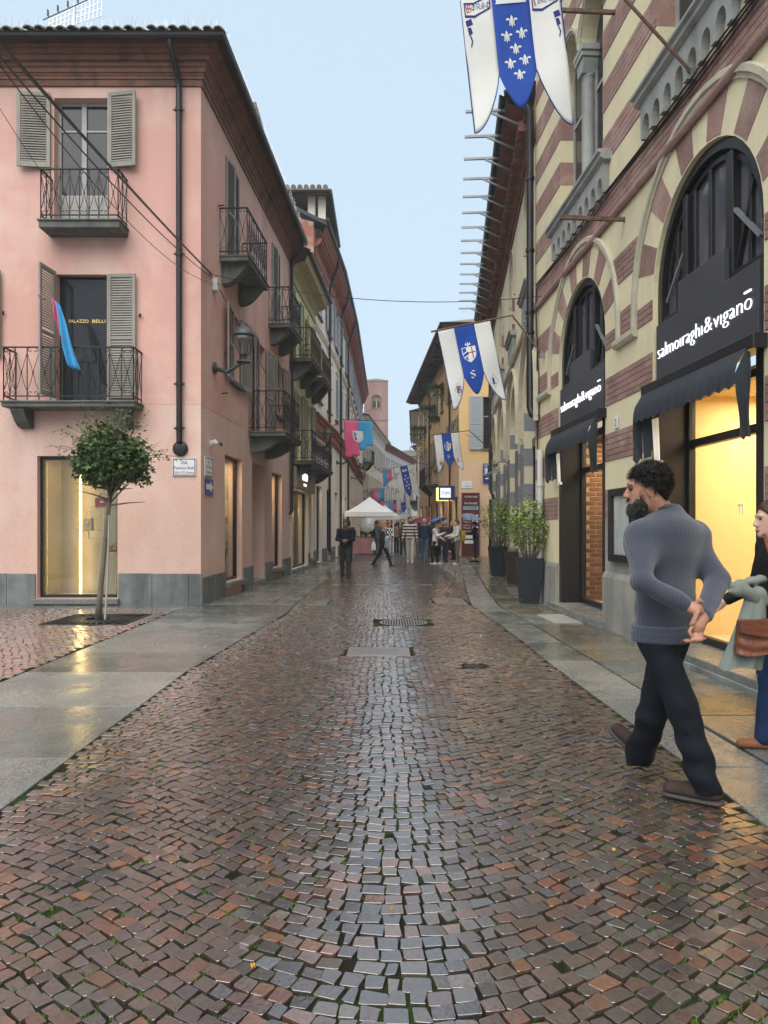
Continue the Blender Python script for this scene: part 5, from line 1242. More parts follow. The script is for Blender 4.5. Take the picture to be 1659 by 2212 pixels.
MB().tube([(.12,-.05,0),(.15,-.03,.6),(.17,-.01,1.6)], .018, 6).build('stake', mat('grey_stake', (.35,.33,.29), rough=.8), tr)
P = []
for k in range(150):
    while True:
        q = RNG.uniform(-1,1,3)
        if .25 < (q**2).sum() < 1: break
    q = q/np.linalg.norm(q)*(.55+.45*RNG.random()); c = cc+q*np.array([.52,.52,.46])*(1+.13*math.sin(5*math.atan2(q[1],q[0])+2*q[2]))
    if q[2] < -.5: c[2] += .1
    P.append(c+RNG.normal(0,1,(46,3))*np.array([.085,.085,.05]))
leaves('crown', np.concatenate(P), .075, M_maple, tr, 3, up=1.1, narrow=.45, droop=.5)
tw_ = MB(); TP = []
for i in range(70):
    a = RNG.uniform(0,2*PI); e = RNG.uniform(.05,1.45); d = np.array([math.cos(a)*math.cos(e), math.sin(a)*math.cos(e), math.sin(e)])
    p0 = cc+d*np.array([.42,.42,.38]); l = RNG.uniform(.25,.6); p1 = p0+d*l*.5+np.array([0,0,.1*l]); p2 = p0+d*l+np.array([0,0,.05-.2*l*l])
    tw_.tube([p0-d*.2,p1,p2], [.006,.0045,.003], 4); TP += [p0*(1-t)+p2*t+RNG.normal(0,.02,3) for t in (.5,.7,.85,1)]
tw_.build('twigs', mat('green_twig', (.14,.13,.05), rough=.8), tr, kind='stuff'); leaves('shoot_leaves', np.array(TP), .055, M_maple, tr, 3, up=.8, narrow=.4, droop=.6)
gr_ = thing('tree_grate', 'square slotted iron grate round the foot of the maple', 'tree grate', (TX,TY,0))
mb = MB()
for k in range(36):
    a = 2*PI*k/36; c_, s_ = math.cos(a), math.sin(a); l = .6/max(abs(c_),abs(s_)); mb.bar((.2*c_,.2*s_,.004),(l*c_,l*s_,.004),.026,.012)
mb.build('spokes', M_cast, gr_); mb = MB()
for r_ in (.2,.4): mb.tube([(r_*math.cos(2*PI*i/24), r_*math.sin(2*PI*i/24), .004) for i in range(25)], .012, 4, cap=False)
mb.box(-.62,.62,-.62,-.585,-.005,.009).box(-.62,.62,.585,.62,-.005,.009).box(-.62,-.585,-.585,.585,-.005,.009).box(.585,.62,-.585,.585,-.005,.009); mb.build('frame', M_cast, gr_)
MB().box(-.6,.6,-.6,.6,-.05,-.02).build('soil', M_gap, gr_)
def planter(label, x, y, w, h, mt, ph, pw, n, rot=0, dense=1):
    o = thing('planter', label, 'planter', (x,y,.004), rot, 'tall planters along the arcade'); k = .68
    mb = MB(); a, b = w*k/2, w/2
    for (r0, z0), (r1, z1) in (((a,0),(b,h)),): 
        mb.add([(-r0,-r0,z0),(r0,-r0,z0),(r0,r0,z0),(-r0,r0,z0),(-r1,-r1,z1),(r1,-r1,z1),(r1,r1,z1),(-r1,r1,z1)], [(3,2,1,0),(0,1,5,4),(1,2,6,5),(2,3,7,6),(3,0,4,7)])
    b2 = b-.025
    mb.add([(-b,-b,h),(b,-b,h),(b,b,h),(-b,b,h),(-b2,-b2,h),(b2,-b2,h),(b2,b2,h),(-b2,b2,h),(-b2,-b2,h-.08),(b2,-b2,h-.08),(b2,b2,h-.08),(-b2,b2,h-.08)], [(0,1,5,4),(1,2,6,5),(2,3,7,6),(3,0,4,7),(4,5,9,8),(5,6,10,9),(6,7,11,10),(7,4,8,11),(8,9,10,11)])
    mb.build('pot', mt, o)
    st = MB(); P = []
    for i in range(n):
        a = RNG.uniform(0,2*PI); t = RNG.uniform(.2,1); top = np.array([math.cos(a)*pw*t, math.sin(a)*pw*t, h+ph*(.55+.45*RNG.random())*(1-.25*t)]); b0 = np.array([math.cos(a)*.06,math.sin(a)*.06,h-.08])
        mid = (b0+top)/2+np.array([math.cos(a)*.05,math.sin(a)*.05,.05]); st.tube([b0,mid,top], [.007,.005,.002], 4)
        for s in np.linspace(.38,1.03,int(11*dense)): P.append(((1-s)*mid+s*top if s > .5 else (1-2*s)*b0+2*s*mid)*1+RNG.normal(0,.045,(4,3)))
    st.build('stems', M_bark, o, kind='stuff'); leaves('foliage', np.concatenate(P), .062, M_box, o, 1, up=.7, narrow=.5, droop=.1)
M_slate = mat('slate_planter', (.018,.022,.028), rough=.5, bump=.1); M_brn = mat('brown_planter', (.035,.025,.02), rough=.55, bump=.1)
planter('tall slate planter with bright yellow-green shrub beside the pale downpipe', 2.70, 13.25, .48, .84, M_slate, 1.22, .42, 40, R(-3), 1.2)
planter('brown planter with thin straggly shrub between two slate planters', 3.22, 17.6, .42, .80, M_brn, .8, .35, 14, R(5), .7)
planter('slate planter with dense green shrub, last of the row before the orange house', 3.30, 20.6, .5, .85, M_slate, 1.5, .55, 48, R(5), 1.2)
def hanging(label, p, w, l, n):
    o = thing('hanging_plant', label, 'plant', p, 0, 'trailing plants on the orange house'); P = []
    for i in range(n):
        x = RNG.uniform(-w,w); y = RNG.uniform(-.25,.1); L_ = l*RNG.uniform(.3,1)*(1-.4*abs(x)/w)
        P.append(np.stack([x+RNG.normal(0,.04,9), y+RNG.normal(0,.05,9), .15-np.linspace(0,L_,9)],1))
    leaves('foliage', np.concatenate(P), .13, M_ivy, o, 1, up=.2, narrow=.5, droop=1); MB().box(-w,w,-.15,.12,-.1,.05).build('trough', M_brn, o)
for lab, x, y, Y, w, l, n in (('bushy trailing plant on the top window nearest the house corner', 952,835,40,.7,1.0,80),('dark trailing plant beside the long drainpipe', 928,880,44,.7,1.3,80),('long hanging plant below the eaves over the far windows', 903,925,50,.8,2.6,110),('small round plant pot under the second window', 925,905,42,.35,.5,30)):
    p = PX(x,y,Y); p.x = OC[0]-.0455*(Y-OC[1])-.25; hanging(lab, p, w, l, n)
# ================================================================== street furniture and signs
M_lamp = mat('lamp_metal', (.05,.055,.06), (.07,.075,.08), rough=.5, metal=.3, bump=.1); M_lens = mat('lamp_glass', (.32,.32,.30), rough=.25, bump=0)
def lantern(label, p, rot, out=.6, s=1):
    o = thing('wall_lantern', label, 'street lamp', p, rot, 'iron wall lanterns along the left houses')
    MB().tube([(0,0,0),(0,-out*.45,-.08),(0,-out*.92,.09),(0,-out,.1)], [.05,.04,.035,.04], 8).build('arm', M_lamp, o, smooth=1)
    MB().lathe([(.11,-.02),(.11,.02),(.05,.04)], (0,0,0), 14).build('wall_plate', M_lamp, o, ((0,-.02,0),(R(90),0,0)))
    c = (0,-out,.1); mb = MB().lathe([(.14,0),(.12,.03),(.05,.06),(.06,.12),(.09,.15)], c, 16); mb.build('base', M_lamp, o, smooth=40)
    mb = MB()
    for i in range(4):
        a = PI/4+i*PI/2; mb.tube([(c[0]+r*math.cos(a), c[1]+r*math.sin(a), c[2]+z) for r, z in ((.08,.14),(.14,.26),(.19,.42),(.2,.52))], .014, 5)
    mb.build('cage', M_lamp, o); MB().lathe([(.2,.50),(.215,.52),(.2,.58),(.12,.66),(.07,.69),(.07,.74),(.04,.76)], c, 18).build('cap', M_lamp, o, smooth=40)
    MB().lathe([(.17,.49),(.15,.44),(.05,.42)], c, 16).build('diffuser', M_lens, o, smooth=1)
    o.scale = (s,s,s)
sa = ang
lantern('black iron wall lantern on the pink house beside the louvred window', (WL(13.72),13.72,4.48), sa, .58)
lantern('black iron wall lantern over the ornate balcony of the yellow house', (WL(26.3),26.3,4.3), sa, .55, .9)
lantern('black iron wall lantern below the terracotta string course', (-2.2,33,4.4), R(88), .6, .95); lantern('black iron wall lantern past the market tent', (-1.98,43,4.4), R(89), .6)
def plate(name, label, cat, p, rot, w, h, mt, lines, tm, border=None, y=-.015):
    o = thing(name, label, cat, p, rot); MB().box(-w/2,w/2,y-.006,-.003,0,h).build('plate', mt, o, bevel=.004)
    if border: MB().panel(rect(-w/2+.012,w/2-.012,.012,h-.012), [rect(-w/2+.026,w/2-.026,.026,h-.026)], y-.0085, y-.0065).build('border', border, o)
    for tx, z, sz, wd in lines:
        t = MB(); text(t, tx, 0, z, sz, y-.006, .003, width=wd, align='CENTER'); t.build('lettering', tm, o)
    return o
M_enam = mat('white_enamel', (.76,.77,.76), rough=.25, bump=.02, speck=0); M_navy = mat('navy_print', (.015,.02,.10), rough=.4, bump=0, speck=0); M_blue = mat('blue_sign', (.012,.05,.27), rough=.35, bump=0, speck=0)
plate('street_name_plate', 'white enamel street name plate under the round pipe end', 'street sign', (HC_[0]-.30, 12.95, 2.34), 0, .43, .33, M_enam, [('VIA',.215,.085,.13),('Pietrino Belli',.125,.075,.36),('1502-1575 Giurista',.045,.06,.36)], M_navy, M_navy)
sp_ = lambda s_, z: (HC_[0]+math.cos(ang)*s_, HC_[1]+math.sin(ang)*s_, z)
plate('street_name_plate', 'white enamel street plate above a blue arrow sign round the corner', 'street sign', sp_(.42,2.36), ang, .46, .36, M_enam, [('VIA',.24,.085,.12),('VITTORIO',.15,.075,.34),('EMANUELE II',.06,.06,.36)], M_navy, M_navy)
o = plate('one_way_sign', 'blue one-way sign with white arrow on the side of the pink house', 'sign', sp_(.46,2.02), ang, .48, .3, M_blue, [], M_text)
MB().prism([(-.2,.1),(.05,.1),(.05,.05),(.2,.15),(.05,.25),(.05,.2),(-.2,.2)], -.027, -.0225).build('arrow', M_enam, o)
c_ = thing('security_camera', 'small white bullet camera on the side wall of the pink house', 'camera', sp_(.55,3.03), ang)
MB().lathe([(.05,-.16),(.05,.0),(.045,.02)], n=14).build('body', M_enam, c_, ((0,-.1,0),(R(70),0,R(-25))), smooth=40); MB().tube([(0,0,0),(0,-.08,.0)], .025, 8).build('mount', M_enam, c_); MB().lathe([(.04,0),(.04,.01)], n=12).build('lens', M_frame, c_, ((.06,-.19,-.04),(R(70),0,R(-25))))
jb = thing('junction_box', 'grey cable junction box high on the corner of the pink house', 'junction box', sp_(.75,5.95), ang)
MB().box(-.07,.07,-.1,0,0,.24).build('box', M_plast, jb, bevel=.01); MB().box(-.05,.05,-.105,-.1,.13,.15).build('label', M_frame, jb)
# antenna on the pink roof
an_ = thing('roof_antenna', 'lattice television antenna on the roof of the pink house', 'antenna', (-6.35,14.6,10.6)); mb = MB().tube([(0,0,0),(0,0,1.55)], .02, 6); mb.build('mast', M_alu, an_)
mb = MB()
for k in range(4): mb.bar((-.55,.02*k,.95+.1*k),(.55,.02*k,1.3+.16*k),.012)
for k in range(14): x = -.55+1.1*k/13; mb.bar((x,0,.95+.35*(k/13)),(x,.06,1.25+.53*(k/13)),.008)
mb.build('grid', M_alu, an_); mb = MB().bar((-.5,-.3,1.0),(.5,-.3,1.45),.015)
for k in range(5): x = -.4+.2*k; mb.bar((x,-.3,1.0+.2+.09*k-.12),(x,-.3,1.0+.2+.09*k+.0),.05,.02)
mb.build('dipole_bar', M_frame, an_)
# overhead wires
def wire(label, a, b, sag, r=.008, n=24, grp='overhead wires'):
    a, b = Vector(a), Vector(b); pts = [tuple((a.lerp(b,t)-Vector((0,0,4*sag*t*(1-t))))-a) for t in np.linspace(0,1,n)]
    o = MB().tube(pts, r, 5).build('overhead_wire', M_frame, None, (tuple(a),0)); tag(o, label, 'wire', grp); return o
E = sp_(.7,6.25)
wire('thick twisted cable running from the square to the pink house corner', PX(-160,-90,4.6), E, .05, .017); wire('second cable beside the thick one above the pink house', PX(-130,-30,4.6), sp_(.72,6.2), .16, .008)
wire('thin slack wire below the thick cables before the pink house', PX(-60,60,5), sp_(.75,6.1), .35, .005); wire('thin wire drooping past the lower balcony shutters', PX(-40,170,11), (HC_[0]-2.2,12.3,7.0), .05, .005)
wire('single thin wire strung across the street between the corner houses', sp_(.85,6.3), rb(.7,-.06,5.7), .28, .007)
wire('wire along the side of the pink house', sp_(.8,6.2), sp_(8.4,4.9), .05, .01); wire('cable tied across the street to the orange house front', (4.2,28,5.2), (OC[0]+.3,OC[1]-.02,5.9), .2, .01)
# ================================================================== banners
M_cloth = mat('white_banner', (.66,.66,.63), (.60,.60,.58), rough=.85, bump=.15, bscale=120, speck=.05); M_bcl = mat('blue_banner', (.008,.06,.34), (.008,.05,.29), rough=.8, bump=.15, bscale=120, speck=.05)
M_bink = mat('blue_ink', (.012,.02,.16), rough=.8, bump=0, speck=0); M_rink = mat('red_ink', (.42,.03,.04), rough=.8, bump=0, speck=0); M_wink = mat('white_ink', (.72,.72,.70), rough=.8, bump=0, speck=0)
FLEUR = [[(0,.5),(.09,.3),(.11,.18),(.06,.0),(.06,-.08),(-.06,-.08),(-.06,.0),(-.11,.18),(-.09,.3)],
  [(.08,-.08),(.10,.06),(.19,.2),(.32,.26),(.43,.2),(.45,.08),(.38,.1),(.34,.05),(.30,.12),(.22,.08),(.17,-.08)],[(-.08,-.08),(-.17,-.08),(-.22,.08),(-.30,.12),(-.34,.05),(-.38,.1),(-.45,.08),(-.43,.2),(-.32,.26),(-.19,.2),(-.10,.06)],
  [(-.2,-.09),(.2,-.09),(.2,-.16),(-.2,-.16)],[(-.06,-.17),(.06,-.17),(.05,-.3),(0,-.46),(-.05,-.3)],[(.09,-.17),(.17,-.17),(.24,-.3),(.16,-.33),(.12,-.26)],[(-.09,-.17),(-.12,-.26),(-.16,-.33),(-.24,-.3),(-.17,-.17)]]
GOTH = {'B':[[(.1,1),(.1,0)],[(0,.95),(.35,1),(.6,.85),(.55,.6),(.15,.52)],[(.15,.52),(.5,.5),(.68,.3),(.6,.05),(.1,0)],[(.3,.9),(.3,.1)]],
 'O':[[(.3,1),(.05,.7),(.05,.25),(.3,0),(.58,.25),(.58,.75),(.3,1)],[(.3,.9),(.3,.1)]],'R':[[(.1,1),(.1,0)],[(0,.95),(.4,1),(.6,.8),(.5,.55),(.15,.5)],[(.3,.5),(.45,.2),(.7,0)]],
 'G':[[(.6,.85),(.35,1),(.05,.7),(.05,.25),(.35,0),(.6,.15),(.6,.45),(.35,.48)],[(.3,.9),(.3,.1)]],'S':[[(.62,.85),(.35,1),(.1,.8),(.2,.58),(.52,.45),(.62,.22),(.35,0),(.05,.15)],[(.05,.75),(.62,.3)]],
 'A':[[(.0,.9),(.3,1),(.55,.85),(.55,0)],[(.1,.5),(.1,0),(.0,.05)],[(.1,.5),(.55,.55)],[(.1,.3),(.15,.75),(.3,1)]],'N':[[(.08,0),(.08,.9)],[(.0,.9),(.2,1),(.55,.1)],[(.58,1),(.58,0),(.68,.05)]],
 'L':[[(.15,1),(.15,.1)],[(.0,.05),(.2,.12),(.45,0),(.65,.2)],[(.0,.95),(.3,1)],[(.3,.9),(.32,.2)]],'E':[[(.55,.85),(.3,1),(.05,.7),(.05,.25),(.3,0),(.58,.15)],[(.05,.5),(.5,.55)]],'Z':[[(.05,.95),(.6,1),(.05,.05),(.62,0)],[(.15,.5),(.5,.5)]]}
def goth(word, h, nib=.13):
    out = []; x = 0
    for ch in word:
        for st in GOTH[ch]:
            for a, b in zip(st[:-1], st[1:]):
                nx, ny = nib*.72, nib*.5
                out.append([((x+a[0]-nx/2)*h, (a[1]-ny/2)*h), ((x+a[0]+nx/2)*h, (a[1]+ny/2)*h), ((x+b[0]+nx/2)*h, (b[1]+ny/2)*h), ((x+b[0]-nx/2)*h, (b[1]-ny/2)*h)])
        x += .82
    return out, x*h
def banner(label, anchor, TR, rot, w=1.03, Ls=1.5, style='A', tip=None, sc=1.0, seed=0, yaw=0, grp='blue and white district banners'):
    """anchor: foot of the pole on the wall; TR: top right corner of the cloth; rot: roll of the cross bar"""
    anchor = Vector(anchor); TR = Vector(TR); B = thing('street_banner', label, 'banner', anchor, 0, grp)
    ux = Vector((-math.cos(rot)*math.cos(yaw), math.sin(yaw), -math.sin(rot))); uz = Vector((-math.sin(rot), 0, math.cos(rot))); uy = Vector((0,-1,0))
    def mp(u, v, off=0):            # u from the left edge, v downwards
        wv = .018*math.sin(u*8+seed)*min(1,v*1.5)+.022*math.sin(v*4.2+u*3+seed*2)*min(1,v)
        return TR+ux*(w-u)-uz*v+uy*(wv+off)-anchor
    sd = lambda v: v
    L1, L2, L3 = Ls*.62, Ls*.86, Ls; ws = (0, .31*w, .69*w, w)
    def cloth(fl, fr_, bot, mt, nm='cloth_panel'):
        mb = MB(); nu, nv = 10, 26
        for i in range(nu+1):
            t = i/nu
            for j in range(nv+1):
                u = fl+(fr_-fl)*t; V_ = bot(t); mb.v.append(tuple(mp(u, V_*j/nv)))
        for i in range(nu):
            for j in range(nv): mb.f.append((i*(nv+1)+j,(i+1)*(nv+1)+j,(i+1)*(nv+1)+j+1,i*(nv+1)+j+1)); mb.m.append(0)
        o = mb.build(nm, mt, B, smooth=1); m_ = o.modifiers.new('s','SOLIDIFY'); m_.thickness = .004; return o
    pl = cloth(0, ws[1], lambda t: L1+(L3-L1)*math.cos(t*PI/2)**.8, M_cloth); pr = cloth(ws[2], w, lambda t: L1+(L3-L1)*math.sin(t*PI/2)**.8 if t > 0 else L1, M_cloth)
    pb = cloth(ws[1], ws[2], lambda t: L1+(L2-L1)*(1-abs(2*t-1)**1.7), M_bcl)
    def dec(parent, polys, u, v, mt, nm='emblem', off=.008, s=1, rt=0):
        mb = MB(); c_, s_ = math.cos(rt), math.sin(rt)
        for p in polys:
            q = [(u+(a*c_-b*s_)*s, v-(a*s_+b*c_)*s) for a, b in p]
            mb.add([mp(x,y,off) for x,y in q], [tuple(range(len(q)))[::-1]])
        return mb.build(nm, mt, parent)
    def edge(parent, pts):          # blue hem line
        MB().tube([mp(u,v,.004) for u,v in pts], .006, 4).build('hem', M_bink, parent)
    edge(pl, [(0,0),(0,L3*.5),(0,L3)]+[(t*ws[1], L1+(L3-L1)*math.cos(t*PI/2)**.8) for t in np.linspace(.05,1,12)]); edge(pr, [(w,0),(w,L3*.5),(w,L3)]+[(w-t*ws[1], L1+(L3-L1)*math.cos(t*PI/2)**.8) for t in np.linspace(.05,1,12)])
    bc = w/2
    if style == 'A':
        for a, b in ((-.005,.36),(-.07,.49),(.085,.47),(.01,.60),(-.06,.73),(.09,.71),(.02,.84)): dec(pb, FLEUR, bc+a*w, b*Ls*.75, M_wink, s=.13*w)
        for par, wd, u, v, h in ((pl,'BORGO',.025,.30,.062),(pr,'LORENZO',ws[2]+.02,.29,.045)):
            v *= Ls/1.5
            rib = [(0,0),(.27,.05),(.275,.16),(.0,.11)]; dec(par, [[(0,-.04),(.1,-.055),(.27,.03),(.275,.05),(.1,-.03),(0,-.015)],[(0,.10),(.1,.085),(.275,.16),(.27,.175),(.1,.105),(0,.115)],[(0,-.02),(.012,-.02),(.012,.11),(0,.11)],[(.265,.04),(.277,.04),(.277,.16),(.265,.16)]], u, v, M_bink, 'ribbon')
            g1, w1 = goth(wd[0], h*1.35); g2, w2 = goth(wd[1:], h); dec(par, g1, u+.02, v-.005, M_rink, 'letter', rt=.12); dec(par, g2, u+.02+w1*.9, v-.02, M_bink, 'letter', rt=.12)
            uu = u+.03 if par is pl else u+.24
            dec(par, [[(-.03,0),(.03,.02),(.045,-.04),(-.02,-.06)],[(-.015,-.07),(.02,-.07),(.035,-.13),(-.005,-.15)],[(0,-.15),(.012,-.15),(.03,-.21),(.012,-.27),(.0,-.27),(.016,-.21)]], uu, v+.08, M_bink, 'ribbon_tail')
        dec(pb, [[(-.15,-.03),(.15,-.03),(.16,.09),(-.16,.09)],[(-.16,-.045),(.16,-.045),(.16,-.03),(-.16,-.03)]], bc, .19*Ls/1.5, M_wink, 'scroll')
        g1, w1 = goth('S', .07); g2, w2 = goth('AN', .07); dec(pb, g1, bc-.11, .185*Ls/1.5, M_rink, 'letter', .012); dec(pb, g2, bc-.11+w1, .185*Ls/1.5, M_bink, 'letter', .012)
    else:
        SH = [(-.5,.5),(.5,.5),(.5,0),(.42,-.3),(.2,-.52),(0,-.66),(-.2,-.52),(-.42,-.3),(-.5,0)]
        so4 = .24*w; v0 = .52*Ls/1.5
        dec(pb, [SH], bc, v0, M_wink, 'shield', s=so4*1.06)
        dec(pb, [[(-.48,.48),(-.02,.48),(-.02,.3),(-.48,.1)],[(-.48,-.0),(-.02,.2),(-.02,-.02),(-.46,-.22)],[(-.4,-.3),(-.02,-.12),(-.02,-.34),(-.22,-.48)]], bc, v0, M_bcl, 'shield_stripes', .011, so4)
        dec(pb, [[(.2,.48),(.28,.48),(.28,-.4),(.2,-.46)],[(.02,.12),(.48,.12),(.48,.02),(.02,.02)]], bc, v0, M_rink, 'shield_cross', .011, so4)
        dec(pb, [[(-.3,0),(.3,0),(.3,.1),(-.3,.1)],[(-.3,.1),(-.2,.3),(-.12,.1)],[(-.1,.1),(0,.4),(.1,.1)],[(.12,.1),(.2,.3),(.3,.1)],[(-.06,-.2),(.06,-.2),(.05,0),(-.05,0)]], bc, v0-.16*w, M_wink, 'crown', s=.17*w)
        for par, ch, u, v, mt, h in ((pb,'S',bc-.06,.98,M_wink,.14),(pl,'B',.13*w,1.2,M_bink,.12),(pr,'L',w-.19*w,1.17,M_bink,.12)):
            g_, w_ = goth(ch, h*w, .2); dec(par, g_, u, v*Ls/1.5, mt, 'letter')
            if ch != 'S': dec(par, [[(0,.13),(.006,.13),(-.074,.0),(-.08,.0)],[(0,.13),(.08,0),(.074,0),(-.006,.13)],[(-.08,0),(0,-.13),(.006,-.13),(-.074,0)],[(.08,0),(.074,0),(-.006,-.13),(0,-.13)]], u+.04, v*Ls/1.5-.06, M_rink, 'diamond', .006)
    e1 = mp(-.12,-.02); e2 = mp(w+.05,-.02); e3 = mp(w+.42,-.02)
    MB().tube([(0,0,0), tuple(e3), tuple(e2), tuple(e1)], .018, 7).build('pole', M_rust, B)
    MB().box(-.03,.03,-.03,.03,-.06,.06).build('pole_socket', M_steel, B)
    return B
banner('large blue and white pointed banner with white lilies on the near striped wall', rb(13.9-7.38,-.03,6.11), (1.80,7.38,7.14), R(6), 1.03, 1.56, 'A', seed=.3)
banner('blue and white pointed banner with striped shield below the lilies banner', rb(13.9-13.25,-.06,4.63), (PX(1059,693,13.25)), R(11.5), 1.0, 1.5, 'B', seed=1.4)
banner('blue and white shield banner in front of the orange house window', (4.25,27.9,4.35), PX(991,934,27.5), R(7), .98, 1.45, 'B', seed=2.3)
banner('far lilies banner hanging over the crowd near the orange balcony', (2.95,48,5.6), PX(893,1003,48), R(12), 1.35, 2.4, 'A', seed=.9); banner('small far shield banner beneath the hanging lilies banner', (2.7,60,4.9), PX(884,1063,58), R(4), 1.1, 1.9, 'B', seed=2.9)
M_pinkf = mat('pink_flag', (.62,.10,.22), (.56,.085,.19), rough=.8, bump=.15, bscale=120); M_cyan = mat('sky_blue_flag', (.05,.33,.60), (.045,.28,.52), rough=.8, bump=.15, bscale=120)
def flag(label, anchor, TL, w, Lp, flip=False, seed=0, rot=0, emb=True):
    anchor = Vector(anchor); TL = Vector(TL); B = thing('pink_blue_flag', label, 'flag', anchor, 0, 'pink and sky-blue district flags')
    ux = Vector((math.cos(rot),0,-math.sin(rot))); uz = Vector((math.sin(rot)*.0-.06,0,1))
    def mp(u, v, off=0): return TL+ux*u-uz*v+Vector((0,-1,0))*(.05*math.sin(u*6/w*1.0+seed+v*1.5)*min(1,v*2)+off)-anchor
    for k, (a, b, mt) in enumerate(((0,.5*w,M_pinkf),(.5*w,w,M_cyan))):
        if flip: mt = (M_cyan, M_pinkf)[k]
        bot = (lambda t: Lp*(1.0 if t < .5 else .93)) if k == 0 else (lambda t: Lp*(.78 if t < .45 else .66))
        mb = MB(); nu, nv = 10, 14
        for i in range(nu+1):
            for j in range(nv+1): mb.v.append(tuple(mp(a+(b-a)*i/nu, bot(i/nu)*j/nv)))
        for i in range(nu):
            for j in range(nv): mb.f.append((i*(nv+1)+j,(i+1)*(nv+1)+j,(i+1)*(nv+1)+j+1,i*(nv+1)+j+1)); mb.m.append(0)
        o = mb.build('cloth_half', mt, B, smooth=1); m_ = o.modifiers.new('s','SOLIDIFY'); m_.thickness = .005
    if emb:
        SH = [(-.5,.55),(.5,.55),(.5,-.1),(.35,-.42),(0,-.62),(-.35,-.42),(-.5,-.1)]; s_ = .36*w; cu, cv = .48*w, .42*Lp
        def dec(p, mt, off, nm): MB().add([mp(cu+a*s_, cv-b*s_, off) for a,b in p], [tuple(range(len(p)))[::-1]]).build(nm, mt, B)
        dec(SH, M_wink, .02, 'shield')
        for q, mt in (([(-.4,.45),(-.02,.45),(-.02,.02),(-.4,.02)],M_cyan),([(.02,.45),(.4,.45),(.4,.02),(.02,.02)],M_pinkf),([(-.4,-.02),(-.02,-.02),(-.02,-.5),(-.3,-.36),(-.4,-.1)],M_pinkf),([(.02,-.02),(.4,-.02),(.4,-.1),(.3,-.36),(.02,-.5)],M_cyan)): dec(q, mt, .026, 'shield_quarter')
        for q, mt in (([(-.28,.1),(-.21,.38),(-.14,.1)],M_bink),([(.14,.1),(.14,.36),(.28,.36),(.28,.1)],M_bink),([(-.28,-.34),(-.28,-.1),(-.14,-.1),(-.14,-.34)],M_bink),([(.14,-.36),(.21,-.1),(.28,-.32)],M_wink)): dec(q, mt, .031, 'shield_figure')
    MB().tube([(0,0,0), tuple(mp(-.1,-.03)), tuple(mp(w+.1,-.03))], .016, 6).build('pole', M_rust, B)
flag('large pink and sky-blue flag with shield on a bent pole at the yellow house', PX(688,948,26.9), PX(742,908,27), 1.08, 1.42, seed=.4, rot=.04)
for lab, x, y, Y, w, L_, fl, ax in (('pink and blue flag hanging over the market tent', 803,1056,52,.9,1.15,False,785),('blue flag hanging edge-on by the white house balcony', 826,1013,56,.7,1.4,True,800),('small far pink and blue flag above the plaid umbrella', 822,1083,66,1.0,1.0,False,812),('small far blue and pink flag in the middle of the street', 838,1088,70,.9,.9,True,830),('far blue and pink flag near the street bend', 862,1093,80,1.0,1.1,True,850),('far pink and blue flag near the end of the street', 880,1099,84,1.0,1.1,False,895)):
    flag(lab, PX(ax,y+6,Y), PX(x,y,Y), w, L_, fl, seed=x, emb=Y < 60 or w > .9)
# flag hung at the lower pink-house balcony
M_skyf = M_cyan
bf_ = thing('balcony_flag', 'furled pink and sky-blue flag hanging from the pink house balcony shutter', 'flag', (HC_[0]-2.62,12.42,4.4))
MB().tube([(-.06,-.02,1.05),(.05,-.12,1.0),(.12,-.2,.93)], .015, 6).build('pole', M_rust, bf_)
def bfl(A, B_, C_, D_, mt, n=12):
    q = [PX(*p, 12.38)-Vector(bf_.location) for p in (A,B_,C_,D_)]
    def f(u, v):
        p = q[0].lerp(q[1],u).lerp(q[3].lerp(q[2],u),v); return (p.x+.012*math.sin(v*7), p.y-.05*math.sin(u*8+v*2.5)*(.3+v), p.z-.02*math.sin(u*6)*v)
    o = MB().grid(f, n, 16).build('cloth_half', mt, bf_, smooth=1); m_ = o.modifiers.new('s','SOLIDIFY'); m_.thickness = .004
bfl((110,642),(118,648),(140,752),(124,700),M_pinkf); bfl((118,648),(131,662),(173,803),(147,790),M_cyan)
# ================================================================== market
M_tent = mat('tent_canvas', (.72,.72,.70), (.66,.66,.65), rough=.7, bump=.05)
def tent(label, x0, x1, y0, y1, ze, za):
    cx, cy = (x0+x1)/2, (y0+y1)/2; o = thing('market_tent', label, 'tent', (cx,cy,0), 0, 'white market tents'); w, d = (x1-x0)/2, (y1-y0)/2
    mb = MB(); n = 8; P = []
    cs = [(-w,-d),(w,-d),(w,d),(-w,d)]
    for i in range(4):
        a, b = cs[i], cs[(i+1)%4]
        def f(u, v, a=a, b=b):
            k = 1-v; x = (a[0]+(b[0]-a[0])*u)*k; y = (a[1]+(b[1]-a[1])*u)*k; return (x, y, ze+(za-ze)*(v**1.25)-.05*math.sin(u*PI)*k*v*4*.3)
        mb.grid(f, 8, 8)
    mb.build('canopy', M_tent, o); mb = MB()
    for i in range(4):
        a, b = cs[i], cs[(i+1)%4]; mb.add([(a[0],a[1],ze),(b[0],b[1],ze),(b[0]*1.005,b[1]*1.005,ze-.24),(a[0]*1.005,a[1]*1.005,ze-.24)], [(3,2,1,0)])
    mb.build('valance', M_tent, o)
    for x, y in cs: MB().box(x*.985-.02,x*.985+.02,y*.985-.02,y*.985+.02,0,ze).build('leg', M_white, o)
tent('white peaked market tent over the pink-clothed stall', -2.0, .5, 36.2, 38.9, 2.18, 3.0); tent('second white market tent behind the first stall', -.9, 1.0, 44, 46.5, 2.1, 2.8); tent('far white market tent among the crowd', 1.0, 3.2, 58, 61, 2.3, 3.1)
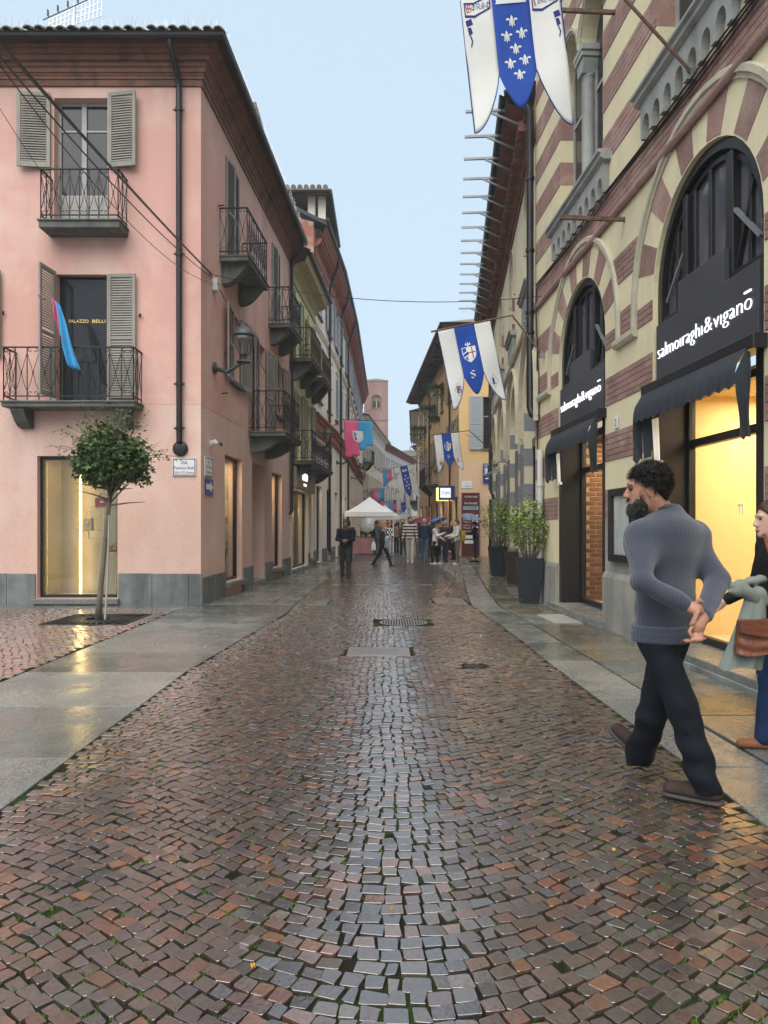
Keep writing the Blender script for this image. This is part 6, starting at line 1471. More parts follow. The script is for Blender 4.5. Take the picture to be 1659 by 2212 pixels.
tb = thing('market_stall', 'stall table with dusty pink cloth under the white tent', 'stall', (-.95,37.1,0)); M_ging = mat('pink_gingham', (.42,.20,.21), (.33,.14,.15), rough=.9, scale=8, bump=.1)
def drape(u, v):
    a = u*2*PI; k = 1+.03*v*math.sin(u*60); x = max(-.85,min(.85,1.2*math.cos(a))); y = max(-.42,min(.42,.6*math.sin(a))); return (x*k, y*k, .82-.78*v)
MB().grid(drape, 96, 4).build('cloth', M_ging, tb); MB().box(-.85,.85,-.42,.42,.80,.825).build('table_top', mat('stall_wood', (.42,.32,.2), rough=.8), tb)
for i, (lab, x, y, w, h, c) in enumerate((('flat wicker basket of produce on the stall', -.45,-.1,.28,.12,(.3,.2,.1)),('brown crate of goods at the wall end of the stall', -.65,.2,.3,.42,(.2,.09,.06)),('low tray of dried goods in the middle of the stall', .1,0,.3,.1,(.28,.2,.13)),('red-brown basket at the street end of the stall', .55,.05,.25,.18,(.25,.1,.07)),('small pale sack beside the wicker basket', -.15,.22,.2,.2,(.5,.42,.3)))):
    o = thing('goods_basket', lab, 'basket', (-.95+x,37.1+y,.825), 0, 'baskets on the market stall'); m_ = mat('basket', c, rough=.9, bump=.6, bscale=120)
    MB().lathe([(w*.4,0),(w*.5,h),(w*.46,h),(w*.38,h*.3)], n=12).build('basket', m_, o); mb = MB()
    for k in range(14): a = RNG.uniform(0,2*PI); r = RNG.uniform(0,w*.36); mb.lathe([(.005,-.03),(.03,-.015),(.035,.01),(.005,.035)], (r*math.cos(a),r*math.sin(a),h*.9), 6)
    mb.build('goods', mat('goods', tuple(x*1.2 for x in c), rough=.8), o, kind='stuff')
# ================================================================== signs by the orange house
M_brown = mat('brown_totem', (.10,.022,.02), (.085,.02,.018), rough=.4, bump=.05)
o = thing('info_totem', 'tall dark brown city direction board with white lettering', 'info board', (4.15,34.15,0))
MB().box(-.43,.43,-.07,.05,0,3.05).build('board', M_brown, o, bevel=.01)
for tx, x, z, sz, wd in (('CITTA DI ALBA',.02,2.82,.12,.6),('Via Mandelli',.0,2.5,.15,.6),('Pubblica',-.15,2.02,.09,.42),('Biblioteca',-.15,1.9,.09,.42),('Duomo S.',-.15,1.74,.09,.42),('Teatro',-.17,1.62,.09,.36),('Ufficio',-.17,1.46,.09,.36),('Museo',-.17,1.34,.09,.34),('Piazza',-.17,1.18,.09,.34)):
    t = MB(); text(t, tx, x, z, sz, -.07, .004, width=wd, align='CENTER'); t.build('lettering', M_text, o)
MB().box(-.36,.36,-.078,-.071,2.24,2.4).build('arrow_panel', mat('pale_blue_panel', (.3,.45,.55), rough=.4, bump=0), o); MB().prism([(-.3,2.31),(.2,2.31),(.2,2.28),(.3,2.325),(.2,2.37),(.2,2.34),(-.3,2.34)], -.084, -.079).build('arrow', M_navy, o)
for z in (1.9,1.62,1.34,1.1): MB().prism([(.2,z+.04),(.3,z+.04),(.3,z),(.38,z+.06),(.3,z+.12),(.3,z+.08),(.2,z+.08)], -.076, -.071).build('arrow', M_text, o); MB().box(.08,.17,-.076,-.071,z,z+.12).build('pictogram', M_text, o)
for z in (.62,.86): MB().box(-.3,.3,-.078,-.071,z,z+.16).build('notice', M_enam, o)
o = thing('toilet_sign', 'blue toilet sign with two figures and an arrow on the orange house', 'sign', (5.02,34.35,3.55)); MB().box(-.25,.25,-.04,-.005,0,.92).build('board', M_blue, o)
for x in (-.09,.09):
    MB().lathe([(.001,-.045),(.03,-.03),(.045,0),(.03,.03),(.001,.045)], (0,0,0), 10, cap=False).build('figure_head', M_text, o, ((x,-.045,.78),0)); MB().prism([(x-.06,.70),(x+.06,.70),(x+.05,.55),(x+.035,.40),(x-.035,.40),(x-.05,.55)], -.048, -.041).build('figure', M_text, o)
MB().panel(rect(-.2,.2,.36,.88), [rect(-.185,.185,.375,.865)], -.045, -.041).build('figure_frame', M_text, o); MB().prism([(-.14,.17),(.06,.17),(.06,.11),(.16,.2),(.06,.29),(.06,.23),(-.14,.23)], -.046, -.041).build('arrow', M_text, o)
plate('street_name_plate', 'pale stone street plate on the front of the orange house', 'street sign', (4.0,34.4,3.28), 0, .5, .34, M_enam, [('VIA',.2,.09,.12),('MANDELLI',.07,.09,.36)], M_signg)
o = MB().lathe([(.07,0),(.07,.9),(.085,.92),(.085,1.0),(.05,1.04)], n=14).build('bollard', M_iron, None, ((4.75,31.8,.0),0), smooth=40); tag(o, 'black iron bollard near the toilet sign', 'bollard')
o = thing('litter_bin', 'dark green street bin in front of the dark doorway', 'bin', (5.15,32.6,0)); MB().box(-.22,.22,-.2,.2,.05,1.25).build('body', mat('bin_green', (.03,.04,.045), rough=.5), o, bevel=.02); MB().box(-.25,.25,-.23,.23,1.25,1.31).build('lid', M_iron, o, bevel=.01); MB().box(-.24,.24,-.22,.22,0,.05).build('base', M_iron, o); MB().box(-.1,.08,-.206,-.201,.9,1.05).build('sticker', M_enam, o)
# scraps on the paving
for i, (lab, x, y, mt) in enumerate((('crumpled white paper scrap on the left slabs', -2.1,8.35,M_paper),('small white paper on the cobbles before the valve cover', 1.25,9.2,M_paper),('yellow fallen leaf on the nearest cobbles', .03,2.62,M_leafl),('orange leaf among the wet cobbles on the left', -.42,2.28,M_leafl),('pale leaf on cobbles near the walking man', 1.0,3.1,M_leafl))):
    mb = MB().grid(lambda u,v: (.007*(u-.5)*2, .017*(v-.5), .006+.012*math.sin(u*5+v*3)**2), 3, 3); o = mb.build('litter_scrap', mt, None, ((x,y,.004),i*1.1)); tag(o, lab, 'litter')
# ================================================================== people: smooth solids turned into meshes
def cap(a, b, ra, rb=None, k=.02, fl=(), sub=False): return dict(a=np.array(a,float), b=np.array(b,float), ra=ra, rb=ra if rb is None else rb, k=k, fl=fl, sub=sub)
def ell(c, r, ax=None, k=.02, sub=False):           # ax: 3 unit axes (rows)
    return dict(c=np.array(c,float), r=np.array(r,float), ax=np.eye(3) if ax is None else np.array(ax,float), k=k, sub=sub)
def sdf_mesh(name, prims, h, mt, parent, zmin=None, zmax=None, cut=(), wob=0, wf=22, disp=None, lo=None, hi=None):
    los, his = [], []
    for p in prims:
        if p['sub']: continue
        if 'c' in p: e = p['r'].max(); los.append(p['c']-e); his.append(p['c']+e)
        else:
            e = max(p['ra'],p['rb'])*max([1]+[f for _,f in p['fl']]); los.append(np.minimum(p['a'],p['b'])-e); his.append(np.maximum(p['a'],p['b'])+e)
    L0 = np.min(los,0)-3*h if lo is None else np.array(lo); H0 = np.max(his,0)+3*h if hi is None else np.array(hi)
    n = np.ceil((H0-L0)/h).astype(int)+1
    ax = [L0[i]+h*np.arange(n[i]) for i in range(3)]; D = np.full(n, .5, np.float32)
    for p in prims:
        if 'c' in p: e = p['r'].max(); l, u = p['c']-e, p['c']+e
        else:
            e = max(p['ra'],p['rb'])*max([1]+[f for _,f in p['fl']]); l, u = np.minimum(p['a'],p['b'])-e, np.maximum(p['a'],p['b'])+e
        m = p['k']+3*h
        s = [slice(max(0,int((l[i]-m-L0[i])/h)), max(0,min(n[i],int((u[i]+m-L0[i])/h)+2))) for i in range(3)]
        if any(q.stop <= q.start for q in s): continue
        X, Y, Z = (ax[0][s[0]][:,None,None], ax[1][s[1]][None,:,None], ax[2][s[2]][None,None,:])
        if 'c' in p:
            x, y, z = X-p['c'][0], Y-p['c'][1], Z-p['c'][2]; A = p['ax']
            q = [(A[i,0]*x+A[i,1]*y+A[i,2]*z)/p['r'][i] for i in range(3)]
            d = (np.sqrt(q[0]**2+q[1]**2+q[2]**2)-1)*p['r'].min()
        else:
            a, b = p['a'], p['b']; v = b-a; x, y, z = X-a[0], Y-a[1], Z-a[2]
            for dr, f in p['fl']:
                dr = np.asarray(dr,float); t = (x*dr[0]+y*dr[1]+z*dr[2])*(1/f-1); x = x+dr[0]*t; y = y+dr[1]*t; z = z+dr[2]*t; v = v+dr*(v@dr)*(1/f-1)
            t = np.clip((x*v[0]+y*v[1]+z*v[2])/max(v@v,1e-9), 0, 1)
            d = np.sqrt((x-t*v[0])**2+(y-t*v[1])**2+(z-t*v[2])**2)-(p['ra']+(p['rb']-p['ra'])*t)
        o = D[tuple(s)]; k = p['k']
        if p['sub']: d = -d; hh = np.clip(.5-.5*(d-o)/k,0,1)*-1+1; D[tuple(s)] = np.maximum(o,d) if k < 1e-4 else o*(1-hh)+d*hh+k*hh*(1-hh)
        else:
            hh = np.clip(.5+.5*(o-d)/k,0,1); D[tuple(s)] = o*(1-hh)+d*hh-k*hh*(1-hh)
    X, Y, Z = ax[0][:,None,None], ax[1][None,:,None], ax[2][None,None,:]
    if wob: D = D+wob*(np.sin(X*wf+2*np.sin(Z*wf*.45))*np.sin(Z*wf*.8+Y*wf*.5)+.6*np.sin(Y*wf*1.3+Z*wf*1.1+X*wf*.6))
    if disp is not None: D = D+disp(X,Y,Z)
    if zmin is not None: D = np.maximum(D, zmin-Z+0*X+0*Y)
    if zmax is not None: D = np.maximum(D, Z-zmax+0*X+0*Y)
    for pt, nr in cut: D = np.maximum(D, (X-pt[0])*nr[0]+(Y-pt[1])*nr[1]+(Z-pt[2])*nr[2])
    ins = D < 0; c = [slice(None,-1), slice(1,None)]
    cnt = sum(ins[c[i],c[j],c[k]].astype(np.int8) for i in (0,1) for j in (0,1) for k in (0,1))
    act = (cnt > 0) & (cnt < 8); idx = np.full(act.shape, -1, np.int32); I = np.argwhere(act)
    if len(I) == 0: return None
    idx[act] = np.arange(len(I)); acc = np.zeros((len(I),3)); num = np.zeros(len(I))
    for axis in range(3):
        o2 = [i for i in range(3) if i != axis]
        for da in (0,1):
            for db in (0,1):
                p0 = I.copy(); p0[:,o2[0]] += da; p0[:,o2[1]] += db; p1 = p0.copy(); p1[:,axis] += 1
                d0 = D[tuple(p0.T)]; d1 = D[tuple(p1.T)]; m = (d0 < 0) != (d1 < 0)
                t = np.where(m, d0/np.where(m, d0-d1, 1), 0); q = p0.astype(float); q[:,axis] += t; acc[m] += q[m]; num[m] += 1
    V = L0+h*acc/num[:,None]; F = []
    for axis in range(3):
        a1, a2 = (axis+1)%3, (axis+2)%3
        s0 = [slice(None)]*3; s1 = [slice(None)]*3; s0[axis] = slice(None,-1); s1[axis] = slice(1,None)
        A, B_ = ins[tuple(s0)], ins[tuple(s1)]; E = np.argwhere(A != B_)
        E = E[(E[:,a1] > 0) & (E[:,a2] > 0) & (E[:,a1] < n[a1]-1) & (E[:,a2] < n[a2]-1)]
        sg = A[tuple(E.T)]; cs = []
        for d1, d2 in ((1,1),(0,1),(0,0),(1,0)):
            q = E.copy(); q[:,a1] -= d1; q[:,a2] -= d2; cs.append(idx[tuple(q.T)])
        Q = np.stack(cs,1); Q[~sg] = Q[~sg][:,::-1]; F.append(Q)
    F = np.concatenate(F); F = F[(F >= 0).all(1)]
    off = np.array(parent.location) if parent is not None else np.zeros(3)
    return npmesh(name, V-off, F, mt, parent, None, smooth=True)
def skin(c): return mat('skin', c, tuple(x*.85 for x in c), rough=.5, scale=20, bump=.05, speck=.05)
M_skin = skin((.42,.23,.16)); M_skin2 = skin((.25,.13,.085)); M_skinp = skin((.55,.33,.25))
_cm = {}
def cl(c, rough=.85, bump=.25):
    k = (c, rough)
    if k not in _cm: _cm[k] = mat('cloth', c, tuple(x*.75 for x in c), rough=rough, scale=9, bump=bump, bscale=160, spec=.25, bdist=.004)
    return _cm[k]
M_eye = mat('eye', (.02,.015,.012), rough=.1, bump=0, speck=0)
def head_prims(c, f, s, u, k=1.0):
    W_ = lambda a, b, d: c+(f*a+s*b+u*d)*k
    A = np.array([f,s,u]); E = lambda p, r, kk=.02, sub=False: ell(W_(*p), np.array(r)*k, A, kk*k, sub)
    P = [E((-.018,0,.035),(.100,.078,.098)), E((.03,0,-.03),(.066,.062,.09),.03), E((.045,0,-.088),(.046,.042,.034),.03),
         cap(W_(.088,0,.02), W_(.112,0,-.028), .011*k, .015*k, .012*k), E((.098,.011,-.034),(.014,.010,.009),.006), E((.098,-.011,-.034),(.014,.010,.009),.006),
         cap(W_(.083,.042,.034), W_(.09,.012,.03), .012*k, .012*k, .012*k), cap(W_(.083,-.042,.034), W_(.09,-.012,.03), .012*k, .012*k, .012*k),
         E((.096,.032,.010),(.016,.018,.013),.008,True), E((.096,-.032,.010),(.016,.018,.013),.008,True),
         E((.09,0,-.060),(.013,.022,.007),.006), E((.088,0,-.073),(.013,.02,.008),.006), E((.082,0,-.104),(.02,.024,.018),.015)]
    for sg in (1,-1): P += [E((-.012,sg*.078,-.008),(.022,.009,.031),.006), E((-.006,sg*.088,-.008),(.012,.006,.02),.004,True)]
    return P, W_, E
def dirv(pitch, out, side): return np.array([side*math.sin(out)*math.cos(pitch)*1.0, math.sin(pitch), -math.cos(pitch)*math.cos(out)])
def hand_prims(w, d, n, k=1.0, curl=.5):
    """wrist w, direction d, palm normal n"""
    d = d/np.linalg.norm(d); n = n-d*(n@d); n /= np.linalg.norm(n); s = np.cross(d, n); A = np.array([d,s,n])
    P = [cap(w, w+d*.03*k, .024*k, .026*k, .015), ell(w+d*.075*k, np.array([.05,.042,.018])*k, A, .015)]
    for i, l in enumerate((.072,.08,.076,.06)):
        b = w+d*.115*k+s*(.032-.0215*i)*k; m = b+(d*math.cos(curl)+n*math.sin(curl))*l*.5*k; e = m+(d*math.cos(2*curl)+n*math.sin(2*curl))*l*.5*k
        P += [cap(b-d*.02*k, m, .0095*k, .009*k, .004), cap(m, e, .009*k, .0075*k, .004)]
    b = w+d*.045*k+s*.035*k; m = b+(d*.6+s*.7+n*.25)*.035*k; e = m+(d*.9+s*.2+n*.4)*.034*k
    P += [cap(b,m,.013*k,.011*k,.01), cap(m,e,.011*k,.009*k,.006)]; return P
def person(label, px, fy, hy, face, top, legs, hair, shoes=(.03,.03,.03), skinm=None, pose=None, long=False, beard=None, coat=0.0, H=None, cat='person', extra=None, hres=.0135, hat=None, female=False, pos=None, bald=False):
    """px, fy, hy: picture column, row of the soles, row of the crown; face: heading in degrees (0 = +x, 90 = away)"""
    if pos is None: Y = 1538*HC/(fy-1138); X = (px-829.5)/1538*Y; Hh = (fy-hy)/1538*Y
    else: X, Y, Hh = pos
    k = Hh/1.75; p = dict(hipL=.0, hipR=.0, knL=.05, knR=.05, aL=.1, aR=.1, oL=.12, oR=.12, eL=.25, eR=.25, iL=0, iR=0, lean=.03, hy=0, hp=0, curl=.5); p.update(pose or {})
    root = thing('person', label, 'person', (X,Y,.004)); skinm = skinm or M_skin
    cr, sr = math.cos(R(face)-PI/2), math.sin(R(face)-PI/2)
    def T(q): q = np.asarray(q,float)*k; return np.array([X+q[0]*cr-q[1]*sr, Y+q[0]*sr+q[1]*cr, q[2]+.004])
    def Dv(q): q = np.asarray(q,float); return np.array([q[0]*cr-q[1]*sr, q[0]*sr+q[1]*cr, q[2]])
    J = {}; lows = []
    for sd, s in (('L',-1),('R',1)):
        h_, kn = p['hip'+sd], p['kn'+sd]; hip = np.array([s*.092,0,0.]); knee = hip+np.array([s*.01,math.sin(h_),-math.cos(h_)])*.44; an_ = knee+np.array([0,math.sin(h_-kn),-math.cos(h_-kn)])*.42
        J[sd] = [hip,knee,an_]; lows.append(an_[2]-.075)
    dz = -min(lows)
    for sd in 'LR': J[sd] = [q+np.array([0,0,dz]) for q in J[sd]]
    le = p['lean']; pel = np.array([0,0,dz+.04]); up = np.array([0,math.sin(le),math.cos(le)]); che = pel+up*.36; nb = pel+up*.53; hc = pel+up*.67+np.array([0,.03,0])
    sw = .165 if female else .185
    for sd, s in (('L',-1),('R',1)):
        sh = pel+up*.475+np.array([s*sw,0,0]); u_ = dirv(p['a'+sd],p['o'+sd],s); el = sh+u_*.28; pf = p['a'+sd]+p['e'+sd]; f_ = dirv(pf,p['o'+sd]*.6,s)+np.array([-s*p['i'+sd],0,0]); f_ /= np.linalg.norm(f_); wr = el+f_*.25; J['A'+sd] = (sh,el,wr,f_)
    sdv, fdv = Dv((1,0,0)), Dv((0,1,0)); fl = [(sdv,1.0),(fdv,.68)]
    ya_, pa = p['hy'], p['hp']; fw = Dv((math.sin(ya_)*math.cos(pa), math.cos(ya_)*math.cos(pa), -math.sin(pa))); sdh = np.cross(fw,(0,0,1)); sdh /= np.linalg.norm(sdh); uph = np.cross(sdh,fw)
    hk = k*1.02; HP, HW_, HE = head_prims(T(hc), fw, sdh, uph, hk)
    body = HP+[cap(T(nb-up*.03), HW_(-.025,0,-.06), .056*k, .052*k, .03), cap(T(pel), T(che), .125*k, .14*k, .06, fl), cap(T(J['AL'][0]), T(J['AR'][0]), .06*k, .06*k, .06)]
    for sd in 'LR':
        a, b, c_ = J[sd]; body += [cap(T(a),T(b),.075*k,.052*k,.04), cap(T(b),T(c_),.05*k,.036*k,.03)]
        sh, el, wr, f_ = J['A'+sd]; body += [cap(T(sh),T(el),.048*k,.038*k,.03), cap(T(el),T(wr),.036*k,.026*k,.02)]
        s = -1 if sd == 'L' else 1; body += hand_prims(T(wr), Dv(f_), Dv((-s*.9,.3,0)), k, p['curl'])
    sdf_mesh('body', body, hres, skinm, root)
    tw2 = [cap(T(pel+up*.06), T(che), (.145 if female else .155)*k, .165*k, .06, [(fdv,.74)]), cap(T(J['AL'][0]), T(J['AR'][0]), .075*k, .075*k, .07), cap(T(pel-up*(.02+coat)), T(pel+up*.1), (.16+coat*.12)*k, .15*k, .05, [(fdv,.78)])]
    for sd in 'LR':
        sh, el, wr, f_ = J['A'+sd]; tw2 += [cap(T(sh),T(el),.066*k,.058*k,.045), cap(T(el),T(wr),.056*k,.044*k,.03)]
    tm_ = top if not isinstance(top, tuple) else cl(top)
    to = sdf_mesh('top', tw2, hres, tm_, root, zmin=(pel[2]-.06-coat)*k, wob=.0035, cut=[(T(nb+up*.005), tuple(np.array(Dv(up))))])
    tr_ = []
    for sd in 'LR':
        a, b, c_ = J[sd]; tr_ += [cap(T(a),T(b),.092*k,.072*k,.05), cap(T(b),T(c_+np.array([0,0,.0])),.07*k,.06*k,.03)]
    tr_.append(cap(T(pel-up*.02),T(pel+up*.08),.135*k,.13*k,.05,[(fdv,.76)]))
    sdf_mesh('trousers', tr_, hres, cl(legs), root, zmax=(pel[2]+.1)*k, wob=.003)
    for sd in 'LR':
        a, b, c_ = J[sd]; tilt = p['hip'+sd]-p['kn'+sd]; lift = (c_[2]-.075) > .03
        fd = np.array([0,math.cos(tilt*.6),math.sin(tilt*.6) if lift else 0]); base = c_+np.array([0,0,-.045])
        sdf_mesh('shoe', [cap(T(base-fd*.05),T(base+fd*.15),.042*k,.036*k,.02), cap(T(c_),T(base),.042*k,.04*k,.02)], .012, cl(shoes,.5), root, zmin=.006 if not lift else None)
    hair_m = mat('hair', hair, tuple(x*.6 for x in hair), rough=.55, scale=40, bump=.5, bscale=120)
    hp_ = [HE((-.022,0,.042),(.112,.09,.104)), HE((-.075,0,-.02),(.045,.07,.07),.03)]
    if long: hp_ += [HE((-.075,0,-.10),(.05,.085,.12),.04), HE((-.06,0,-.2),(.04,.075,.08),.04)]
    cutp = [(HW_(.055,0,.055), tuple(fw*.75-uph*.66))]
    if bald: cutp.append((HW_(0,0,.06), tuple(uph)))
    sdf_mesh('hair', hp_, .009*max(1,hres/.0135), hair_m, root, wob=.004, wf=90, cut=cutp)
    if beard: sdf_mesh('beard', [HE((.04,0,-.085),(.058,.056,.05)), HE((.075,0,-.07),(.03,.04,.035))], .009, mat('beard', beard, rough=.7, bump=.5, bscale=120), root, wob=.003, wf=110, cut=[(HW_(.04,0,-.05), tuple(uph*.9+fw*-.2))])
    root['k'] = 0; del root['k']
    return dict(root=root, T=T, Dv=Dv, J=J, k=k, pel=pel, up=up, HW=HW_, X=X, Y=Y, fw=fw, sdh=sdh, uph=uph)
def stripes_mat(name, a, b, scale):
    m, nt, nn, L, p = _nt(name); v = nn.new('ShaderNodeNewGeometry').outputs['Position']; sx = nn.new('ShaderNodeSeparateXYZ'); L.new(v, sx.inputs[0])
    mt = nn.new('ShaderNodeMath'); mt.operation = 'MULTIPLY'; mt.inputs[1].default_value = scale; L.new(sx.outputs[2], mt.inputs[0]); fr = nn.new('ShaderNodeMath'); fr.operation = 'FRACT'; L.new(mt.outputs[0], fr.inputs[0])
    L.new(_mix(nt, _ramp(nt, fr.outputs[0], .48, .52), a, b), p.inputs['Base Color']); p.inputs['Roughness'].default_value = .9; return m
def plaid_mat(name, a, b):
    m, nt, nn, L, p = _nt(name); v = nn.new('ShaderNodeNewGeometry').outputs['Position']; w = nn.new('ShaderNodeTexChecker'); w.inputs['Scale'].default_value = 9; w.inputs[1].default_value = (*a,1); w.inputs[2].default_value = (*b,1); L.new(v, w.inputs[0]); L.new(w.outputs[0], p.inputs['Base Color']); p.inputs['Roughness'].default_value = .6; return m
def umbrella(label, hand, top, r, mt, tilt=(0,0), rise=.28):
    hand, top = Vector(hand), Vector(top); o = thing('umbrella', label, 'umbrella', hand, 0, 'open umbrellas in the crowd'); d = (top-hand); ax = d.normalized()
    q = Vector((0,0,1)).rotation_difference(ax); n = 8
    def f(u, v):
        a = u*2*PI; sec = (u*n) % 1; sag = 1-.07*math.sin(sec*PI)*v*v; rr = r*v*sag; return tuple(d+q@Vector((rr*math.cos(a), rr*math.sin(a), -rise*r*2*(v**2)*.62+.02*math.sin(sec*PI)*v)))
    c_ = MB().grid(f, n*6, 8).build('canopy', mt, o, smooth=1); m_ = c_.modifiers.new('s','SOLIDIFY'); m_.thickness = .004
    MB().tube([(0,0,-.12),tuple(d*1.06)], .009, 6).build('shaft', M_steel, o); MB().tube([(0,0,-.13),(0,0,0)], .016, 8).build('handle', M_frame, o); mb = MB()
    for i in range(n):
        a = 2*PI*i/n; mb.tube([tuple(d+q@Vector((r*v*math.cos(a), r*v*math.sin(a), -rise*r*2*(v**2)*.62-.01))) for v in (0,.33,.66,1)], .005, 4)
    mb.build('ribs', M_steel, o); return o
walk = lambda a=.35: dict(hipL=a, knL=.12, hipR=-a*.8, knR=.35, aL=-.3, aR=.35)
NAVY, BLK, JEAN, DJ = (.012,.013,.025), (.012,.012,.013), (.06,.11,.18), (.015,.022,.045)
person('bearded man in navy sweater and dark cargo trousers walking with hands joined', 746,1249,1124,-88,NAVY,(.035,.036,.03),(.05,.045,.04),(.02,.02,.02),M_skin2,dict(hipL=.2,knL=.15,hipR=-.12,knR=.1,aL=.15,aR=.15,eL=1.35,eR=1.2,iL=.75,iR=.75,hp=.35,oL=.2,oR=.2),beard=(.08,.075,.07))
person('dark figure with backpack behind the man in the navy sweater', 753,1216,1127,95,BLK,BLK,(.02,.018,.016))
P2 = person('fair-haired man in dark jacket over pale blue shirt striding to the right', 827,1224,1131,-25,(.022,.027,.025),DJ,(.30,.22,.13),(.03,.028,.025),M_skinp,dict(hipL=.45,knL=.15,hipR=-.35,knR=.25,aL=-.15,aR=.2),coat=.12)
k_ = P2['k']; T_ = P2['T']; pel, up = P2['pel'], P2['up']
sdf_mesh('shirt_front', [cap(T_(pel+up*.0+np.array([0.01,.075,0])), T_(pel+up*.46+np.array([0.01,.065,0])), .075*k_, .06*k_, .03)], .013, cl((.25,.42,.68)), P2['root']); MB().box(-.04,.04,-.004,.004,0,.12).build('badge', M_enam, P2['root'], (tuple(np.array(T_(pel+up*.12+np.array([.03,.16,0])))-np.array(P2['root'].location)), R(-25)+PI/2))
person('woman in black and white patterned clothes behind the striding man', 839,1204,1130,-60,plaid_mat('zebra', (.7,.7,.68), (.05,.05,.05)),(.5,.5,.48),(.03,.025,.02),female=True)
person('bearded man in black and white striped jumper and cream trousers', 886,1216,1118,-100,stripes_mat('jumper_stripes', (.55,.53,.48), (.012,.014,.025), 8.2),(.50,.46,.38),(.02,.016,.013),(.72,.72,.7),M_skin,dict(hipL=.12,hipR=-.15,knR=.1,aL=-.05,aR=.1,hy=-.35,oL=.2,oR=.2),beard=(.03,.022,.018))
P6 = person('grey-haired man in navy padded waistcoat and blue jeans seen from behind', 917,1213,1122,80,(.02,.035,.06),JEAN,(.35,.34,.32),(.05,.06,.08),M_skinp,dict(hipL=.1,hipR=-.1,aL=.3,eL=.5,aR=.15,eR=.6,oR=.25))
P7 = person('short dark-haired woman in white blouse and black trousers with black shoulder bag', 940,1219,1130,-20,(.72,.70,.69),BLK,(.035,.022,.015),(.7,.7,.68),M_skin,dict(hipL=.12,hipR=-.1,aR=.5,eR=1.5,iR=.4,oL=.4,eL=.9),female=True,coat=.12)
P8 = person('grey-haired man in charcoal hooded jacket and dark jeans', 962,1214,1126,60,(.045,.046,.05),DJ,(.30,.29,.28),(.02,.02,.025),M_skin,dict(hipL=.15,hipR=-.15,aR=.1,eL=.5))
P9 = person('woman in white padded jacket and taupe trousers with yellow backpack', 988,1220,1124,195,(.68,.66,.61),(.17,.14,.11),(.09,.055,.035),(.75,.74,.72),M_skinp,dict(aL=.2,eL=1.0,aR=.25,eR=1.1,hipL=.08,hipR=-.06),female=True)
person('fair-haired person in black behind the woman in the white jacket', 980,1210,1126,-160,BLK,BLK,(.42,.33,.20),(.03,.03,.03),M_skinp)
P10 = person('man in black jacket and navy jeans looking at his phone beneath a plaid umbrella', 1027,1209,1128,165,(.012,.012,.014),DJ,(.02,.016,.013),(.45,.42,.05),M_skin,dict(aL=.45,eL=1.3,iL=.3,aR=.5,eR=1.2,iR=.3,hp=.25))
person('long-haired woman in black jumper and ochre trousers walking away', 862,1185,1128,92,BLK,(.22,.11,.03),(.12,.06,.03),(.03,.02,.02),M_skin,walk(.25),long=True,female=True,hres=.017)
person('man in black walking away beside the long-haired woman', 848,1188,1124,95,BLK,BLK,(.05,.035,.025),hres=.017,pose=walk(.25))
person('stallholder in black cap and jacket at the street end of the stall', 814,1193,1126,170,BLK,(.06,.08,.11),(.012,.012,.012),hres=.017,pose=dict(aL=.4,eL=.8,aR=.4,eR=.8))
P14 = person('customer in dark blue holding a clear umbrella at the stall', 788,1191,1130,100,(.02,.03,.06),DJ,(.03,.025,.02),hres=.017,pose=dict(aR=.6,eR=1.2,oR=.3))
person('person in orange scarf behind the stall under the tent', 803,1184,1120,-90,(.10,.14,.22),DJ,(.3,.12,.04),hres=.017)
P15 = person('dark-clothed person under the red umbrella', 905,1198,1130,85,(.02,.018,.02),BLK,(.04,.03,.025),hres=.017,pose=walk(.2)); P16 = person('person in black beside the charcoal jacket man under the blue umbrella', 946,1203,1125,-95,BLK,DJ,(.05,.04,.03),hres=.017)
for i, (x, fy, hy, c, lg, lab) in enumerate(((832,1178,1133,(.3,.05,.05),DJ,'far walker in a dull red top'),(856,1172,1132,(.05,.06,.1),BLK,'far walker in dark blue near the plaid umbrella'),(874,1172,1131,(.3,.28,.25),DJ,'far walker in pale grey beyond the striped man'),(893,1174,1132,(.04,.04,.045),JEAN,'far walker in black with blue jeans'),(868,1166,1133,(.25,.2,.15),BLK,'far walker in beige down the street'),(842,1168,1133,BLK,BLK,'far walker in black down the street'))):
    person(lab, x, fy, hy, 90 if i % 2 else -90, c, lg, (.05,.035,.025), hres=.022, pose=walk(.2))
for i, (x, fy, hy, fc, c, lg, lab) in enumerate(((871,1200,1128,95,(.10,.05,.04),DJ,'walker in maroon coat behind the striped man'),(897,1205,1127,-80,(.05,.05,.06),(.09,.09,.10),'walker in slate coat between striped man and waistcoat man'),(928,1207,1126,-100,(.02,.022,.03),BLK,'person in black coat behind the woman in the white blouse'),(953,1208,1124,-70,(.30,.16,.10),DJ,'person in rust jacket behind the charcoal jacket man'),(856,1196,1129,85,(.20,.18,.15),DJ,'walker in stone coloured coat mid street'),(818,1198,1127,-60,(.05,.07,.10),JEAN,'shopper in dark blue beside the stall'))):
    person(lab, x, fy, hy, fc, c, lg, (.06,.04,.03), hres=.017, pose=walk(.18))
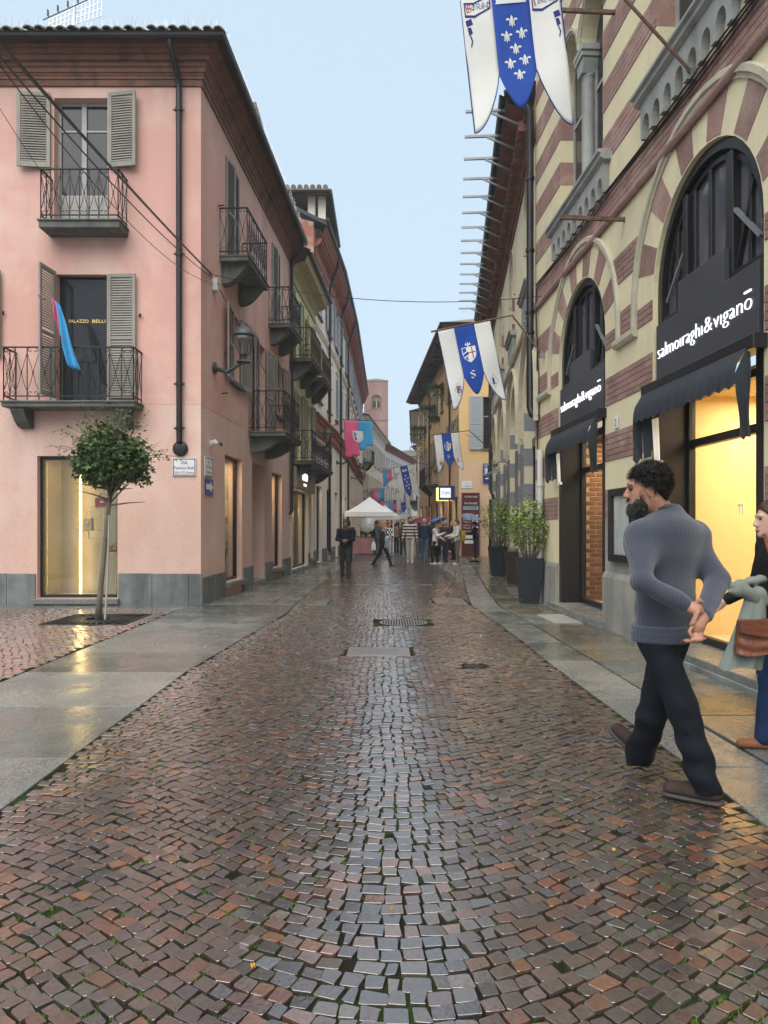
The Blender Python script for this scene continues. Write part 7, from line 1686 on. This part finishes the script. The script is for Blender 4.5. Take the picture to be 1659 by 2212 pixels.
# things held by the crowd
um = lambda P, s: P['J']['A'+s][2]
def held(P, s): return P['T'](um(P,s))
umbrella('blue plaid umbrella over the man with the phone', held(P10,'R'), PX(1019,1112,P10['Y']), .42*P10['Y']/27.5, plaid_mat('blue_plaid', (.10,.13,.22), (.22,.25,.34)))
umbrella('dark red umbrella above the crowd by the orange house', held(P15,'R'), PX(907,1118,P15['Y']), .58, cl((.16,.012,.025),.5)); umbrella('bright blue umbrella half hidden behind the waistcoat man', held(P16,'L'), PX(938,1121,P16['Y']), .58, cl((.06,.13,.36),.5))
umbrella('olive plaid umbrella in the middle of the street', PX(848,1150,62), PX(853,1112,62), 1.05, plaid_mat('olive_plaid', (.10,.11,.07), (.17,.17,.12))); umbrella('orange umbrella beside the olive plaid one', PX(836,1148,60), PX(838,1128,60), .75, cl((.6,.10,.02),.5))
umbrella('clear plastic umbrella tilted at the stall', held(P14,'R'), PX(797,1133,P14['Y']-.6), .55, mat('clear_plastic', (.45,.46,.46), rough=.15, bump=.2, bscale=30))
o = thing('shoulder_bag', 'black crossbody bag on the woman in the white blouse', 'bag', P7['T']((-.02,.2,.92))); MB().box(-.13,.13,-.04,.04,-.1,.1).build('bag', M_iron, o, ((0,0,0),R(-20)), bevel=.015); MB().tube([(-.12,0,.1),(-.02,.0,.32),(.1,.08,.62)], .009, 5).build('strap', M_iron, o)
o = thing('photo_camera', 'black camera hanging before the woman in the white blouse', 'camera', P7['T']((.14,.22,1.05))); MB().box(-.06,.06,-.03,.03,-.04,.04).build('body', M_iron, o, bevel=.008); MB().tube([(0,0,0),(0,-.07,0)], .03, 10).build('lens', M_frame, o)
o = thing('backpack', 'mustard yellow backpack on the woman in the white jacket', 'backpack', P9['T']((0,-.2,1.12))); MB().prism([(-.13,-.2),(.13,-.2),(.15,.05),(.1,.2),(-.1,.2),(-.15,.05)], -.08, .08).build('bag', cl((.40,.26,.03)), o, ((0,0,0),R(195)-PI/2), bevel=.03); MB().box(-.09,.09,-.1,-.075,-.15,.0).build('pocket', cl((.34,.21,.03)), o, ((0,0,0),R(195)-PI/2), bevel=.01)
o = thing('phone', 'phone held by the man beneath the plaid umbrella', 'phone', held(P10,'L')); MB().box(-.035,.035,-.006,.006,-.02,.12).build('case', M_frame, o, ((0,0,0),R(75)), bevel=.004)
o = thing('carrier_bag', 'white plastic carrier bag held beside the striding man', 'bag', PX(807,1180,35)); MB().prism([(-.12,-.2),(.12,-.2),(.1,.1),(.04,.22),(-.04,.22),(-.1,.1)], -.06, .06).build('bag', M_white, o, bevel=.03); MB().tube([(-.04,0,.2),(0,0,.32),(.04,0,.2)], .008, 5).build('handle', M_white, o)

# ================================================================== the man in the blue-grey sweater
def pxa(x, y, Y): return np.array(PX(x, y, Y))
mroot = thing('person', 'bearded man in blue-grey knitted sweater and dark jeans walking with hands behind his back', 'person', (1.55,3.8,0))
fwd = np.array([-.97,.24,-.05]); fwd /= np.linalg.norm(fwd); sid = np.cross(fwd,(0,0,1)); sid /= np.linalg.norm(sid); upv = np.cross(sid,fwd)
hcn = pxa(1396,1058,3.75); HP, HW_, HE = head_prims(hcn, fwd, sid, upv, .94)
tf = np.array([-.45,.89,0]); ts = np.array([.89,.45,0]); V3 = np.array
shL, shR = pxa(1385,1163,3.69), pxa(1494,1158,3.86); elL, elR = pxa(1388,1258,3.52), pxa(1549,1254,3.70); wrL, wrR = pxa(1492,1312,3.47), pxa(1516,1336,3.47)
neck = pxa(1439,1102,3.78); che = pxa(1443,1190,3.76); bel = pxa(1436,1290,3.74); pel = pxa(1431,1362,3.73)
hiL, hiR = pxa(1414,1362,3.69), pxa(1450,1362,3.79); knL, knR = pxa(1473,1524,3.63), pxa(1408,1542,3.90); anL, anR = pxa(1526,1688,3.64), pxa(1378,1626,4.14)
M_skinm = mat('tan_skin', (.36,.175,.115), (.30,.14,.09), rough=.45, scale=30, bump=.1, bscale=140, speck=.08)
fld = [(tf,.72)]
body = HP+[cap(neck-V3([0,0,.04]), HW_(-.03,0,-.06), .066, .060, .03), cap(pel,che,.125,.14,.06,fld), cap(shL,shR,.055,.055,.05)]
for a,b,c_ in ((hiL,knL,anL),(hiR,knR,anR)): body += [cap(a,b,.072,.05,.04), cap(b,c_,.048,.034,.03)]
for a,b,c_ in ((shL,elL,wrL),(shR,elR,wrR)): body += [cap(a,b,.045,.036,.03), cap(b,c_,.036,.028,.02)]
# left hand grips the right wrist, right hand hangs half closed
def finger(P, pts, r):
    for i in range(len(pts)-1): P.append(cap(pts[i], pts[i+1], r*(1-.08*i), r*(1-.08*(i+1)), .004))
h1 = pxa(1505,1314,3.455); body += [cap(wrL,h1,.026,.027,.015), ell(pxa(1504,1320,3.45), (.036,.024,.018), None, .012)]
for i in range(4): b0 = pxa(1511-3*i,1312+7*i,3.435); finger(body, [b0, b0+V3([-.012,-.012,-.026]), b0+V3([-.026,.0,-.036])], .0078)
finger(body, [pxa(1500,1306,3.45), pxa(1510,1296,3.44), pxa(1517,1300,3.44)], .011)
palm = pxa(1509,1352,3.455); body += [cap(wrR,palm,.03,.03,.02), ell(pxa(1507,1356,3.45), (.030,.022,.036), None, .012)]
for i in range(4):
    b0 = pxa(1516-6.5*i,1366+1.5*i,3.44); finger(body, [b0, b0+V3([-.008,-.02,-.032+.003*i]), b0+V3([-.03,-.008,-.046+.004*i]), b0+V3([-.042,.012,-.03])], .0085-.0005*i)
finger(body, [pxa(1496,1352,3.44), pxa(1489,1364,3.43), pxa(1493,1373,3.425)], .0095)
finger(body, [pxa(1502,1372,3.44), pxa(1512,1381,3.43), pxa(1524,1379,3.43)], .008)
sdf_mesh('body', body, .0065, M_skinm, mroot)
for sg in (1,-1): sdf_mesh('eye', [ell(HW_(.083,sg*.033,.010), (.013,.013,.013))], .004, M_eye, mroot)
sdf_mesh('eyebrow', [cap(HW_(.094,.018,.037), HW_(.084,.05,.034), .007, .005, .004), cap(HW_(.094,-.018,.037), HW_(.084,-.05,.034), .007, .005, .004)], .004, M_eye, mroot)
# sweater
def knit():
    m, nt, nn, L, p = _nt('ribbed_knit'); geo = nn.new('ShaderNodeNewGeometry').outputs['Position']
    w = nn.new('ShaderNodeTexWave'); w.wave_type = 'BANDS'; w.bands_direction = 'X'; w.inputs['Scale'].default_value = 34; w.inputs['Distortion'].default_value = 1.2; w.inputs['Detail'].default_value = 2; w.inputs['Detail Scale'].default_value = 1.5; L.new(geo, w.inputs['Vector'])
    n = _noise(nt, geo, 260, 3, .6); col = _mix(nt, _ramp(nt, w.outputs['Fac'], .1, .9), (.036,.041,.057), (.056,.062,.084)); col = _mix(nt, .35, col, _mix(nt, _ramp(nt, n, .3,.7), (.15,.15,.15), (.85,.85,.85)), 'OVERLAY')
    L.new(col, p.inputs['Base Color']); p.inputs['Roughness'].default_value = .95; p.inputs['Specular IOR Level'].default_value = .1; p.inputs['Sheen Weight'].default_value = .3
    b1 = _bump(nt, p, w.outputs['Fac'], .3, .005); _bump(nt, p, n, .8, .004, b1); return m
M_knit = knit(); zh = PX(1430,1378,3.73).z
sweat = [cap(pxa(1440,1180,3.77), bel, .165, .155, .08, fld), cap(shL,shR,.064,.066,.10), cap(bel,pel+V3([-.01,0,-.12]),.155,.158,.06,[(tf,.82)]), ell(pxa(1448,1166,3.735), (.16,.11,.13), [ts,tf,(0,0,1)], .12), cap(neck+V3([0,0,-.03]), pxa(1440,1135,3.77), .085, .13, .06)]
for a,b,c_,r1,r2,r3 in ((shL,elL,wrL,.060,.056,.045),(shR,elR,wrR,.061,.056,.045)): sweat += [cap(a,b,r1,r2,.085), cap(b,c_+(b-c_)/np.linalg.norm(b-c_)*.035,r2,r3,.02)]
def folds(X,Y,Z):
    return .008*np.sin(X*13+Z*7+2*np.sin(Z*9))*np.sin(Z*15-X*9)+.003*np.sin(Z*55+X*18+2*np.sin(X*11))*np.clip((1.16-Z)*3,0,1)
sdf_mesh('sweater', sweat, .0075, M_knit, mroot, zmin=zh, disp=folds, cut=[(neck+V3([-.015,0,.012]), (-.25,.0,.97))])
sdf_mesh('collar', [cap(HW_(-.045,.045,-.135), HW_(-.045,-.045,-.135), .0, .0)], .02, M_knit, mroot) if False else None
cn = pxa(1428,1101,3.775); ringp = [cn+(ts*math.cos(a)*.083+tf*math.sin(a)*.07)+V3([0,0,-.02*math.sin(a)-.004]) for a in np.linspace(0,2*PI,19)]
sdf_mesh('collar', [cap(ringp[i],ringp[i+1],.014,.014,.006) for i in range(18)], .006, M_knit, mroot)
# hem band
hb = [pel*np.array([1,1,0])+V3([-.005,0,zh+.03])+ts*math.cos(a)*.156+tf*math.sin(a)*.132 for a in np.linspace(0,2*PI,49)]
sdf_mesh('hem_band', [cap(q+V3([0,0,-.03]),q+V3([0,0,.03]),.012,.014,.01) for q in hb[:-1]]+[cap(hb[i],hb[i+1],.014,.014,.01) for i in range(48)]+[cap(hb[i]-V3([0,0,.028]),hb[i+1]-V3([0,0,.028]),.012,.012,.01) for i in range(48)], .0075, M_knit, mroot)
M_denim = mat('dark_denim', (.004,.0055,.009), (.007,.0095,.015), rough=.85, scale=7, bump=.4, bscale=180, spec=.25)
tro = []
for a,b,c_ in ((hiL,knL,anL),(hiR,knR,anR)): tro += [cap(a+V3([0,0,-.03]),b,.088,.077,.05), cap(b,c_+V3([0,0,-.03]),.076,.074,.03)]
tro.append(cap(hiL+V3([.01,0,-.04]),hiR+V3([-.01,0,-.04]),.085,.085,.05))
def jf(X,Y,Z): return .009*np.sin(Z*42+X*16+2.2*np.sin(X*14+Y*9))*np.clip((.62-Z)*2.2,.15,1)+.003*np.sin(X*30+Z*9)
sdf_mesh('jeans', tro, .008, M_denim, mroot, zmax=.88, disp=jf, cut=[(anL+V3([0,0,-.055]),(.1,0,-1)), ])
M_suede = mat('brown_suede', (.045,.024,.018), (.032,.018,.014), rough=.85, scale=20, bump=.3, bscale=150); M_sole = mat('rubber_sole', (.05,.042,.04), rough=.6, bump=.2)
def shoe(an, heel, toe, up_):
    d = toe-heel; L_ = np.linalg.norm(d); d /= L_; s = np.cross(d, up_); s /= np.linalg.norm(s); u = np.cross(s, d); A = [(s,1.0),(u,.9)]
    P = [cap(heel+d*.05+u*.045, heel+d*.13+u*.05, .044, .045, .02), cap(heel+d*.10+u*.042, toe-d*.045+u*.032, .044, .038, .02, [(s,1.12)]), cap(heel+d*.06+u*.05, heel+d*.075+u*.10, .043, .045, .02)]
    sdf_mesh('shoe', P, .006, M_suede, mroot, cut=[(heel+u*.016, tuple(-u))])
    sdf_mesh('shoe_sole', [cap(heel+d*.045, toe-d*.045, .052, .048, .01, [(u,.36)])], .006, M_sole, mroot)
hl = V3([1.72,3.60,.020]); shoe(anL, hl, hl+V3([-.84,.54,.0])*.30, V3([0,0,1]))
hr = V3([1.535,4.13,.03]); shoe(anR, hr, hr+V3([-.60,.42,.60])/np.linalg.norm([.6,.42,.6])*.30, V3([.45,-.3,.85]))
# hair with curls, beard with grey
M_hairb = mat('black_curls', (.006,.005,.005), (.010,.008,.008), rough=.75, scale=60, bump=.8, bscale=140, spec=.2)
hp_ = [HE((-.024,0,.044),(.104,.084,.096)), HE((-.085,0,-.01),(.036,.064,.075),.03)]
for i in range(110):
    a = RNG.uniform(0,2*PI); e = RNG.uniform(-.1,1.5); q = V3([math.cos(a)*math.cos(e)*.110-.022, math.sin(a)*math.cos(e)*.09, math.sin(e)*.104+.046])
    hp_.append(ell(HW_(*q), np.full(3, RNG.uniform(.008,.014)), None, .006))
sdf_mesh('hair', hp_, .0045, M_hairb, mroot, cut=[(HW_(.06,0,.062), tuple(fwd*.62-upv*.78))], wob=.0012, wf=160)
m, nt, nn, L, p = _nt('grizzled_beard'); geo = nn.new('ShaderNodeNewGeometry').outputs['Position']
L.new(_mix(nt, _ramp(nt, _noise(nt, geo, 18, 4, .7), .5, .75), (.010,.009,.008), (.11,.105,.10)), p.inputs['Base Color']); p.inputs['Roughness'].default_value = .8; _bump(nt, p, _noise(nt, geo, 190, 3), .9, .006)
M_beard = m
bp = [HE((.045,0,-.108),(.057,.053,.044)), HE((.076,0,-.105),(.032,.042,.038)), HE((.034,.046,-.075),(.040,.018,.038),.02), HE((.034,-.046,-.075),(.040,.018,.038),.02), HE((.094,0,-.05),(.015,.028,.007),.008), HE((.06,0,-.14),(.035,.036,.03),.03), HE((.108,0,-.066),(.016,.02,.006),.004,True)]
sdf_mesh('beard', bp, .0045, M_beard, mroot, wob=.0012, wf=170)
def strand_mat(name):
    m, nt, nn, L, p = _nt(name); a = nn.new('ShaderNodeAttribute'); a.attribute_name = 'tint'; L.new(a.outputs['Color'], p.inputs['Base Color']); p.inputs['Roughness'].default_value = .55; p.inputs['Specular IOR Level'].default_value = .25; return m
M_strand = strand_mat('hair_strands')
def strands(name, P, D, Ls, w, parent, curl=.3, cols=None, turn=5):
    P, D = np.asarray(P), np.asarray(D); n = len(P); D = D/np.linalg.norm(D,axis=1)[:,None]; U = np.cross(D, RNG.normal(0,1,(n,3))); U /= np.linalg.norm(U,axis=1)[:,None]; W_ = np.cross(D,U); ph = RNG.uniform(0,2*PI,n)[:,None]; Ls = np.asarray(Ls)[:,None]
    rows = []
    for k in range(5):
        t = k/4; c_ = P+D*Ls*t+Ls*curl*((np.cos(ph+turn*t)-np.cos(ph))*U+(np.sin(ph+turn*t)-np.sin(ph))*W_); s_ = (U*np.cos(ph+2*t)+W_*np.sin(ph+2*t))*w*(1-.75*t); rows += [c_-s_, c_+s_]
    V = np.stack(rows,1).reshape(-1,3); F = (np.arange(n)[:,None,None]*10+np.array([[0,1,3,2],[2,3,5,4],[4,5,7,6],[6,7,9,8]])[None]).reshape(-1,4)
    return npmesh(name, V-np.array(parent.location), F, M_strand, parent, None, smooth=True, kind='stuff', cols=np.repeat(np.asarray(cols),10,0))
def onhead(n, lo_, hi_, rx=.108, ry=.088, rz=.100, cx=-.024, cz=.045, test=None):
    P, D = [], []
    while len(P) < n:
        a = RNG.uniform(0,2*PI); e = math.asin(RNG.uniform(math.sin(lo_),math.sin(hi_))); q = V3([math.cos(a)*math.cos(e), math.sin(a)*math.cos(e), math.sin(e)]); l = V3([q[0]*rx+cx, q[1]*ry, q[2]*rz+cz])
        if test and not test(l, q): continue
        P.append(l); D.append(q)
    return np.array(P), np.array(D)
toW = lambda A, c_, k: c_+(A[:,:1]*fwd+A[:,1:2]*sid+A[:,2:3]*upv)*k
P_, D_ = onhead(3600, -.75, 1.5, test=lambda l, q: (l[0]-.06)*.62-(l[2]-.062)*.78 < .004 and not (l[2] < .0 and l[0] > -.02) and l[2] > -.07)
D_ = D_+RNG.normal(0,.7,D_.shape); strands('hair_curls', toW(P_,hcn,.94), toW(D_,np.zeros(3),1), RNG.uniform(.014,.030,len(P_)), .0016, mroot, .42, np.array([(.006,.005,.005)])*RNG.uniform(.6,2.6,(len(P_),1)), 6)
P_, D_, K_ = [], [], []
while len(P_) < 3000:
    a = RNG.uniform(-2.0,2.0); z = RNG.uniform(-.165,.005)
    if abs(a) < 1.25 and z > -.088 and not (abs(a) < .5 and -.056 < z < -.044): continue
    if z > -.05 and 1.25 <= abs(a) < 1.55: continue
    rr = 1.0 if z > -.13 else .8
    P_.append((.04+.060*math.cos(a)*rr, .060*math.sin(a)*rr, z)); D_.append((math.cos(a)*.7,math.sin(a)*.7,-.75)); g = RNG.random() < (.32 if abs(a) < 1.1 else .12); K_.append((.16,.155,.15) if g else (.010,.009,.008))
P_, D_ = np.array(P_), np.array(D_)+RNG.normal(0,.28,(3000,3)); strands('beard_hairs', toW(P_,hcn,.94), toW(D_,np.zeros(3),1), RNG.uniform(.010,.022,3000), .0011, mroot, .12, np.array(K_), 3)
er = thing('earring', 'small gold hoop in the ear of the man in the sweater', 'earring', tuple(HW_(-.008,-.09,-.05))) if False else None
MB().lathe([(.0065,-.002),(.0075,0),(.0065,.002),(.0055,0),(.0065,-.002)], n=12, cap=False).build('earring', M_gold, mroot, (tuple(HW_(-.006,-.084,-.046)-np.array(mroot.location)),(R(90),0,0)))
# ================================================================== the woman at the right edge
Pw = person('woman in black jumper and jeans with brown bag, beside the lit shop window', 0,0,0,172,(.008,.008,.009),(.012,.03,.085),(.055,.028,.015),(.24,.09,.04),M_skinp,dict(hipL=.22,knL=.12,hipR=-.18,knR=.15,aL=.15,eL=.55,oL=.2,aR=.2,eR=.8,hp=.1),female=True,hres=.0085,pos=(2.56,4.62,1.57))
Wd, up_ = Pw['HW'], Pw['up']
sdf_mesh('hair_bun', [ell(Wd(-.10,0,-.06),(.05,.05,.06)), cap(Wd(-.09,0,.02),Wd(-.07,.03,-.15),.035,.025,.02)], .007, mat('brown_hair', (.06,.03,.016), (.10,.055,.03), rough=.5, scale=30, bump=.6, bscale=130), Pw['root'], wob=.003, wf=120)
for sg in (1,-1):
    sdf_mesh('eye', [ell(Wd(.082,sg*.033,.009),(.009,.009,.007))], .004, M_eye, Pw['root']); sdf_mesh('earring', [ell(Wd(.0,sg*.088,-.05),(.012,.008,.018))], .004, M_gold, Pw['root'])
sdf_mesh('mouth', [cap(Wd(.098,.02,-.066),Wd(.103,0,-.067),.006), cap(Wd(.098,-.02,-.066),Wd(.103,0,-.067),.006)], .004, cl((.38,.17,.14),.5), Pw['root'])
M_lea = mat('tan_leather', (.16,.05,.022), (.11,.035,.016), rough=.35, scale=6, bump=.5, bscale=26, bdist=.012)
bgp = PX(1640,1412,4.29); o = thing('shoulder_bag', 'soft chestnut leather bag hanging at the side of the woman in black', 'bag', bgp, R(-4))
gx = MB().grid(lambda u,v: (.0,0,0), 1, 1)
def bagf(u, v):
    a = u*2*PI; w = .145*(1-.12*v)*(1 if abs(math.cos(a)) < .999 else 1); x = w*np.sign(math.cos(a))*abs(math.cos(a))**.5; y = .05*np.sign(math.sin(a))*abs(math.sin(a))**.6*(1-.35*v)+.008*math.sin(v*18+x*12)*(1-v); return (x, y, .20*v+.01*math.sin(x*25))
b_ = MB().grid(bagf, 48, 14); b_.add([bagf(i/48,0) for i in range(48)], [tuple(range(48))[::-1]]); b_.build('body', M_lea, o, smooth=1)
MB().prism([(-.14,.215),(.14,.215),(.135,.13),(.0,.105),(-.135,.13)], -.066, -.052).build('flap', M_lea, o, bevel=.008); MB().tube([(.12,0,.2),(.13,.03,.42),(.08,.12,.72)], .012, 6).build('strap', M_lea, o, smooth=1)
M_sage = mat('sage_wool', (.19,.215,.19), (.15,.172,.152), rough=.9, bump=.3, bscale=200)
cr_ = thing('draped_coat', 'sage green coat draped over the arm of the woman in black', 'coat', (2.3,4.42,.54))
cp = [cap(PX(1568,1266,4.36), PX(1640,1252,4.46), .022, .04, .03, [((0,0,1),.7)]), cap(PX(1574,1278,4.35), PX(1640,1282,4.42), .016, .04, .02), cap(PX(1596,1270,4.37), PX(1640,1300,4.43), .03, .05, .03)]
sdf_mesh('coat_roll', cp, .008, M_sage, cr_, disp=lambda X,Y,Z: .006*np.sin(X*60+Y*25+Z*30))
ct, cb_ = PX(1632,1270,4.42), PX(1598,1442,4.36)
def coat(u, v):
    a = u*2*PI; w = .045+.085*v**.8; c_ = ct.lerp(cb_, v); fo = 1+.22*v*math.sin(5*a+2*v)+.1*math.sin(9*a+1)*v
    return (c_.x-2.3+w*math.cos(a)*(.9+.1*fo)+.02*math.sin(v*3), c_.y-4.42+(.03+.035*v)*math.sin(a)*fo, c_.z-.54+.012*math.sin(3*a)*v)
MB().grid(coat, 64, 16).build('coat_skirt', M_sage, cr_, smooth=1)

wf_, ws_, wu_ = Pw['fw'], Pw['sdh'], Pw['uph']; hw0 = np.array(Pw['T'](Pw['pel']+Pw['up']*.67+np.array([0,.03,0]))); kw = Pw['k']*1.02
P_, D_ = onhead(2200, -.7, 1.5, .113, .091, .105, -.022, .042, test=lambda l, q: (l[0]-.055)*.75-(l[2]-.055)*.66 < .0)
D_ = D_*.25+np.array([-1.0,0,-.55])+RNG.normal(0,.12,D_.shape); w2 = lambda A, c_, k: c_+(A[:,:1]*wf_+A[:,1:2]*ws_+A[:,2:3]*wu_)*k
strands('hair_strands', w2(P_,hw0,kw), w2(D_,np.zeros(3),1), RNG.uniform(.03,.07,len(P_)), .0014, Pw['root'], .05, np.array([(.05,.026,.014)])*RNG.uniform(.5,1.9,(len(P_),1)), 2)
# ================================================================== damp air over the street
m = bpy.data.materials.new('damp_air'); m.use_nodes = True; nt = m.node_tree; nt.nodes.remove(nt.nodes['Principled BSDF'])
pv = nt.nodes.new('ShaderNodeVolumePrincipled'); pv.inputs['Color'].default_value = (.93,.96,1,1); pv.inputs['Density'].default_value = .0013; pv.inputs['Anisotropy'].default_value = .2
nt.links.new(pv.outputs[0], nt.nodes['Material Output'].inputs['Volume'])
MB().box(-40,40,-12,150,-1.4,32).build('haze', m, kind='stuff')
